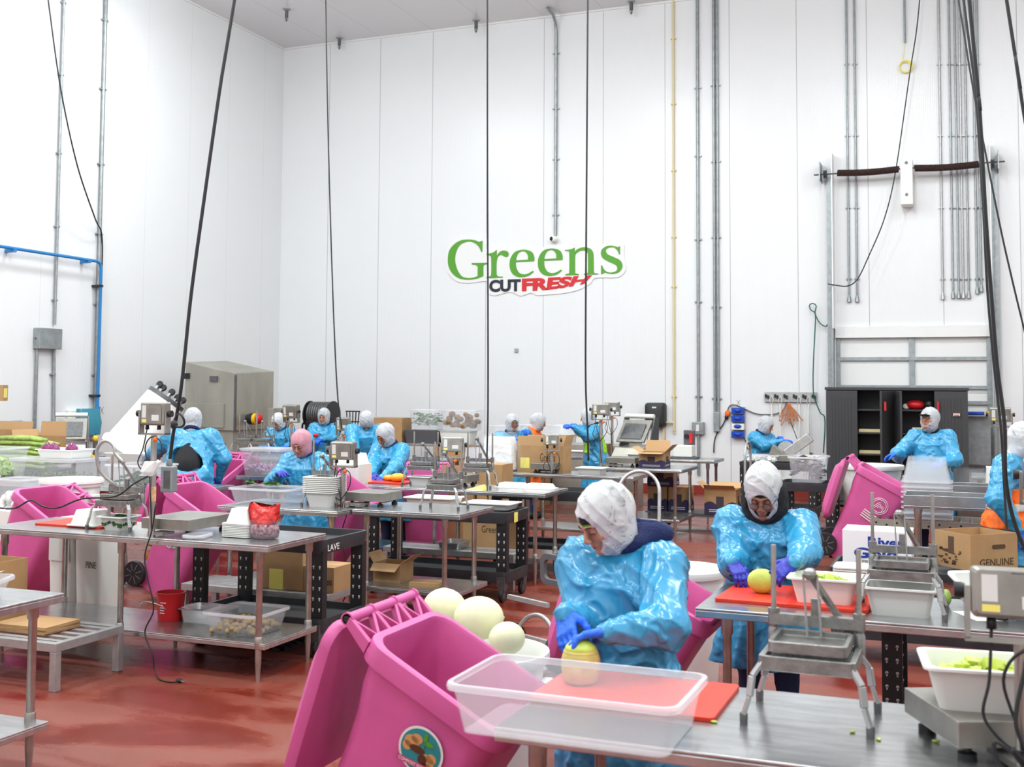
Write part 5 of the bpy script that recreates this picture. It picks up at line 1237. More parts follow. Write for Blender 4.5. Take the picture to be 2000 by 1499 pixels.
tag(MB().box(-.2, .1, -.1, .1, 0, .09).build('parts_tray', 'ochre', loc=(CX + .45, CY - .08, 1.23), bevel=.005), 'pale box on the shelf below the red case', 'box')
# blue cutting rack on the door
t = thing('wall_shelf', 'narrow steel shelf with blue film rolls right of the black cabinet', 'shelf', (-.02 + .08, 20.45, 1.50)); MB().box(-.2, .25, -.1, .1, 0, .02).build('shelf_board', 'galv', t); MB().tube([(-.16, 0, .05), (.16, 0, .05)], .03, 10).build('film_roll', 'bluec', t, smooth=True); MB().box(.18, .25, -.05, .05, .02, .09).build('yellow_box', 'yellow', t); MB().box(-.2, .25, .09, .1, -.8, .02).build('shelf_back', 'galv', t)
# ---- slicing station
t = cart('black plastic work cart with the slicing machine and a white tray', -3.08, -2.0, 16.4, 17.05, h=.89)
t = thing('slicer', 'tilted steel slicing machine in front of the worker in profile', 'slicing machine', (-2.42, 16.75, .89))
b = MB(); b.box(-.16, .14, -.14, .14, 0, .10); b.build('slicer_base', 'scale_steel', t, bevel=.01)
b = MB(); b.hexa([(-.28, -.12, .08), (-.05, -.12, .02), (-.05, .12, .02), (-.28, .12, .08), (-.22, -.12, .24), (-.02, -.12, .10), (-.02, .12, .10), (-.22, .12, .24)]); b.build('product_table', 'scale_steel', t, bevel=.004)
b = MB(); b.bar((-.04, 0, .1), (.30, 0, .36), .14, .10, up=(0, 1, 0)); b.build('motor_arm', 'alu', t, bevel=.01)
b = MB(); b.lathe([(.0, -.02), (.12, -.015), (.12, .015), (0, .02)], 24, (-.05, .03, .17), axis='y'); b.build('blade', 'alu', t, smooth=True)
clear_tub('clear tub with white slices left of the slicing machine', (-2.78, 16.62, .89), w=.50, d=.36, h=.10, fill='white', fargs=dict(n=40, s=(.02, .03)))
white_tray('white tray right of the slicing machine', (-2.13, 16.6, .89), w=.3, d=.3, h=.10, fill='ochre')
# purple kale tub + grey stand
t = clear_tub('deep clear tub of purple kale beside the white emblem bin', (-1.78, 13.9, .84), w=.44, d=.56, h=.30)
o = pieces(120, .36, .46, .03, .34, .03, .055, 12, 'leaf').build('purple_kale', 'purplekale', t); o['kind'] = 'stuff'
cart('grey plastic cart carrying the purple kale tub', -2.1, -1.45, 13.6, 14.2, h=.84)
t = barrel('large dirty white bin behind the pink bin with the white emblem', (-1.10, 14.2, .2), r=.36, h=.84)
MB().lathe([(.26, -.2), (.28, -.15), (.28, -.06), (.27, .0)], 20).build('dolly_base', 'black', t, smooth=True)
t = clear_tub('grey rack tray under the kale cart', (-2.5, 13.9, 0), w=.4, d=.4, h=.1) if 0 else None

# ---- arch handled trucks and purple cartons
def arch(name, label, loc, w=.34, h=1.15, rz=0, base=True, wheels=True, lean=.15):
    t = thing(name, label, 'hand truck', loc, rz)
    n = 14; pts = [(-w / 2, 0, .15)] + [(-w / 2 * math.cos(PI * k / n), lean * .6 + lean * .4 * math.sin(PI * k / n), h - w / 2 + w / 2 * math.sin(PI * k / n)) for k in range(n + 1)] + [(w / 2, 0, .15)]
    MB().tube(pts, .016, 10).build('arch_handle', 'alu', t, smooth=True)
    if base:
        MB().box(-w / 2 - .05, w / 2 + .05, -.25, 0, .02, .035).build('toe_plate', 'alu', t)
        MB().bar((-w / 2, 0, .45), (w / 2, 0, .45), .03).build('cross_bar', 'alu', t); MB().bar((-w / 2, 0, .2), (w / 2, 0, .2), .03).build('cross_bar', 'alu', t)
    if wheels:
        for s_ in (-1, 1):
            wh = MB().lathe([(.05, -.03), (.125, -.03), (.13, -.01), (.13, .01), (.125, .03), (.05, .03)], 24, (s_ * (w / 2 + .05), .06, .13), axis='x').build('wheel', 'black', t, smooth=True)
            MB().lathe([(0, -.025), (.055, -.025), (.055, .025), (0, .025)], 14, (s_ * (w / 2 + .05), .06, .13), axis='x').build('hub', 'ochre', wh, smooth=True)
    return t
arch('hand_truck', 'arch handled hand truck standing behind the head of the young worker', (-2.68, 9.6, 0), w=.36, h=1.2, rz=.1)
t = arch('hand_truck', 'grey plastic framed hand truck left of the young worker', (-2.86, 7.45, 0), w=.42, h=.34, rz=-.5, lean=.1)
MB().rings([[(p[0], .3, p[1] + .62) for p in rrect(.44, .22, .06, 0)], [(p[0], .33, p[1] + .62) for p in rrect(.44, .22, .06, 0)], [(p[0], .33, p[1] + .62) for p in rrect(.36, .14, .04, 0)], [(p[0], .3, p[1] + .62) for p in rrect(.36, .14, .04, 0)], [(p[0], .3, p[1] + .62) for p in rrect(.44, .22, .06, 0)]], False, False).build('plastic_grip', 'dgrey', t, smooth=True)
t = arch('platform_truck', 'platform truck with an arch handle carrying the purple printed cartons', (-2.78, 15.45, 0), w=.42, h=1.22, rz=PI / 2, base=False, wheels=False, lean=0)
MB().box(-.26, .26, .0, 1.35, .22, .26).build('platform', 'castdark', t)
for x in (-.2, .2):
    for y in (.1, 1.2):
        wh = MB().lathe([(.04, -.03), (.11, -.03), (.11, .03), (.04, .03)], 20, (x, y, .11), axis='x').build('wheel', 'black', t, smooth=True); MB().lathe([(0, -.032), (.05, -.032), (.05, .032), (0, .032)], 12, (x, y, .11), axis='x').build('hub', 'ochre', wh, smooth=True)
        MB().box(x - .02, x + .02, y - .02, y + .02, .2, .22).build('wheel_bracket', 'castdark', t)
def purple(label, loc, w=.27, d=.36, h=.33, flaps=None, rz=0):
    q = carton(label, loc, w, d, h, rz=rz, group='cartons printed in purple', flaps=flaps, name='purple_carton')
    n = 8; e = .0013
    for side in 'fr':
        W2 = w if side == 'f' else d; P = []
        for k in range(n + 1):
            u = -W2 / 2 + W2 * k / n; P.append((u, h * (.42 + .10 * math.sin(k * 1.1 + (0 if side == 'f' else 2)))))
        vs = [(u, 0) for u, z in P] + P
        if side == 'f': V = [(u, -d / 2 - e, z) for u, z in vs]
        else: V = [(w / 2 + e, u, z) for u, z in vs]
        MB().add(V, [(k, k + 1, n + 2 + k, n + 1 + k) for k in range(n)]).build('purple_print', 'purpleprint', q)
        b = MB()
        if side == 'f': b.box(-.05, .05, -d / 2 - .003, -d / 2 - .0015, h * .28, h * .72)
        else: b.box(w / 2 + .0015, w / 2 + .003, -.05, .05, h * .28, h * .72)
        b.build('dark_panel', 'cardedge', q)
        b = MB()
        for k in range(2):
            if side == 'f': b.box(-W2 * .35, W2 * .35, -d / 2 - .003, -d / 2 - .0015, h * (.10 + .07 * k), h * (.125 + .07 * k))
            else: b.box(w / 2 + .0015, w / 2 + .003, -W2 * .35, W2 * .35, h * (.10 + .07 * k), h * (.125 + .07 * k))
        b.build('small_print', 'label', q)
    return q
purple('closed purple printed carton, left one on the platform truck', (-3.98, 15.45, .26))
purple('closed purple printed carton, second from the left on the platform truck', (-3.69, 15.45, .26))
purple('open purple printed carton, rightmost on the platform truck', (-3.10, 15.35, .26), w=.42, d=.36, flaps=[('f', .55, .12), ('l', .7, .14), ('r', .5, .15), ('b', .8, .1)])
purple('closed purple printed carton standing on top of the left one on the truck', (-3.94, 15.45, .595), w=.36, h=.26)
purple('open purple printed carton on the short empty steel table', (-3.88, 14.75, TH), w=.34, d=.34, h=.20, flaps=[('f', -.1, .12), ('l', .6, .12), ('r', .75, .15), ('b', 1.35, .15)])

# ================================================================== background along the left and the back
# wrapping machine on the table under the black dispenser
def wrapper(label, loc, rz=0, s=1.0):
    t = thing('wrapping_machine', label, 'wrapping machine', loc, rz); t.scale = (s, s, s)
    b = MB(); b.hexa([(-.28, -.3, 0), (.28, -.3, 0), (.28, .3, 0), (-.28, .3, 0), (-.26, -.2, .16), (.26, -.2, .16), (.26, .3, .2), (-.26, .3, .2)]); b.build('machine_base', 'machine', t, bevel=.01)
    b = MB()
    for sx in (-1, 1): b.hexa([(sx * .29 - .01, -.05, .05), (sx * .29 + .01, -.05, .05), (sx * .29 + .01, .3, .05), (sx * .29 - .01, .3, .05), (sx * .29 - .01, .18, .66), (sx * .29 + .01, .18, .66), (sx * .29 + .01, .32, .66), (sx * .29 - .01, .32, .66)])
    b.build('side_arms', 'castdark', t)
    b = MB(); b.hexa([(-.27, -.16, .26), (.27, -.16, .26), (.27, -.12, .24), (-.27, -.12, .24), (-.27, .14, .62), (.27, .14, .62), (.27, .18, .6), (-.27, .18, .6)]); lid = b.build('sealing_lid', 'scale_steel', t, bevel=.006)
    b = MB(); b.hexa([(-.2, -.135, .31), (.2, -.135, .31), (.2, -.13, .305), (-.2, -.13, .305), (-.2, .06, .56), (.2, .06, .56), (.2, .065, .555), (-.2, .065, .555)]); b.build('seal_frame', 'castdark', lid)
    MB().tube([(-.27, .2, .68), (.27, .2, .68)], .04, 14).build('film_roll', 'white', t, smooth=True)
    MB().tube([(-.24, .1, .5), (-.26, -.05, .2)], .01, 6).build('gas_spring', 'alu', t); MB().tube([(.24, .1, .5), (.26, -.05, .2)], .01, 6).build('gas_spring', 'alu', t)
    return t
wrapper('steel wrapping machine with a raised lid below the black towel dispenser', (-4.75, 16.85, TH), rz=-.25, s=.9)
carton('small open cardboard box with a clear bag under the towel dispenser', (-5.35, 16.95, TH), .34, .26, .18, group='plain cardboard boxes', flaps=[])
t = thing('clear_bag', 'clear plastic bag standing out of the box below the towel dispenser', 'bag', (-5.33, 16.95, TH + .16))
MB().rings([[(.15 * k_ * math.cos(q) * (1 + .1 * math.sin(3 * q)), .1 * k_ * math.sin(q), z) for q in [2 * PI * j / 20 for j in range(20)]] for z, k_ in ((0, 1), (.06, 1.15), (.14, .7), (.22, .3), (.26, .35))], False, True).build('bag_film', 'film', t, smooth='all')
white_tray('white tray with papers on the table below the wall plate', (-5.62, 16.65, TH), w=.5, d=.32, h=.08)
white_tray('white rounded tray pile right of the open purple carton near the wall', (-4.55, 16.58, TH), w=.46, d=.2, h=.06)
t = thing('control_box', 'small white machine with a red knob on the far steel table', 'machine', (-3.95, 16.75, TH))
MB().box(-.14, .14, -.12, .12, .03, .20).build('machine_case', 'white', t, bevel=.01); MB().box(-.2, .2, -.14, .14, 0, .03).build('base_tray', 'castdark', t)
MB().box(-.02, .14, .02, .1, .2, .42).build('switch_case', 'dgrey', t, bevel=.01); MB().lathe([(.035, 0), (.035, -.03)], 14, (.03, .02, .33), axis='y').build('dark_knob', 'black', t, smooth=True); MB().box(.07, .12, 0, .02, .23, .38).build('red_switch', 'signred', t)
tag(MB().lathe([(.03, 0), (.035, .1), (.02, .16), (.008, .2)], 12).build('spray_bottle', 'teal', loc=(-4.28, 16.65, TH), smooth=True), 'teal bottle left of the small white machine with a red knob', 'bottle')
# low steel counter behind the tables with the two tall poles
t = thing('steel_counter', 'low steel counter along the back wall below the steel plate', 'counter', (-6.0, 18.2, 0)); MB().box(-.9, 1.0, -.3, .3, .86, 1.0).build('counter_top', 'machine', t, bevel=.006); MB().box(-.85, .95, -.27, .27, 0, .86).build('counter_base', 'machine', t)
# cartons and tubs piled left of centre at the back wall (px 740..940)
def at_back(px, py, y): return aty(px, py, y)
steel_table('long steel table along the back wall with tubs of greens and lemons', -11.3, -6.3, 18.9, 19.7, (-11.1, -8.8, -6.4), shelf=None, h=.89)
k0 = aty(765, 820, 18.9)
carton('tall brown carton behind the worker bending his face down', (-10.15, 19.25, TH), .6, .4, .46, group='plain cardboard boxes')
def deep(label, x, z, w, h, mm=None, kind='leaf', s_=(.03, .05), y=19.25, m='clear', n=120):
    t = clear_tub(label, (x, y, z), w=w, d=.42, h=h, m=m)
    if mm: o = pieces(n, w * .8, .32, .01, h * .8, s_[0], s_[1], 5, kind, heap=False).build('contents', mm, t); o['kind'] = 'stuff'
    return t
tag(MB().rings([rrect(.62, .45, .05, 0), rrect(.70, .52, .05, .24)]).build('dark_crate', 'dgrey', loc=(-9.45, 19.25, TH), smooth=True), 'dark grey crate under the clear tub of green leaves', 'crate')
deep('clear tub of bright green leaves near the back wall', -9.42, TH + .245, .62, .38, 'leaf', n=170)
deep('clear tub of brown roots right of the green leaf tub', -8.70, TH + .245, .74, .38, 'bread', 'ball', (.05, .07), n=30)
white_tray('white tub under the clear tub of brown roots', (-8.78, 19.25, TH), w=.66, d=.4, h=.24) 
carton('brown carton with a dark print below the white tub', (-8.5, 18.45, .47), .62, .42, .42, group='plain cardboard boxes', prints=[('f', -.16, -.04, .26, .3, 'cardedge', 'dark_print'), ('r', -.08, .1, .12, .15, 'cardedge', 'dark_print')])
carton('open brown carton below the carton with a dark print', (-8.4, 18.45, .0), .75, .5, .46, group='plain cardboard boxes')
t = deep('clear tub of lemons on the back table', -7.85, TH + .0, .62, .36)
for i in range(6):
    tt = thing('lemon', ORD[i] + ' lemon from the left in the clear tub at the back', 'lemon', (-8.06 + .085 * i, 19.22 - .03 * (i % 2), TH + .02), 0, 'lemons in the clear tub'); MB().ball((0, 0, .04), (.046, .04, .04), 10, 8).build('lemon_body', 'yellow', tt, smooth='all')
for i, (x, lab) in enumerate(((-7.3, 'left'), (-6.75, 'right'))):
    white_tray('white tub at the back wall under a clear tub, %s one of two' % lab, (x + .0, 19.2, TH), w=.52, d=.4, h=.22, flip=False)
    deep('empty clear tub standing on the %s white tub at the back wall' % lab, x, TH + .225, .46, .16)
for i, (x, y, z, lab) in enumerate(((-7.55, 17.6, .5, 'clear upturned tub behind the mottled readout, left one'), (-6.85, 17.6, .5, 'clear upturned tub behind the mottled readout, right one'))):
    clear_tub(lab, (x, y, z + .42), w=.66, d=.45, h=.42, flip=True, m='clearrim')
carton('wide brown carton below the clear upturned tubs, left one', (-7.5, 17.6, 0), .66, .5, .495, group='plain cardboard boxes'); carton('wide brown carton below the clear upturned tubs, right one', (-6.8, 17.6, 0), .66, .5, .495, group='plain cardboard boxes')
carton('brown carton standing behind the press with the hanging cord', (-5.16, 12.35, 0), .32, .34, 1.04, group='plain cardboard boxes')
carton('open brown carton with dark inside behind the mottled readout', (-5.55, 12.35, .0), .40, .4, .9, group='plain cardboard boxes', flaps=[('f', 1.45, .12), ('r', 1.0, .12)])
carton('brown carton with a yellow label under the table with bagged trays', (-3.95 - .0, 13.25, .29), .30, .4, .4, group='plain cardboard boxes', prints=[('f', .0, .1, .15, .35, 'yellowish')])
# hose reel
x, y, z = aty(623, 805, 19.2)
t = thing('hose_reel', 'black hose reel on a wheeled stand at the back wall', 'hose reel', (x, 19.3, 0))
MB().box(-.27, .27, -.2, .2, .95, 1.28).build('reel_case', 'black', t, bevel=.04)
for k in range(9): MB().tube([(-.2 + .05 * k, .16 * math.cos(q) * 1.35, 1.40 + .16 * math.sin(q) * 1.3) for q in [2 * PI * j / 20 for j in range(20)]], .026, 6, close=True).build('hose_turn', 'castdark', t, smooth='all')
for s_ in (-1, 1): MB().lathe([(.02, -.01), (.27, -.01), (.27, .01), (.02, .01)], 24, (s_ * .26, 0, 1.38), axis='x').build('reel_flange', 'black', t, smooth=True)
MB().tube(curve_pts([(-.3, 0, 1.2), (-.42, 0, 1.2), (-.43, 0, 1.0), (-.4, 0, .7)], 5), .02, 8).build('hose_end', 'black', t, smooth='all'); MB().box(-.2, .2, -.22, -.19, .97, 1.06).build('orange_band', 'orange', t)
MB().box(-.2, .2, -.15, .15, .0, .95).build('reel_stand', 'castdark', t)
t = thing('mesh_basket', 'black mesh basket hanging right of the hose reel', 'basket', (x + .58, 19.5, 1.05)); b = MB()
for k in range(5): b.tube([(-.14 + .07 * k, 0, .4), (-.1 + .05 * k, 0, 0)], .012, 5)
for z_ in (0, .2, .4): b.tube([(-.16, 0, z_), (.16, 0, z_)], .012, 5)
b.build('mesh', 'black', t); MB().box(-.02, .02, .0, 1.3, -.02, .02).build('hook', 'black', t)
# left wall machine
t = thing('food_machine', 'tall beige steel processing machine in the left back corner', 'machine', (-12.35, 17.2, 0))
b = MB(); b.add([(-.55, -.6, 1.15), (.5, -.6, 1.15), (.5, .6, 1.15), (-.55, .6, 1.15), (-.55, -.6, 2.35), (.5, -.6, 2.15), (.5, .6, 2.2), (-.55, .6, 2.4)], [(0, 3, 2, 1), (4, 5, 6, 7), (0, 1, 5, 4), (1, 2, 6, 5), (2, 3, 7, 6), (3, 0, 4, 7)]); b.build('upper_housing', 'machine', t, bevel=.01)
for x_ in (.45,): MB().box(.49, .52, -.6, -.56, 1.15, 2.12).build('door_edge', 'castdark', t)
MB().box(-.5, .45, -.55, .55, .35, 1.15).build('lower_housing', 'machine', t); MB().box(-.42, .25, -.56, -.55, .45, 1.05).build('lower_panel', 'alu', t)
for sx in (-.45, .4):
    for sy in (-.5, .5): MB().box(sx - .04, sx + .04, sy - .04, sy + .04, 0, .35).build('leg', 'castdark', t)
MB().box(-.5, .3, -.63, -.6, 1.2, 1.62).build('front_hatch', 'machine', t, bevel=.004)
b = MB(); b.lathe([(.08, 0), (.08, .06), (.1, .06), (.1, .14)], 18, (.5, -.2, 1.35), axis='x'); b.build('emergency_base', 'black', t, smooth=True)
MB().lathe([(.1, .14), (.1, .2)], 18, (.5, -.2, 1.35), axis='x').build('yellow_collar', 'yellow', t); MB().ball((.74, -.2, 1.35), (.06, .09, .09), 12, 8).build('stop_button', 'signred', t, smooth='all')
MB().box(.0, .15, -.64, -.6, 2.0, 2.1).build('name_plate', 'dgrey', t); MB().box(-.56, -.45, -.63, -.6, 2.05, 2.15).build('hatch_lock', 'black', t)
t = thing('control_cabinet', 'narrow beige control cabinet standing right of the processing machine', 'cabinet', (-11.2, 17.0, 0)); MB().box(-.06, .06, -.25, .25, .75, 1.55).build('cabinet_case', 'machine', t, bevel=.006); MB().box(-.03, .03, -.03, .03, 0, .75).build('post', 'machine', t); MB().lathe([(.04, 0), (.04, .06)], 10, (.06, 0, 1.4), axis='x').build('knob', 'black', t)
b = MB()
for k in range(6): b.box(-.3, .3, -.01, .01, .7 + .05 * k, .72 + .05 * k)
b.box(-.3, -.27, -.01, .01, 0, 1.0); b.box(.27, .3, -.01, .01, 0, 1.0)
tag(b.build('wire_rack', 'castdark', loc=(-11.6, 15.6, 0)), 'dark wire rack in front of the processing machine', 'rack')
steel_table('far left steel table with presses in the back corner', -11.2, -8.6, 14.2, 14.9, (-11.1, -9.9, -8.7), shelf=.4)
for i, (px, lab) in enumerate(((478, 'vegetable press at the left end of the far corner table'), (512, 'vegetable press beside the small far worker at the left'))):
    x = aty(px, 860, 14.5)[0]; press(lab, (x, 14.5, TH), w=.3, rods=.4, lever=.8)
scale('bench scale with a readout above the worker at the far left', (aty(569, 860, 14.7)[0], 14.75, TH), w=.34, d=.3, pole=(0, -.05), ph=.50, face=-.2, hs=(.27, .2, .12), platform=False)
scale('bench scale with a readout half hidden by the hanging cable', (aty(668, 860, 15.4)[0], 15.5, TH), w=.5, d=.36, pole=(0, -.05), ph=.3, face=0, hs=(.22, .2, .1))
steel_table('far steel table where three workers stand in a row', -9.6, -7.0, 14.93, 15.58, (-9.5, -8.3, -7.1), shelf=None)
# deep tub with diced onion near pink hairnet worker
x = aty(527, 925, 11.4)[0]
steel_table('steel table with the deep tub of diced purple onion', x - .26, x + .85, 11.1, 11.8, (x - .18, x + .75), shelf=.3)
t = clear_tub('deep clear tub of diced purple onion behind the pink hairnet worker', (x - .03, 11.42, TH), w=.56, d=.44, h=.30, lid=True)
o = pieces(260, .44, .32, .01, .12, .008, .014, 3, 'cube', heap=False).build('diced_onion', mat('diced_onion', (.72, .55, .66), .5, noise=.7, nscale=40, ncol=(.35, .08, .3)), t); o['kind'] = 'stuff'
# stations behind the middle (white trays by the trio)
steel_table('steel table between the pink hairnet worker and the row behind', -7.6, -5.7, 12.3, 12.9, (-7.5, -5.8), shelf=None) if 0 else None
white_tray('white tray on the far steel table between two workers', (aty(655, 890, 13.2)[0], 13.3, TH), w=.42, d=.32, h=.12)
steel_table('steel table in front of the worker bending his face down', -7.75, -6.45, 12.75, 13.25, (-7.7, -6.5), shelf=.4)
t = thing('corn_husk', 'dark green vegetable beside the white tray of the far worker', 'vegetable', (-7.4, 13.1, TH)); pieces(10, .2, .1, .0, .05, .03, .05, 3, 'leaf').build('leaf', 'leafdark', t)
# left edge group (tub of cut greens, onions, cartons)
x, y, z = atz(118, 968, TH)
steel_table('steel table at the left edge with the clear tub of chopped greens', -10.6, -7.15, 9.3, 10.05, (-10.4, -8.7, -7.3), shelf=None)
t = clear_tub('wide clear tub of chopped greens under the tray of red onions', (-9.12, 9.65, TH), w=.92, d=.56, h=.24, lid=True)
o = pieces(240, .75, .4, .01, .10, .012, .02, 4, 'leaf', heap=False).build('chopped_greens', 'lettuce', t); o['kind'] = 'stuff'
white_tray('white tray of red onions on the wide clear tub', (-9.09, 9.7, TH + .255), w=.52, d=.4, h=.09)
for i, (dx, dy, lab) in enumerate(((-.16, .0, 'red onion, leftmost in the white tray'), (-.04, -.05, 'red onion, middle one of the white tray'), (.13, .02, 'red onion, rightmost in the white tray'))):
    t = thing('red_onion', lab, 'onion', (-9.13 + dx * 1.1, 9.66 + dy, TH + .27), 0, 'red onions in the white tray'); MB().lathe([(0, 0), (.03, .005), (.062, .035), (.07, .065), (.06, .1), (.03, .125), (.008, .145), (0, .15)], 18).build('onion_bulb', 'onion', t, smooth='all')
clear_tub('clear tub of pale pieces at the left picture edge', (-10.1, 9.7, TH), w=.6, d=.5, h=.34, fill='lettuce', fargs=dict(n=120, s=(.02, .04)))
t = thing('celery_bundle', 'pale green celery bundles piled at the left edge', 'celery', (-10.85, 10.9, .9))
rnd = random.Random(8)
for k in range(26):
    z_ = .03 + .055 * (k // 4); y_ = -.14 + .08 * (k % 4)
    MB().tube([(-.42, y_, z_), (-.1, y_ + .01, z_ + .02 * rnd.random()), (.22, y_, z_ + .01), (.36 + .08 * rnd.random(), y_ + .03 * rnd.random(), z_ - .01)], [.024, .026, .03, .02], 8).build('celery_stalk', 'lettuce', t, smooth='all')
tag(MB().box(-.5, .5, -.3, .3, 0, .9).build('dark_stand', 'blackp', loc=(-10.85, 10.9, 0)), 'dark stand under the celery at the left edge', 'stand')
carton('open brown carton behind the celery at the left edge', (-12.75, 12.2, TH), .95, .5, .40, group='plain cardboard boxes', flaps=[('b', 1.4, .12)])
carton('brown carton with a yellow label right of the celery', (-11.85, 12.15, TH), .46, .5, .33, group='plain cardboard boxes', flaps=[('b', 1.5, .2), ('l', 1.2, .1)], prints=[('f', -.02, .18, -.0, .18, 'yellowish')])
steel_table('steel table carrying the brown cartons at the left edge', -13.3, -11.5, 11.8, 12.6, (-13.2, -11.6), shelf=None)
wrapper('steel wrapping machine with a raised lid below the blue towel dispenser', (-12.75, 13.7, TH), rz=.7, s=.85)
steel_table('steel table carrying the left wrapping machine', -13.2, -11.8, 13.3, 14.2, (-13.1, -11.9), shelf=None)
t = thing('power_plug', 'yellow cord connector hanging beside the left wrapping machine', 'plug', aty(186, 875, 12.9)); MB().tube([(0, 0, .1), (0, 0, -.1)], .035, 10).build('plug_body', 'castdark', t); MB().ball((0, 0, .13), (.04, .04, .05), 10, 6).build('plug_cap', 'yellow', t, smooth='all'); MB().ball((-.03, 0, -.13), (.06, .05, .05), 10, 6).build('plug_end', 'yellow', t, smooth='all')
# white bins near left table
x, y, z = aty(108, 985, 8.6)
bb_ = barrel('round white bin with BRUTE lettering behind the long left table', (-7.93, 8.55, .16), r=.27, h=.86, text='BRUTE')
MB().lathe([(0, .88), (.29, .88), (.295, .86), (.295, .84), (.285, .84)], 30).build('lid', 'white', bb_, smooth=True)
tag(MB().lathe([(.20, 0), (.24, .03), (.24, .13), (.22, .155)], 20).build('bin_dolly', 'black', loc=(-7.93, 8.55, 0), smooth=True), 'black dolly under the round bin with BRUTE lettering', 'dolly')
for i, (px, lab) in enumerate(((62, 'right'), (15, 'left'))):
    x = aty(px, 965, 8.9 + .3 * i)[0]
    white_tray('pale square tub of garlic at the left edge, %s one' % lab, (x, 9.0 + .2 * i, .72), w=.46, d=.4, h=.26) if 0 else clear_tub('pale square tub of peeled garlic at the left edge, %s one' % lab, (x, 8.75 + .0 * i, .70), w=.42, d=.36, h=.30, fill='white', fargs=dict(n=80, kind='ball', s=(.03, .045)))
tag(MB().box(-.55, .45, -.25, .25, 0, .70).build('white_stand', 'white', loc=(aty(40, 965, 8.9)[0], 8.8, 0), bevel=.01), 'white stand under the two tubs of garlic', 'stand')
for i, (px, w, h, lab) in enumerate(((146, .26, .86, 'tall frosted white bin behind the long left table, left one'), (198, .26, .84, 'tall white bin with blue print behind the long left table, right one'))):
    x = aty(px, 1100, 7.24)[0] - .02
    t = thing('white_bin', lab, 'bin', (x, 7.24, 0), 0, 'tall white bins'); MB().rings([rrect(w * .85, .26, .04, 0), rrect(w, .30, .04, h - .05), rrect(w + .03, .33, .04, h - .04), rrect(w + .03, .33, .04, h), rrect(w - .03, .26, .04, h), rrect(w * .8, .22, .04, .04)]).build('bin_body', 'white', t, smooth=True)
    if i: text_mesh('PINE', .06, .001, 'lettering', 'castdark', t, (.0, -.15, .50), fit=(.10, .05))
    else: MB().box(-.10, .10, -.156, -.150, h - .32, h - .06).build('paper_patch', 'label', t)
# carrots on truck
t = arch('hand_truck', 'low hand truck loaded with the orange carrot bags', (aty(262, 1100, 8.6)[0] - .05, 8.9, 0), w=.5, h=.9, rz=PI + .2)
for i in range(4):
    tt = thing('carrot_bag', (ORD[0] if i == 0 else ORD[i]) + ' clear bag of carrots from the floor up on the truck', 'bag', (aty(262, 1100, 8.6)[0] - .02 + .02 * (i % 2), 9.08, .04 + .16 * i), 0, 'bags of carrots'); MB().ball((0, 0, .08), (.25, .17, .09), 22, 10).build('carrots', 'carrot', tt, smooth='all')
# white barrel tipped by worker
t = thing('tipped_barrel', 'big white barrel on a wheeled dolly tipped over by the worker at the left', 'barrel', aty(262, 872, 11.4))
a_ = Vector(aty(248, 880, 11.3)); e_ = Vector(aty(322, 783, 11.6)); d_ = (e_ - a_); t.location = a_; q_ = Vector((0, 0, 1)).rotation_difference(d_.normalized()); t.rotation_euler = q_.to_euler(); L_ = d_.length
b = MB(); b.lathe([(.33, -.05), (.34, 0), (.335, .03), (.30, .06), (.25, L_ - .02), (.245, L_), (0, L_)], 36); b.build('barrel_body', 'white', t, smooth=True)
MB().lathe([(.25, L_), (.25, L_ + .05), (.20, L_ + .055), (0, L_ + .055)], 24).build('dolly', 'castdark', t, smooth=True)
for k in range(5):
    q = 2 * PI * k / 5 + .4; cx_, cy_ = .18 * math.cos(q), .18 * math.sin(q)
    MB().box(cx_ - .015, cx_ + .015, cy_ - .02, cy_ + .02, L_ + .05, L_ + .10).build('caster_fork', 'alu', t)
    MB().lathe([(.012, -.014), (.042, -.014), (.045, 0), (.042, .014), (.012, .014)], 16, (cx_, cy_, L_ + .125), axis='y').build('caster', 'black', t, smooth=True)
t = thing('poured_tub', 'white scoop shaped tub under the tipped barrel', 'tub', aty(262, 893, 11.0)); MB().rings([rrect(.5, .35, .08, -.12), rrect(.62, .45, .08, .05), rrect(.58, .40, .07, .05), rrect(.44, .3, .06, -.1)]).build('tub_body', 'white', t, smooth=True)
t = clear_tub('clear tub of green herbs on the blue tray table', (aty(270, 950, 9.6)[0], 9.65, .89), w=.6, d=.5, h=.22, fill='leafdark', fargs=dict(n=150, kind='leaf', s=(.03, .05)))
x = aty(270, 990, 10.3)[0]
x = aty(255, 962, 8.9)[0]
carton('yellow and brown carton corner at the left edge beside the wall', (aty(0, 765, 11)[0] - .12, 11.0, 1.72), .3, .3, .2, rz=.6, group='plain cardboard boxes', prints=[('r', -.1, .1, .04, .16, 'yellowish')])

for px, py, side, lab in ((1442.5, 787, 'y', 'small pen cross on the back wall above the blue glove boxes'), (199, 802, 'x', 'small pen cross on the left wall beside the hanging cable')):
    p = aty(px, py, W - .002) if side == 'y' else atx(px, py, LX + .002)
    b = MB()
    for dx in (-1, 1):
        if side == 'y': b.bar((-.03 * dx, 0, -.045), (.03 * dx, 0, .045), .006, .003, up=(0, 1, 0))
        else: b.bar((0, -.04 * dx, -.06), (0, .04 * dx, .06), .006, .003, up=(1, 0, 0))
    tag(b.build('pen_mark', 'castdark', loc=p), lab, 'mark')

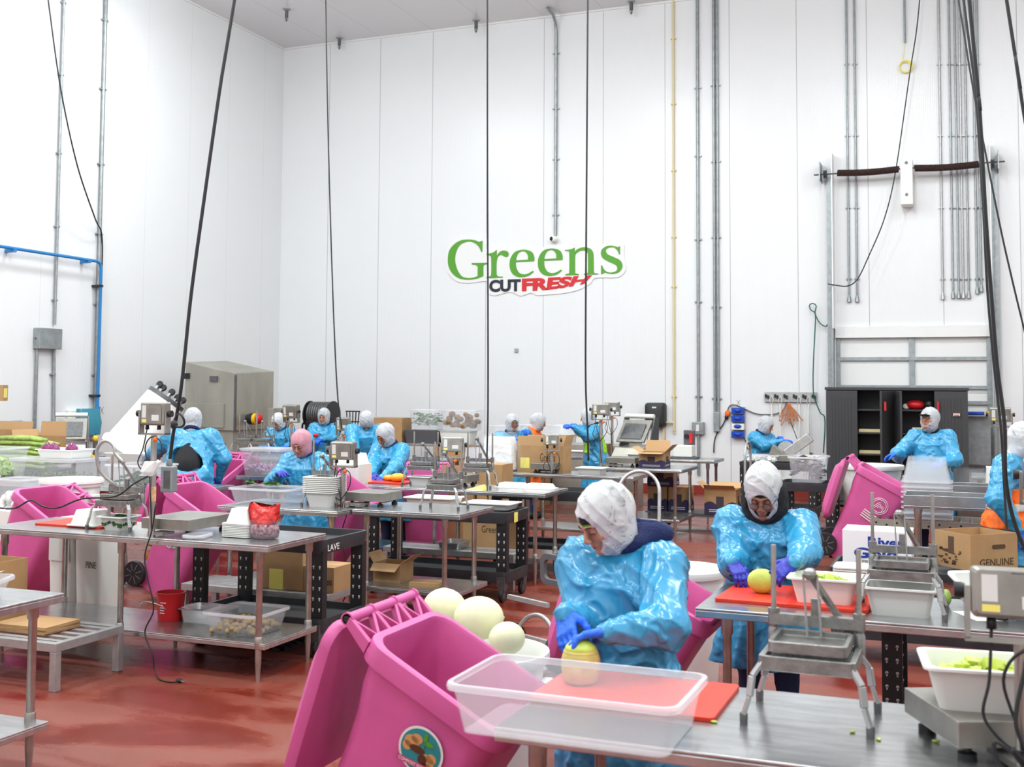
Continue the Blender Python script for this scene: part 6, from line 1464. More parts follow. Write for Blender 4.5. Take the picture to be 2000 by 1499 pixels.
# ================================================================== people: smooth bodies from distance fields
def _nrm(v): return np.sqrt((v * v).sum(-1))
def rc(P, a, b, r1, r2):
    a = np.array(a, np.float32); b = np.array(b, np.float32); ba = b - a; pa = P - a
    h = np.clip((pa @ ba) / max(1e-9, ba @ ba), 0, 1)
    return _nrm(pa - h[:, None] * ba) - (r1 + (r2 - r1) * h)
def el(P, c, r, R=None):
    q = P - np.array(c, np.float32)
    if R is not None: q = q @ R
    r = np.array(r, np.float32); k0 = _nrm(q / r); k1 = _nrm(q / (r * r)) + 1e-9
    return k0 * (k0 - 1) / k1
def torus(P, c, R, R0, r0, sx=1, sy=1):
    q = (P - np.array(c, np.float32)) @ R; q = q * np.array([1 / sx, 1 / sy, 1], np.float32)
    return np.sqrt((np.sqrt(q[:, 0] ** 2 + q[:, 1] ** 2) - R0) ** 2 + q[:, 2] ** 2) - r0
def smin(a, b, k): h = np.clip(.5 + .5 * (b - a) / k, 0, 1); return b + (a - b) * h - k * h * (1 - h)
def smax(a, b, k): return -smin(-a, -b, k)
def snets(F, lo, hi, h, blk=8):
    lo = np.array(lo, np.float32); hi = np.array(hi, np.float32)
    nb = np.maximum(1, np.ceil((hi - lo) / (h * blk)).astype(int)); n = nb * blk + 1
    V = np.ones(n, np.float32)
    bi = np.stack(np.meshgrid(*[np.arange(k) for k in nb], indexing='ij'), -1).reshape(-1, 3)
    cen = lo + (bi + .5) * blk * h
    d = F(cen.astype(np.float32)); act = np.abs(d) < blk * h * .87 * 1.25 + .02
    loc = np.stack(np.meshgrid(*[np.arange(blk + 1)] * 3, indexing='ij'), -1).reshape(-1, 3)
    for i in np.where(~act & (d < 0))[0]:
        x, y, z = bi[i] * blk; V[x:x + blk + 1, y:y + blk + 1, z:z + blk + 1] = -1
    A = bi[act] * blk
    for s in range(0, len(A), 400):
        ii = A[s:s + 400][:, None, :] + loc[None]; q = ii.reshape(-1, 3)
        V[q[:, 0], q[:, 1], q[:, 2]] = F((lo + q * h).astype(np.float32))
    S = V < 0; c = [slice(0, -1), slice(1, None)]
    cnt = np.zeros(n - 1, np.uint8)
    for i in (0, 1):
        for j in (0, 1):
            for k in (0, 1): cnt += S[c[i], c[j], c[k]]
    cell = (cnt > 0) & (cnt < 8); idx = np.full(n - 1, -1, np.int64); cc = np.argwhere(cell); idx[cell] = np.arange(len(cc))
    acc = np.zeros((len(cc), 3), np.float32); ct = np.zeros(len(cc), np.float32)
    for ax in range(3):
        o1, o2 = [a for a in range(3) if a != ax]
        for i in (0, 1):
            for j in (0, 1):
                a = cc.copy(); a[:, o1] += i; a[:, o2] += j; b = a.copy(); b[:, ax] += 1
                va = V[a[:, 0], a[:, 1], a[:, 2]]; vb = V[b[:, 0], b[:, 1], b[:, 2]]; m = (va < 0) != (vb < 0)
                t = np.where(m, va / np.where(m, va - vb, 1), 0); p = a.astype(np.float32); p[:, ax] += t
                acc += p * m[:, None]; ct += m
    verts = lo + h * (acc / np.maximum(ct, 1)[:, None])
    F_ = []
    for ax in range(3):
        o1, o2 = (ax + 1) % 3, (ax + 2) % 3
        sl0 = [slice(None)] * 3; sl1 = [slice(None)] * 3; sl0[ax] = slice(0, -1); sl1[ax] = slice(1, None)
        e = np.argwhere(S[tuple(sl0)] != S[tuple(sl1)])
        e = e[(e[:, o1] > 0) & (e[:, o2] > 0) & (e[:, o1] < n[o1] - 1) & (e[:, o2] < n[o2] - 1)]
        q = []
        for i, j in ((1, 1), (0, 1), (0, 0), (1, 0)):
            a = e.copy(); a[:, o1] -= i; a[:, o2] -= j; q.append(idx[a[:, 0], a[:, 1], a[:, 2]])
        q = np.stack(q, 1); inside = S[e[:, 0], e[:, 1], e[:, 2]]
        q[~inside] = q[~inside][:, ::-1]; F_.append(q)
    return verts, np.concatenate(F_)
def sdf_obj(name, F, lo, hi, h, m, parent):
    v, f = snets(F, lo, hi, h); me = bpy.data.meshes.new(name)
    me.vertices.add(len(v)); me.vertices.foreach_set('co', v.astype(np.float32).ravel())
    me.loops.add(f.size); me.loops.foreach_set('vertex_index', f.ravel().astype(np.int32))
    me.polygons.add(len(f)); me.polygons.foreach_set('loop_start', np.arange(0, f.size, 4, dtype=np.int32))
    me.update(calc_edges=True); me.validate(); me.polygons.foreach_set('use_smooth', [True] * len(me.polygons))
    me.materials.append(M[m] if isinstance(m, str) else m)
    o = bpy.data.objects.new(name, me); C.objects.link(o); o.parent = parent; return o
def r3(ax, a): return np.array(Matrix.Rotation(a, 3, ax), np.float32)
V3 = lambda *a: np.array(a, np.float32)
def crease(P, sd, amp=.006):
    x, y, z = P[:, 0], P[:, 1], P[:, 2]
    a = np.abs(np.sin(15 * x + 9 * z + 2.2 * np.sin(9 * y + sd) + 2.0 * np.sin(8 * z + 2 * sd + 5 * x)))
    b = np.abs(np.sin(21 * y - 13 * x + 2.5 * np.sin(10 * z + 3 * sd) + 1.5 * np.sin(13 * x + sd)))
    c = np.abs(np.sin(33 * z + 24 * x + 3 * np.sin(17 * y + sd) + 2 * np.sin(19 * x - 12 * z)))
    return amp * (1.3 * (np.sqrt(a) - .7) + 1.0 * (np.sqrt(b) - .7) + 1.0 * (np.sqrt(c) - .7))
def hand(parent, wrist, fwd, down, sgn, m, h, curl=.5, spread=.12, cuff=True, k=1.0, fore=None):
    """five fingered gloved hand; fwd = direction of the fingers, down = palm side, sgn = thumb side"""
    f = fwd / np.linalg.norm(fwd); d = down - f * (down @ f); d = d / np.linalg.norm(d); s = np.cross(f, d) * sgn
    T = lambda x, y, z: wrist + k * (x * f + y * s + z * d)
    segs = []
    for i, (y0, L_) in enumerate(((.030, .070), (.010, .079), (-.010, .074), (-.029, .058))):
        segs.append((T(.0, y0 * .6, 0), T(.086, y0, .002), .0165 * k, .0125 * k, .016))
        ang = 0.; p = np.array([.086, y0, .002]); yaw = (y0 / .03) * spread
        for j, (fr, r_) in enumerate(((.45, .0105), (.32, .0095), (.23, .0088))):
            ang += curl * (.55, .8, .55)[j] * (1 + .12 * i)
            q = p + L_ * fr * np.array([math.cos(ang) * math.cos(yaw), math.cos(ang) * math.sin(yaw), math.sin(ang)])
            segs.append((T(*p), T(*q), r_ * k * 1.04, r_ * k * .95, .005)); p = q
    p0 = np.array([.018, .026, .006]); p1 = p0 + np.array([.034, .030, .014]); p2 = p1 + .032 * np.array([.80, .25, .3 + .4 * curl]); p3 = p2 + .025 * np.array([.88, -.08, .35 + .4 * curl])
    segs += [(T(*p0), T(*p1), .019 * k, .0145 * k, .014), (T(*p1), T(*p2), .0135 * k, .0115 * k, .006), (T(*p2), T(*p3), .0115 * k, .0095 * k, .005)]
    if cuff: segs.append((wrist - .05 * (f if fore is None else fore), T(.01, 0, 0), .034 * k, .029 * k, .02))
    def F(P):
        r = None
        for a, b, r1, r2, kk in segs:
            q = rc(P, a, b, r1, r2); r = q if r is None else smin(r, q, kk)
        return r + .0006 * np.sin(P[:, 0] * 300) * np.sin(P[:, 1] * 260)
    c = T(.05, 0, .02); R_ = .155 * k
    return sdf_obj('glove', F, c - R_, c + R_, h, m, parent)

def person(label, head, Y, yaw=0, pitch=.4, rz=0, lean=.15, ha=None, hb=None, bw=1.0, res=.012, net='net', glove='glove', skin='skin', beard=0,
           hem=.40, collar='navy', glasses=False, cap=None, fine=None, hdira=None, hdirb=None, hood=None, peak=0, back_open=False, vest=None, gown='gown', hs=1.0, curl=.5, nb=.125, seed=0, inner=None, poleb=None, polea=None, hand_k=1.0, opn=(.057, .070, -.010), group=None, trim=None, nod=0):
    fine = fine or res * .6
    C0 = V3(*aty(head[0], head[1], Y))
    Rb = r3('Z', rz); Rh = r3('Z', yaw) @ r3('X', pitch)
    N_ = C0 + Rh @ V3(0, .035, -.055) + Rb @ V3(0, .03, 0) + V3(0, 0, -nb + .04)
    pel = N_ + Rb @ V3(0, .52 * math.sin(lean), -.52 * math.cos(lean))
    root = thing('person', label, 'person', (float(pel[0]), float(pel[1]), 0), 0, group)
    O = V3(pel[0], pel[1], 0); C1, N1, P1 = C0 - O, N_ - O, pel - O
    sh = [N1 + Rb @ V3(s * .155 * bw, .01, -.055) for s in (-1, 1)]
    arms = []
    for i, (s, tgt, pole) in enumerate(((-1, ha, polea), (1, hb, poleb))):
        tgt = V3(*tgt) - O if tgt is not None else sh[i] + Rb @ V3(s * .08, -.10, -.45)
        S_ = sh[i]; dv = tgt - S_; D = np.linalg.norm(dv); L1, L2 = .285, .255
        if D > (L1 + L2) * .985: sc_ = D / ((L1 + L2) * .985); L1 *= sc_; L2 *= sc_
        u = dv / D; a = (L1 * L1 - L2 * L2 + D * D) / (2 * D); hh = math.sqrt(max(0, L1 * L1 - a * a))
        pv = Rb @ V3(s * .8, .25, -.9) if pole is None else V3(*pole); pv = pv - u * (pv @ u); pv /= np.linalg.norm(pv)
        arms.append((S_, S_ + u * a + pv * hh, tgt))
    # ---- body: one continuous skin surface (head, neck, trunk, arms, legs)
    Hm = Rh * hs
    def Hp(x, y, z): return C1 + (Rh @ V3(x, y, z)) * hs
    def headf(P):
        q = ((P - C1) @ Rh) / hs
        r = smin(el(q, (0, .012, .025), (.074, .094, .094)), el(q, (0, -.022, -.045), (.056, .066, .070)), .03)
        r = smin(r, el(q, (0, -.070, -.088), (.024, .022, .018)), .02)
        for s in (-1, 1):
            r = smin(r, el(q, (s * .040, -.058, -.022), (.026, .026, .026)), .02)
            r = smax(r, -el(q, (s * .031, -.100, .012), (.017, .016, .010)), .014)
            r = smin(r, el(q, (s * .031, -.079, .010), (.0145, .0125, .0115)), .004)
            r = smin(r, rc(q, (s * .012, -.090, .030), (s * .046, -.078, .031), .008, .006), .012)
            r = smin(r, el(q, (s * .072, .008, -.008), (.010, .020, .030)), .006)
            r = smin(r, el(q, (s * .011, -.103, -.026), (.009, .010, .008)), .006)
        r = smin(r, rc(q, (0, -.088, .022), (0, -.108, -.018), .0075, .0115), .010)
        r = smin(r, rc(q, (-.017, -.086, -.0505), (.017, -.086, -.0505), .0055, .0055), .006)
        r = smin(r, rc(q, (-.014, -.086, -.0610), (.014, -.086, -.0610), .0065, .0065), .006)
        r = smax(r, -rc(q, (-.020, -.0945, -.0555), (.020, -.0945, -.0555), .0018, .0018), .003)
        return r * hs
    neck_top = C1 + Rh @ V3(0, .03, -.06)
    hip = [P1 + Rb @ V3(s * .085, 0, 0) for s in (-1, 1)]; foot = [V3(P1[0], P1[1], 0) + Rb @ V3(s * .11, 0, .08) for s in (-1, 1)]
    knee = [(hip[i] + foot[i]) / 2 + Rb @ V3(0, -.02, 0) for i in (0, 1)]
    def bodyf(P):
        r = smin(headf(P), rc(P, neck_top, N1 + V3(0, 0, -.03), .052 * hs, .060), .02)
        r = smin(r, rc(P, N1 + V3(0, .0, -.16), P1, .09 * bw, .10 * bw), .04)
        r = smin(r, rc(P, sh[0], sh[1], .045, .045), .04)
        for i in (0, 1):
            a, e, w = arms[i]; r = smin(r, rc(P, a, e, .045, .036), .02); r = smin(r, rc(P, e, w, .036, .024), .01)
            r = smin(r, rc(P, hip[i], knee[i], .078, .055), .04); r = smin(r, rc(P, knee[i], foot[i], .052, .036), .02)
        return r
    pts = np.array([C1, N1, P1, *sh, *[q for a in arms for q in a], *foot]); lo, hi = pts.min(0) - .17, pts.max(0) + .17; lo[2] = 0
    # head part of the body is sampled finely, all in one grid
    sdf_obj('body', bodyf, lo, hi, fine, skin, root)
    # ---- face details
    if pitch < 1.0 and abs(((yaw + PI) % (2 * PI)) - PI) < 2.2:
        for s in (-1, 1):
            M4 = Matrix.Translation(Vector(Hp(0, 0, 0).tolist())) @ Matrix((Hm).tolist()).to_4x4()
            b = MB(); b.tube([(s * .018, -.0895, .0075), (s * .026, -.0925, .0050), (s * .035, -.0920, .0048), (s * .044, -.0855, .0075)], .0017, 6); b.build('eyelash', 'eye', root, matrix=M4, smooth='all')
            b = MB(); b.tube([(s * .014, -.0985, .031), (s * .028, -.0965, .0355), (s * .044, -.0855, .033)], [.0026, .003, .0015], 6); b.build('eyebrow', 'eye', root, matrix=M4, smooth='all')
        b = MB(); b.tube([(-.021, -.0870, -.056), (-.009, -.0925, -.0540), (0, -.0930, -.0550), (.009, -.0925, -.0540), (.021, -.0870, -.056)], [.0015, .0042, .0036, .0042, .0015], 7); b.tube([(-.019, -.0870, -.0570), (0, -.0935, -.0620), (.019, -.0870, -.0570)], [.0015, .0050, .0015], 7)
        b.build('lips', 'lip', root, matrix=M4, smooth='all')
        if glasses:
            b = MB()
            for s in (-1, 1):
                b.tube([(s * .032 + .021 * math.cos(q), -.112 - .004 * abs(math.cos(q)), .004 + .018 * math.sin(q)) for q in [2 * PI * j / 20 for j in range(20)]], .0017, 6, close=True)
                b.tube([(s * .053, -.110, .008), (s * .072, -.06, .010), (s * .076, .0, .006)], .0016, 6)
            b.tube([(-.011, -.114, .006), (0, -.117, .009), (.011, -.114, .006)], .0016, 6)
            g = b.build('glasses', 'black', root, matrix=M4, smooth='all')
            b = MB()
            for s in (-1, 1): b.add([(s * .032 + .020 * math.cos(q), -.113, .004 + .0172 * math.sin(q)) for q in [2 * PI * j / 20 for j in range(20)]] + [(s * .032 + .020 * math.cos(q), -.1125, .004 + .0172 * math.sin(q)) for q in [2 * PI * j / 20 for j in range(20)]], [tuple(range(20)), tuple(range(39, 19, -1))])
            b.build('lens', 'lens', g)
    # ---- trousers, boots
    def legf(P):
        r = None
        for i in (0, 1):
            q = smin(rc(P, hip[i], knee[i], .10, .075), rc(P, knee[i], foot[i] + V3(0, 0, -.02), .072, .055), .03); r = q if r is None else smin(r, q, .03)
        r = smin(r, el(P, P1, (.17 * bw, .13, .12)), .05)
        return np.maximum(r + crease(P, seed, .003), .05 - P[:, 2])
    lo2, hi2 = np.minimum(P1, foot[0]) - .3, np.maximum(P1, foot[1]) + .3; lo2[2] = 0; hi2[2] = P1[2] + .2
    sdf_obj('trousers', legf, lo2, hi2, max(res, .012), 'trouser', root)
    for i in (0, 1):
        c_ = V3(foot[i][0], foot[i][1], .05); a_ = c_ + Rb @ V3(0, -.14, -.01)
        sdf_obj('boot', lambda P: np.maximum(smin(rc(P, c_, a_, .05, .045), rc(P, c_, c_ + V3(0, 0, .12), .05, .055), .03), .002 - P[:, 2]), c_ - .24, c_ + .24, .014, 'black', root)
    # ---- gown
    def gownf(P):
        A = N1 + V3(0, 0, -.13); B = P1 + Rb @ V3(0, -.02, 0)
        r = rc(P, sh[0] + V3(0, 0, -.01), sh[1] + V3(0, 0, -.01), .083 * bw ** .5, .083 * bw ** .5)
        def slab(a, b, rx1, ry1, rx2, ry2):
            ba = b - a; pa = P - a; t = np.clip((pa[:, 2]) / ba[2], 0, 1); q = (pa - t[:, None] * ba) @ Rb
            rx = rx1 + (rx2 - rx1) * t; ry = ry1 + (ry2 - ry1) * t
            k = np.sqrt((q[:, 0] / rx) ** 2 + (q[:, 1] / ry) ** 2 + 1e-9); dz = np.maximum(np.maximum(a[2] * 0 + (P[:, 2] - max(a[2], b[2])), min(a[2], b[2]) - P[:, 2]), 0)
            return np.sqrt(np.maximum((k - 1) * np.minimum(rx, ry), 0) ** 2 + dz ** 2) + np.minimum((k - 1) * np.minimum(rx, ry), 0)
        r = smin(r, slab(A, B, .185 * bw, .125 * bw, .195 * bw, .165 * bw), .09)
        r = smin(r, slab(B + V3(0, 0, .06), V3(P1[0], P1[1], hem - .06), .19 * bw, .16 * bw, .27 * bw, .22 * bw), .06)
        for a, e, w in arms:
            ex = w + (w - e) * .04
            r = smin(r, rc(P, a, e, .088 * bw ** .5, .082), .05); r = smin(r, rc(P, e, ex, .084, .040), .03)
        wv = crease(P, seed)
        q = (P - P1) @ Rb; low = np.clip((P1[2] + .05 - P[:, 2]) / .2, 0, 1)
        wv = wv * (1 - .5 * low) + low * .014 * np.sin(np.arctan2(q[:, 1], q[:, 0]) * 9 + 2 * np.sin(4 * P[:, 2] + seed))
        r = r + wv * 1.45
        r = smax(r, -rc(P, N1 + Rb @ V3(0, -.005, .055), N1 + V3(0, 0, .3), .062, .11), .012)
        r = np.maximum(r, hem - P[:, 2])
        if back_open:
            qq = (P - N1) @ Rb
            r = np.maximum(r, -el(qq, (.0, .24, -.30), (.20, .22, .13), r3('Y', -.5)))
        return r * .8
    pts = np.array([N1, P1, *sh, *[q for a in arms for q in a]]); lo, hi = pts.min(0) - .2, pts.max(0) + .2
    lo[:2] = np.minimum(lo[:2], P1[:2] - .36 * bw); hi[:2] = np.maximum(hi[:2], P1[:2] + .36 * bw); lo[2] = hem - .05
    sdf_obj('gown', gownf, lo, hi, res, gown, root)
    if back_open:
        c_ = P1 * .35 + N1 * .65 + Rb @ V3(0, .03, -.02)
        sdf_obj('shirt', lambda P: rc(P, N1 + Rb @ V3(0, -.01, -.16), P1 + Rb @ V3(0, .0, .1), .105 * bw, .11 * bw), N1 - .6, N1 + .35, .016, 'blackc', root)
    if vest:
        def vf(P):
            g = gownf(P) - .008; q = (P - N1) @ Rb
            band = np.maximum(np.abs(q[:, 0] - vest[1]) - vest[2], np.maximum(q[:, 2] - vest[3], vest[4] - q[:, 2]))
            return np.maximum(np.maximum(g, band), -(g + .014) * 0 - 1)
        sdf_obj('vest', vf, lo, hi, res * .9, vest[0], root)
        if len(vest) > 5:
            def tf(P):
                g = gownf(P) - .012; q = (P - N1) @ Rb
                return np.maximum(np.maximum(g, np.maximum(np.abs(q[:, 0] - vest[1]) - vest[2] - .002, np.abs(q[:, 2] - vest[5]) - .03)), -9)
            sdf_obj('reflective_band', tf, lo, hi, res * .8, 'reflect', root)
    # ---- gloves
    for i, (s, hd) in enumerate(((-1, hdira), (1, hdirb))):
        a, e, w = arms[i]; fw = (w - e) / np.linalg.norm(w - e); fo = fw
        dn = V3(0, 0, -1) + Rb @ V3(-s * .35, -.1, 0)
        if hd is not None: fw = V3(*hd[0]); dn = V3(*hd[1]) if len(hd) > 1 else dn
        else: fw = fw + V3(0, 0, -.25)
        hand(root, w, fw, dn, -s if (np.cross(fw, dn) @ (Rb @ V3(1, 0, 0))) > 0 else s, glove, min(.0075, res * .42), curl, k=1.05 * hand_k, fore=fo)
    # ---- hair net / hood
    sk = max(.006, fine * 1.5)
    def netout(P, g=0.):
        q = ((P - C1) @ Rh) / hs
        r = smin(el(q, (0, .022, .030 + peak * .3), (.099 + g, .122 + g, .116 + g + peak)), el(q, (0, -.002, -.050), (.084 + g, .092 + g, .090 + g)), .04)
        r = smin(r * hs, rc(P, C1 + Rh @ V3(0, .02, -.07), N1 + V3(0, 0, .02), .074 + g, .072 + g), .03)
        qq = q * 1.0
        return r + .0062 * (np.sqrt(np.abs(np.sin(38 * qq[:, 0] + 30 * qq[:, 2] + 3 * np.sin(22 * qq[:, 1] + seed)))) - .7) + .0042 * (np.sqrt(np.abs(np.sin(55 * qq[:, 1] - 26 * qq[:, 2] + 2.5 * np.sin(30 * qq[:, 0])))) - .7)
    def opening(P, ox=opn[0], oz=opn[1], cz=opn[2]):
        q = ((P - C1) @ Rh) / hs
        return el(q, (0, -.130, cz), (ox, .092, oz)) * hs
    def netf(P):
        o = netout(P); r = np.maximum(o, -(o + sk)); r = np.maximum(r, -opening(P) + 0)
        return np.maximum(r, (N1[2] - .015) - P[:, 2] + 0)
    lo, hi = C1 - .24, C1 + .24
    if net: sdf_obj('hair_net', netf, lo, hi, fine, net, root)
    if not cap:
        def hairf(P):
            q = ((P - C1) @ Rh) / hs
            o = el(q, (0, .014, .028), (.079, .0985, .0985)) * hs
            return np.maximum(np.maximum(o, -(o + .012)), -el(q, (0, -.125, -.02), (.062, .06, .085)) * hs)
        sdf_obj('hair', hairf, C1 - .15, C1 + .16, fine, 'hair', root)
    if inner:
        def inf(P):
            q = ((P - C1) @ Rh) / hs; o = smin(el(q, (0, .014, .026), (.080, .099, .099)), el(q, (0, -.018, -.048), (.064, .074, .076)), .03) * hs
            return np.maximum(np.maximum(o, -(o + sk)), -opening(P, .046, .056, -.016))
        sdf_obj('balaclava', inf, lo, hi, fine, inner, root)
    if cap:
        def cf(P):
            q = ((P - C1) @ Rh) / hs; o = el(q, (0, .012, .028), (.081, .101, .101)) * hs
            r = np.maximum(np.maximum(o, -(o + sk * 1.2)), .022 - q[:, 2] - (q[:, 1] + .09) * .1)
            if cap == 'brim': r = np.minimum(r, np.maximum(el(q, (0, -.115, .036), (.062, .062, .010)), -9))
            return r
        cp = sdf_obj('cap', cf, lo, hi, fine, 'blackc', root)
        if cap == 'band':
            tx = text_mesh('Greens', .022, .0008, 'lettering', 'green', root, (0, 0, 0), (0, 0, 0), fit=(.11, .024), bold=.001)
            for v in tx.data.vertices:
                a_ = (v.co.x - .055) / .09; r_ = .1035 + v.co.z * .5; v.co = Vector((C1 + (Rh @ V3(.082 * math.sin(a_), -r_ * math.cos(a_) + .012, .028 + v.co.y)) * hs).tolist())
    if collar:
        Rc = r3('Z', rz) @ r3('X', .25 + lean * .6)
        sdf_obj('collar', lambda P: torus(P, N1 + V3(0, 0, .030), Rc, .072, .021) + .5 * crease(P, seed, .004), N1 - .2, N1 + .25, res * .7, collar, root)
    if hood == 'back':
        cb = N1 + Rb @ V3(.05, .105, .055)
        def hf(P):
            r = smin(torus(P, N1 + Rb @ V3(.01, .035, .05), Rb @ r3('X', .35), .088, .030), el(P, cb, (.125, .085, .060)), .04)
            r = smax(r, -el(P, cb + V3(.01, .0, .055), (.07, .045, .045)), .02); return r + crease(P, 3.3, .004)
        sdf_obj('hoodie_hood', hf, N1 - .25, N1 + .28, res * .7, 'navy', root)
    if hood == 'fur':
        def ff(P):
            q = ((P - C1) @ Rh) / hs
            o = smin(el(q, (0, .03, -.015), (.118, .112, .135)), el(q, (0, .01, -.08), (.115, .105, .085)), .04)
            r = smax(np.maximum(o, -(o + .022)), -el(q, (0, -.12, -.01), (.095, .12, .098)), .01)
            r = smax(r, q[:, 2] - .065 - q[:, 1] * .35, .02)
            return (r + .003 * np.sin(90 * q[:, 0]) * np.sin(83 * q[:, 1] + 3) * np.sin(77 * q[:, 2])) * hs
        sdf_obj('black_hood', ff, C1 - .27, C1 + .25, fine, 'blackc', root)
    return root

Yx = lambda px, py, y: aty(px, py, y)
person('young worker in a blue gown, white hair net and navy hood cutting a golden melon', (1181, 1018), 4.20, yaw=-.66, pitch=.55, rz=-.12, lean=.14,
       ha=Yx(1104, 1200, 3.93), hb=Yx(1194, 1234, 3.84), hdira=((.3, -.75, -.6), (.5, .3, -.7)), hdirb=((-.95, -.35, -.12), (-.1, -.25, -1)), bw=1.08, opn=(.068, .088, -.004), res=.0065, fine=.0042, cap='band', hood='back', collar='navy', hs=1.0, seed=1.3, curl=.45, polea=(.1, .6, -.9), poleb=(1.0, .1, -.9))
person('woman with glasses and a black fur edged hood cutting melon at the second table', (1491, 968), 6.36, yaw=.02, pitch=.50, rz=.05, lean=.20,
       ha=Yx(1428, 1098, 6.0), hb=Yx(1552, 1098, 5.80), hdira=((.6, -.6, -.5), (.3, -.2, -1)), hdirb=((-.75, -.35, -.55), (-.5, .2, -.8)), bw=1.22, res=.0075, fine=.0045, inner='blackc', hood='fur', hs=1.06, opn=(.062, .080, -.012), glasses=True, skin='skin2', glove='glovep', peak=.025, seed=2.1, collar=None, curl=.55, polea=(0, .5, -.9))
person('worker seen from behind, black shirt showing in the open back of the blue gown', (377, 822), 10.6, yaw=-2.55, pitch=.3, rz=-2.72, lean=.42, ha=None, hb=Yx(285, 897, 10.7), bw=1.38, res=.013, net='netg', back_open=True, seed=3.7, collar='navy', skin='skin2')
person('worker with a pink hair net looking down beside the shallow clear tub', (588, 868), 9.78, yaw=.05, pitch=.48, rz=.20, lean=.15, ha=Yx(545, 925, 9.5), hb=Yx(628, 955, 9.2), bw=1.0, res=.010, fine=.006, net='netp', glove='glovep', seed=4.1, skin='skin')
person('worker with a grey white hair net in profile behind the orange melon halves', (752, 852), 11.62, yaw=-.25, pitch=.50, rz=-.15, lean=.2, ha=Yx(728, 925, 11.25), hb=Yx(748, 932, 11.15), bw=1.05, res=.011, fine=.007, net='netg', glove='glovep', inner='blackc', skin='skin2', seed=5.2)
person('tall worker bowing his head far down over the table', (716, 824), 13.6, yaw=.50, pitch=1.15, rz=.45, lean=.35, ha=Yx(705, 900, 13.1), hb=Yx(722, 893, 13.2), bw=1.25, res=.013, net='netg', seed=6.4, collar='dgrey')
person('worker with a red vegetable in blue gloves in front of the hose reel', (632, 815), 15.9, yaw=.25, pitch=.2, rz=.30, lean=.05, ha=Yx(618, 860, 15.55), hb=Yx(628, 858, 15.55), bw=1.1, res=.013, fine=.008, net='netg', inner='blackc', seed=7.7)
person('small worker with a white net at the far left table', (543, 825), 15.3, yaw=-.05, pitch=.5, rz=.2, lean=.2, ha=Yx(520, 872, 15.0), hb=Yx(560, 872, 15.0), bw=1.1, res=.013, fine=.008, net='net', inner='blackc', seed=8.1)
person('worker with glasses packing the large open carton', (1001, 828), 15.1, yaw=.75, pitch=.05, rz=.6, lean=.05, ha=Yx(1000, 860, 14.8), hb=Yx(1030, 842, 14.6), bw=1.05, res=.013, fine=.008, net='netg', glasses=True, seed=9.5, skin='skin2')
person('worker in an orange hooded top behind the large carton, facing away', (1052, 826), 15.95, yaw=1.9, pitch=.3, rz=1.7, lean=.1, bw=1.05, res=.014, net='netg', gown='orange', inner='blackc', seed=3.1, collar='orange')
person('worker with a lime vest showing under the gown, behind the two tall readouts', (1148, 816), 15.95, yaw=-1.4, pitch=.2, rz=-1.1, lean=.15, ha=Yx(1118, 832, 15.6), hb=Yx(1122, 836, 15.4), bw=1.15, res=.013, net='netg', seed=2.2, vest=('lime', .12, .05, -.12, -.38), collar='blackc')
person('worker in profile feeding the slicing machine at the back wall', (1497, 832), 17.35, yaw=1.30, pitch=.35, rz=1.15, lean=.2, ha=Yx(1526, 862, 17.0), hb=Yx(1524, 858, 17.2), bw=1.1, res=.013, fine=.008, net='netg', seed=5.9)
person('worker with glasses and a dark cap behind the upturned clear tubs', (1815, 820), 13.6, yaw=-.45, pitch=-.12, rz=-.1, lean=.0, ha=Yx(1752, 886, 13.35), hb=Yx(1838, 905, 13.3), bw=1.08, res=.011, fine=.006, net='netg', glasses=True, cap='brim', seed=6.6, collar='blackc', hdira=((-.9, -.1, -.3), (0, -.2, -1)))
person('worker cut by the right picture edge with an orange vest under the gown', (2004, 862), 9.5, yaw=1.3, pitch=.25, rz=1.25, lean=.1, ha=None, hb=None, bw=1.2, res=.011, fine=.008, net='net', seed=7.2, collar=None, vest=('orange', -.16, .12, -.22, -.52, -.36))
tt = thing('red_pepper', 'red vegetable piece held by the worker in front of the hose reel', 'vegetable', Yx(617, 851, 15.5)); MB().ball((0, 0, 0), (.045, .045, .035), 10, 8).build('pepper_body', 'signred', tt, smooth='all')

# ================================================================== cables hanging from the ceiling
def drop(label, pts, r, m='black', name='overhead_cable', n=8):
    P = [Vector(aty(px, py, y)) for px, py, y in pts[1:]]
    d = (P[0] - P[1]).normalized(); P.insert(0, P[0] + d * ((CEIL - .02 - P[0].z) / max(.2, d.z)))
    return cable3(name, label, P, r, m, n=n)
def dropx(label, pts, r, m='black', name='overhead_cable'):
    P = [Vector(atx(px, py, x)) for px, py, x in pts[1:]]
    d = (P[0] - P[1]).normalized(); P.insert(0, P[0] + d * ((CEIL - .02 - P[0].z) / max(.2, d.z)))
    return cable3(name, label, P, r, m)
dropx('dark cable swinging down the left wall past the blue pipe', [(88, -160, -13.2), (94, 0, -13.2), (118, 170, -13.2), (150, 320, -13.25), (185, 425, -13.5), (199, 462, -13.66), (198, 560, -13.68), (192, 720, -13.66), (188, 800, -13.6), (186, 862, -13.5)], .012)
drop('thick black cable hanging over the long left table, tied in a loop', [(478, -100, 7.1), (458, 0, 7.05), (430, 170, 7.0), (400, 380, 6.95), (374, 570, 6.9), (356, 740, 6.85), (345, 812, 6.85), (338, 850, 6.85), (331, 905, 6.85)], .013)
x, y, z = aty(350, 822, 6.83); t = thing('cable_loop', 'coiled loop and plug on the thick black cable by the scale readout', 'cable', (x, y, z))
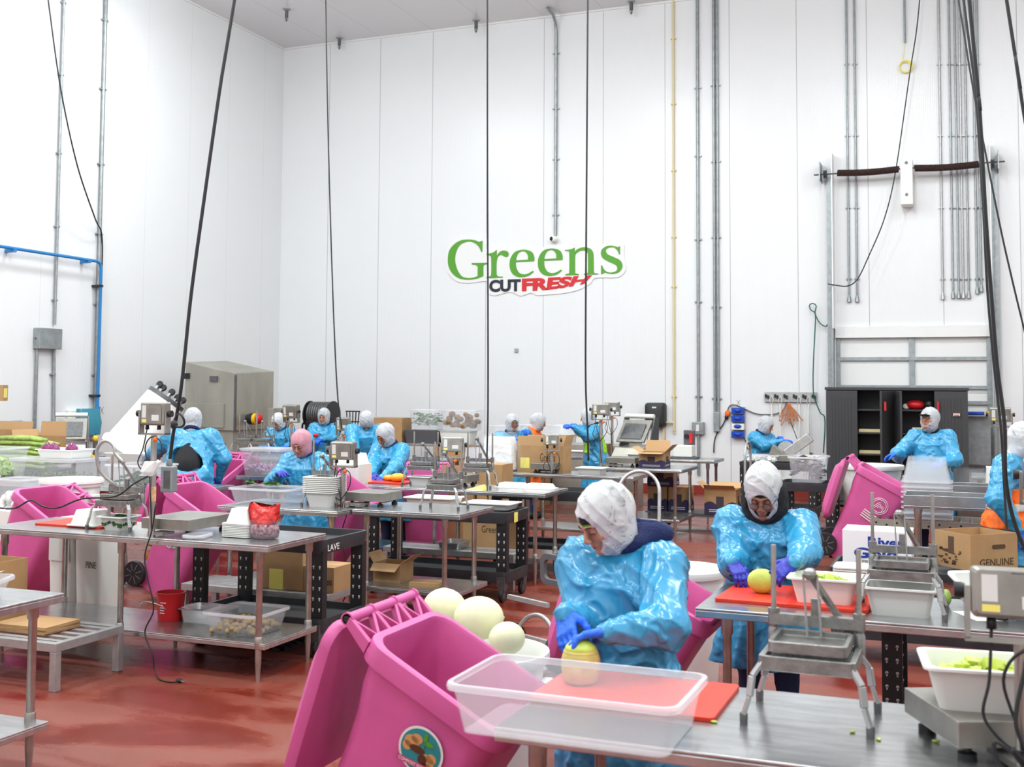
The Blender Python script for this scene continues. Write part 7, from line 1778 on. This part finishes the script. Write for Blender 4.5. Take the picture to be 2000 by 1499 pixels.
MB().tube([(.045 * math.cos(q), -.01 * math.sin(2 * q), .048 * math.sin(q)) for q in [2 * PI * j / 20 for j in range(20)]], .008, 8, close=True).build('loop', 'black', t, smooth='all'); MB().ball((-.045, 0, -.03), (.03, .025, .035), 12, 8).build('plug_knot', 'black', t, smooth='all')
x, y, z = aty(330, 935, 6.82); t = thing('outlet_box', 'grey outlet box hanging on the thick black cable beside the scale pole', 'electrical box', (x, y, z)); MB().box(-.05, .05, -.035, .035, -.10, .09).build('box_body', 'galv', t, bevel=.008); MB().lathe([(.02, .09), (.025, .10), (.018, .14)], 12).build('cable_gland', 'galv', t, smooth=True); MB().box(-.02, .035, -.038, -.035, -.07, .06).build('outlet_face', 'castdark', t, bevel=.003)
drop('thin dark cable hanging left of the green sign down to the far readout', [(634, -60, 15.2), (636, 0, 15.2), (640, 220, 15.2), (646, 450, 15.2), (653, 650, 15.2), (660, 780, 15.2), (668, 838, 15.2)], .011)
drop('straight dark cable hanging across the first letters of the sign', [(951, -60, 10.9), (952, 0, 10.9), (952, 300, 10.9), (953, 600, 10.9), (953, 800, 10.9), (951, 905, 10.85), (953, 985, 10.5)], .0095)
x, y, z = aty(953, 915, 10.85); tag(MB().ball((0, 0, 0), (.02, .02, .03), 10, 8).build('cable_knot', 'black', loc=(x, y, z), smooth='all'), 'small black knot on the straight cable above the presses', 'cable')
drop('dark cable hanging across the right end of the sign to the tall readouts', [(1149, -60, 14.4), (1148, 0, 14.4), (1146, 300, 14.4), (1144, 600, 14.4), (1144, 750, 14.4), (1148, 850, 14.4), (1149, 900, 14.4)], .013)
drop('thickest black cable hanging at the right, curving past the worker in the orange vest', [(1885, -60, 6.0), (1893, 0, 6.0), (1912, 200, 6.0), (1925, 420, 6.0), (1938, 600, 6.0), (1948, 720, 6.0), (1962, 830, 6.0), (1964, 930, 6.0), (1978, 1010, 6.0), (2006, 1085, 6.0)], .0095)
drop('black cable running close beside the thickest one at the right', [(1872, -60, 9.0), (1882, 0, 9.0), (1905, 180, 9.0), (1920, 400, 9.0), (1928, 560, 9.0), (1940, 700, 9.0), (1950, 790, 9.0), (1956, 850, 9.0), (1962, 960, 9.0), (1968, 1060, 8.95)], .009)
drop('thick cable crossing the upper right corner of the picture', [(1955, -60, 6.4), (1966, 0, 6.4), (1983, 110, 6.4), (2003, 240, 6.4), (2040, 420, 6.4), (2080, 700, 6.4), (2095, 1000, 6.4)], .009)
drop('slanting thin cable from the right conduits to the right picture edge', [(1862, -60, 12.0), (1872, 0, 12.0), (1900, 170, 12.0), (1925, 300, 12.0), (1955, 450, 12.0), (1980, 560, 12.0), (2004, 660, 12.0), (2035, 800, 12.0), (2045, 930, 12.0)], .009)
x0 = Vector(aty(292, 935, 6.3))
cable3('loose_cable', 'black cord crossing the left tables from the white gadget to the picture edge', [atz(-40, 985, 1.25), aty(0, 993, 6.2), aty(30, 993, 6.2), aty(60, 978, 6.2), aty(85, 990, 6.2), aty(115, 992, 6.2), aty(160, 975, 6.2), aty(225, 970, 6.2), aty(262, 945, 6.2), aty(290, 930, 6.25)], .006)
t = thing('plastic_gadget', 'white hinged plastic cover hanging open beside the scale pole', 'cover', aty(292, 915, 6.28)); MB().hexa([(-.06, -.03, -.03), (.03, -.03, -.03), (.03, .03, -.03), (-.06, .03, -.03), (-.03, -.02, .05), (.06, -.02, .05), (.06, .03, .04), (-.03, .03, .04)]).build('cover_shell', 'white', t, bevel=.008); MB().hexa([(-.06, -.035, -.05), (.05, -.035, -.05), (.10, -.03, .04), (.07, -.03, .05), (-.06, .0, -.04), (.05, .0, -.04), (.10, .0, .05), (.07, .0, .06)]).build('cover_flap', 'clearrim', t)
cable3('loose_cable', 'black cord falling from the left scale to a plug on the red floor', [aty(304, 985, 6.28), aty(297, 1035, 6.28), aty(283, 1085, 6.26), aty(288, 1130, 6.25), aty(300, 1190, 6.24), aty(283, 1235, 6.22), aty(298, 1280, 6.2), aty(302, 1310, 6.2), atz(312, 1328, .008), atz(335, 1333, .008), atz(348, 1331, .012)], .005)
x, y, z = atz(350, 1330, .014); t = thing('power_plug', 'black mains plug with bright pins lying on the red floor', 'plug', (x, y, z), -.2); MB().ball((0, 0, 0), (.03, .014, .013), 12, 8).build('plug_body', 'black', t, smooth='all'); MB().box(.025, .045, -.008, -.005, -.002, .005).build('pin', 'alu', t); MB().box(.025, .045, .005, .008, -.002, .005).build('pin', 'alu', t)
cable3('loose_cable', 'black cord falling from the looped cable scale to the undershelf behind', [aty(683, 985, 8.6), aty(676, 1010, 8.46), aty(668, 1040, 8.46), aty(672, 1080, 8.46), aty(682, 1120, 8.46), aty(676, 1160, 8.46), aty(668, 1180, 8.46)], .005)
cable3('loose_cable', 'tangled black cord on the foreground scale', [Vector((.13, 3.37, .90 + .30)), Vector((.10, 3.34, 1.05)), Vector((.13, 3.33, .95)), Vector((.05, 3.34, .99)), Vector((.06, 3.33, .93)), Vector((.12, 3.33, .92)), Vector((.09, 3.32, .98)), Vector((.16, 3.33, .91))], .006)
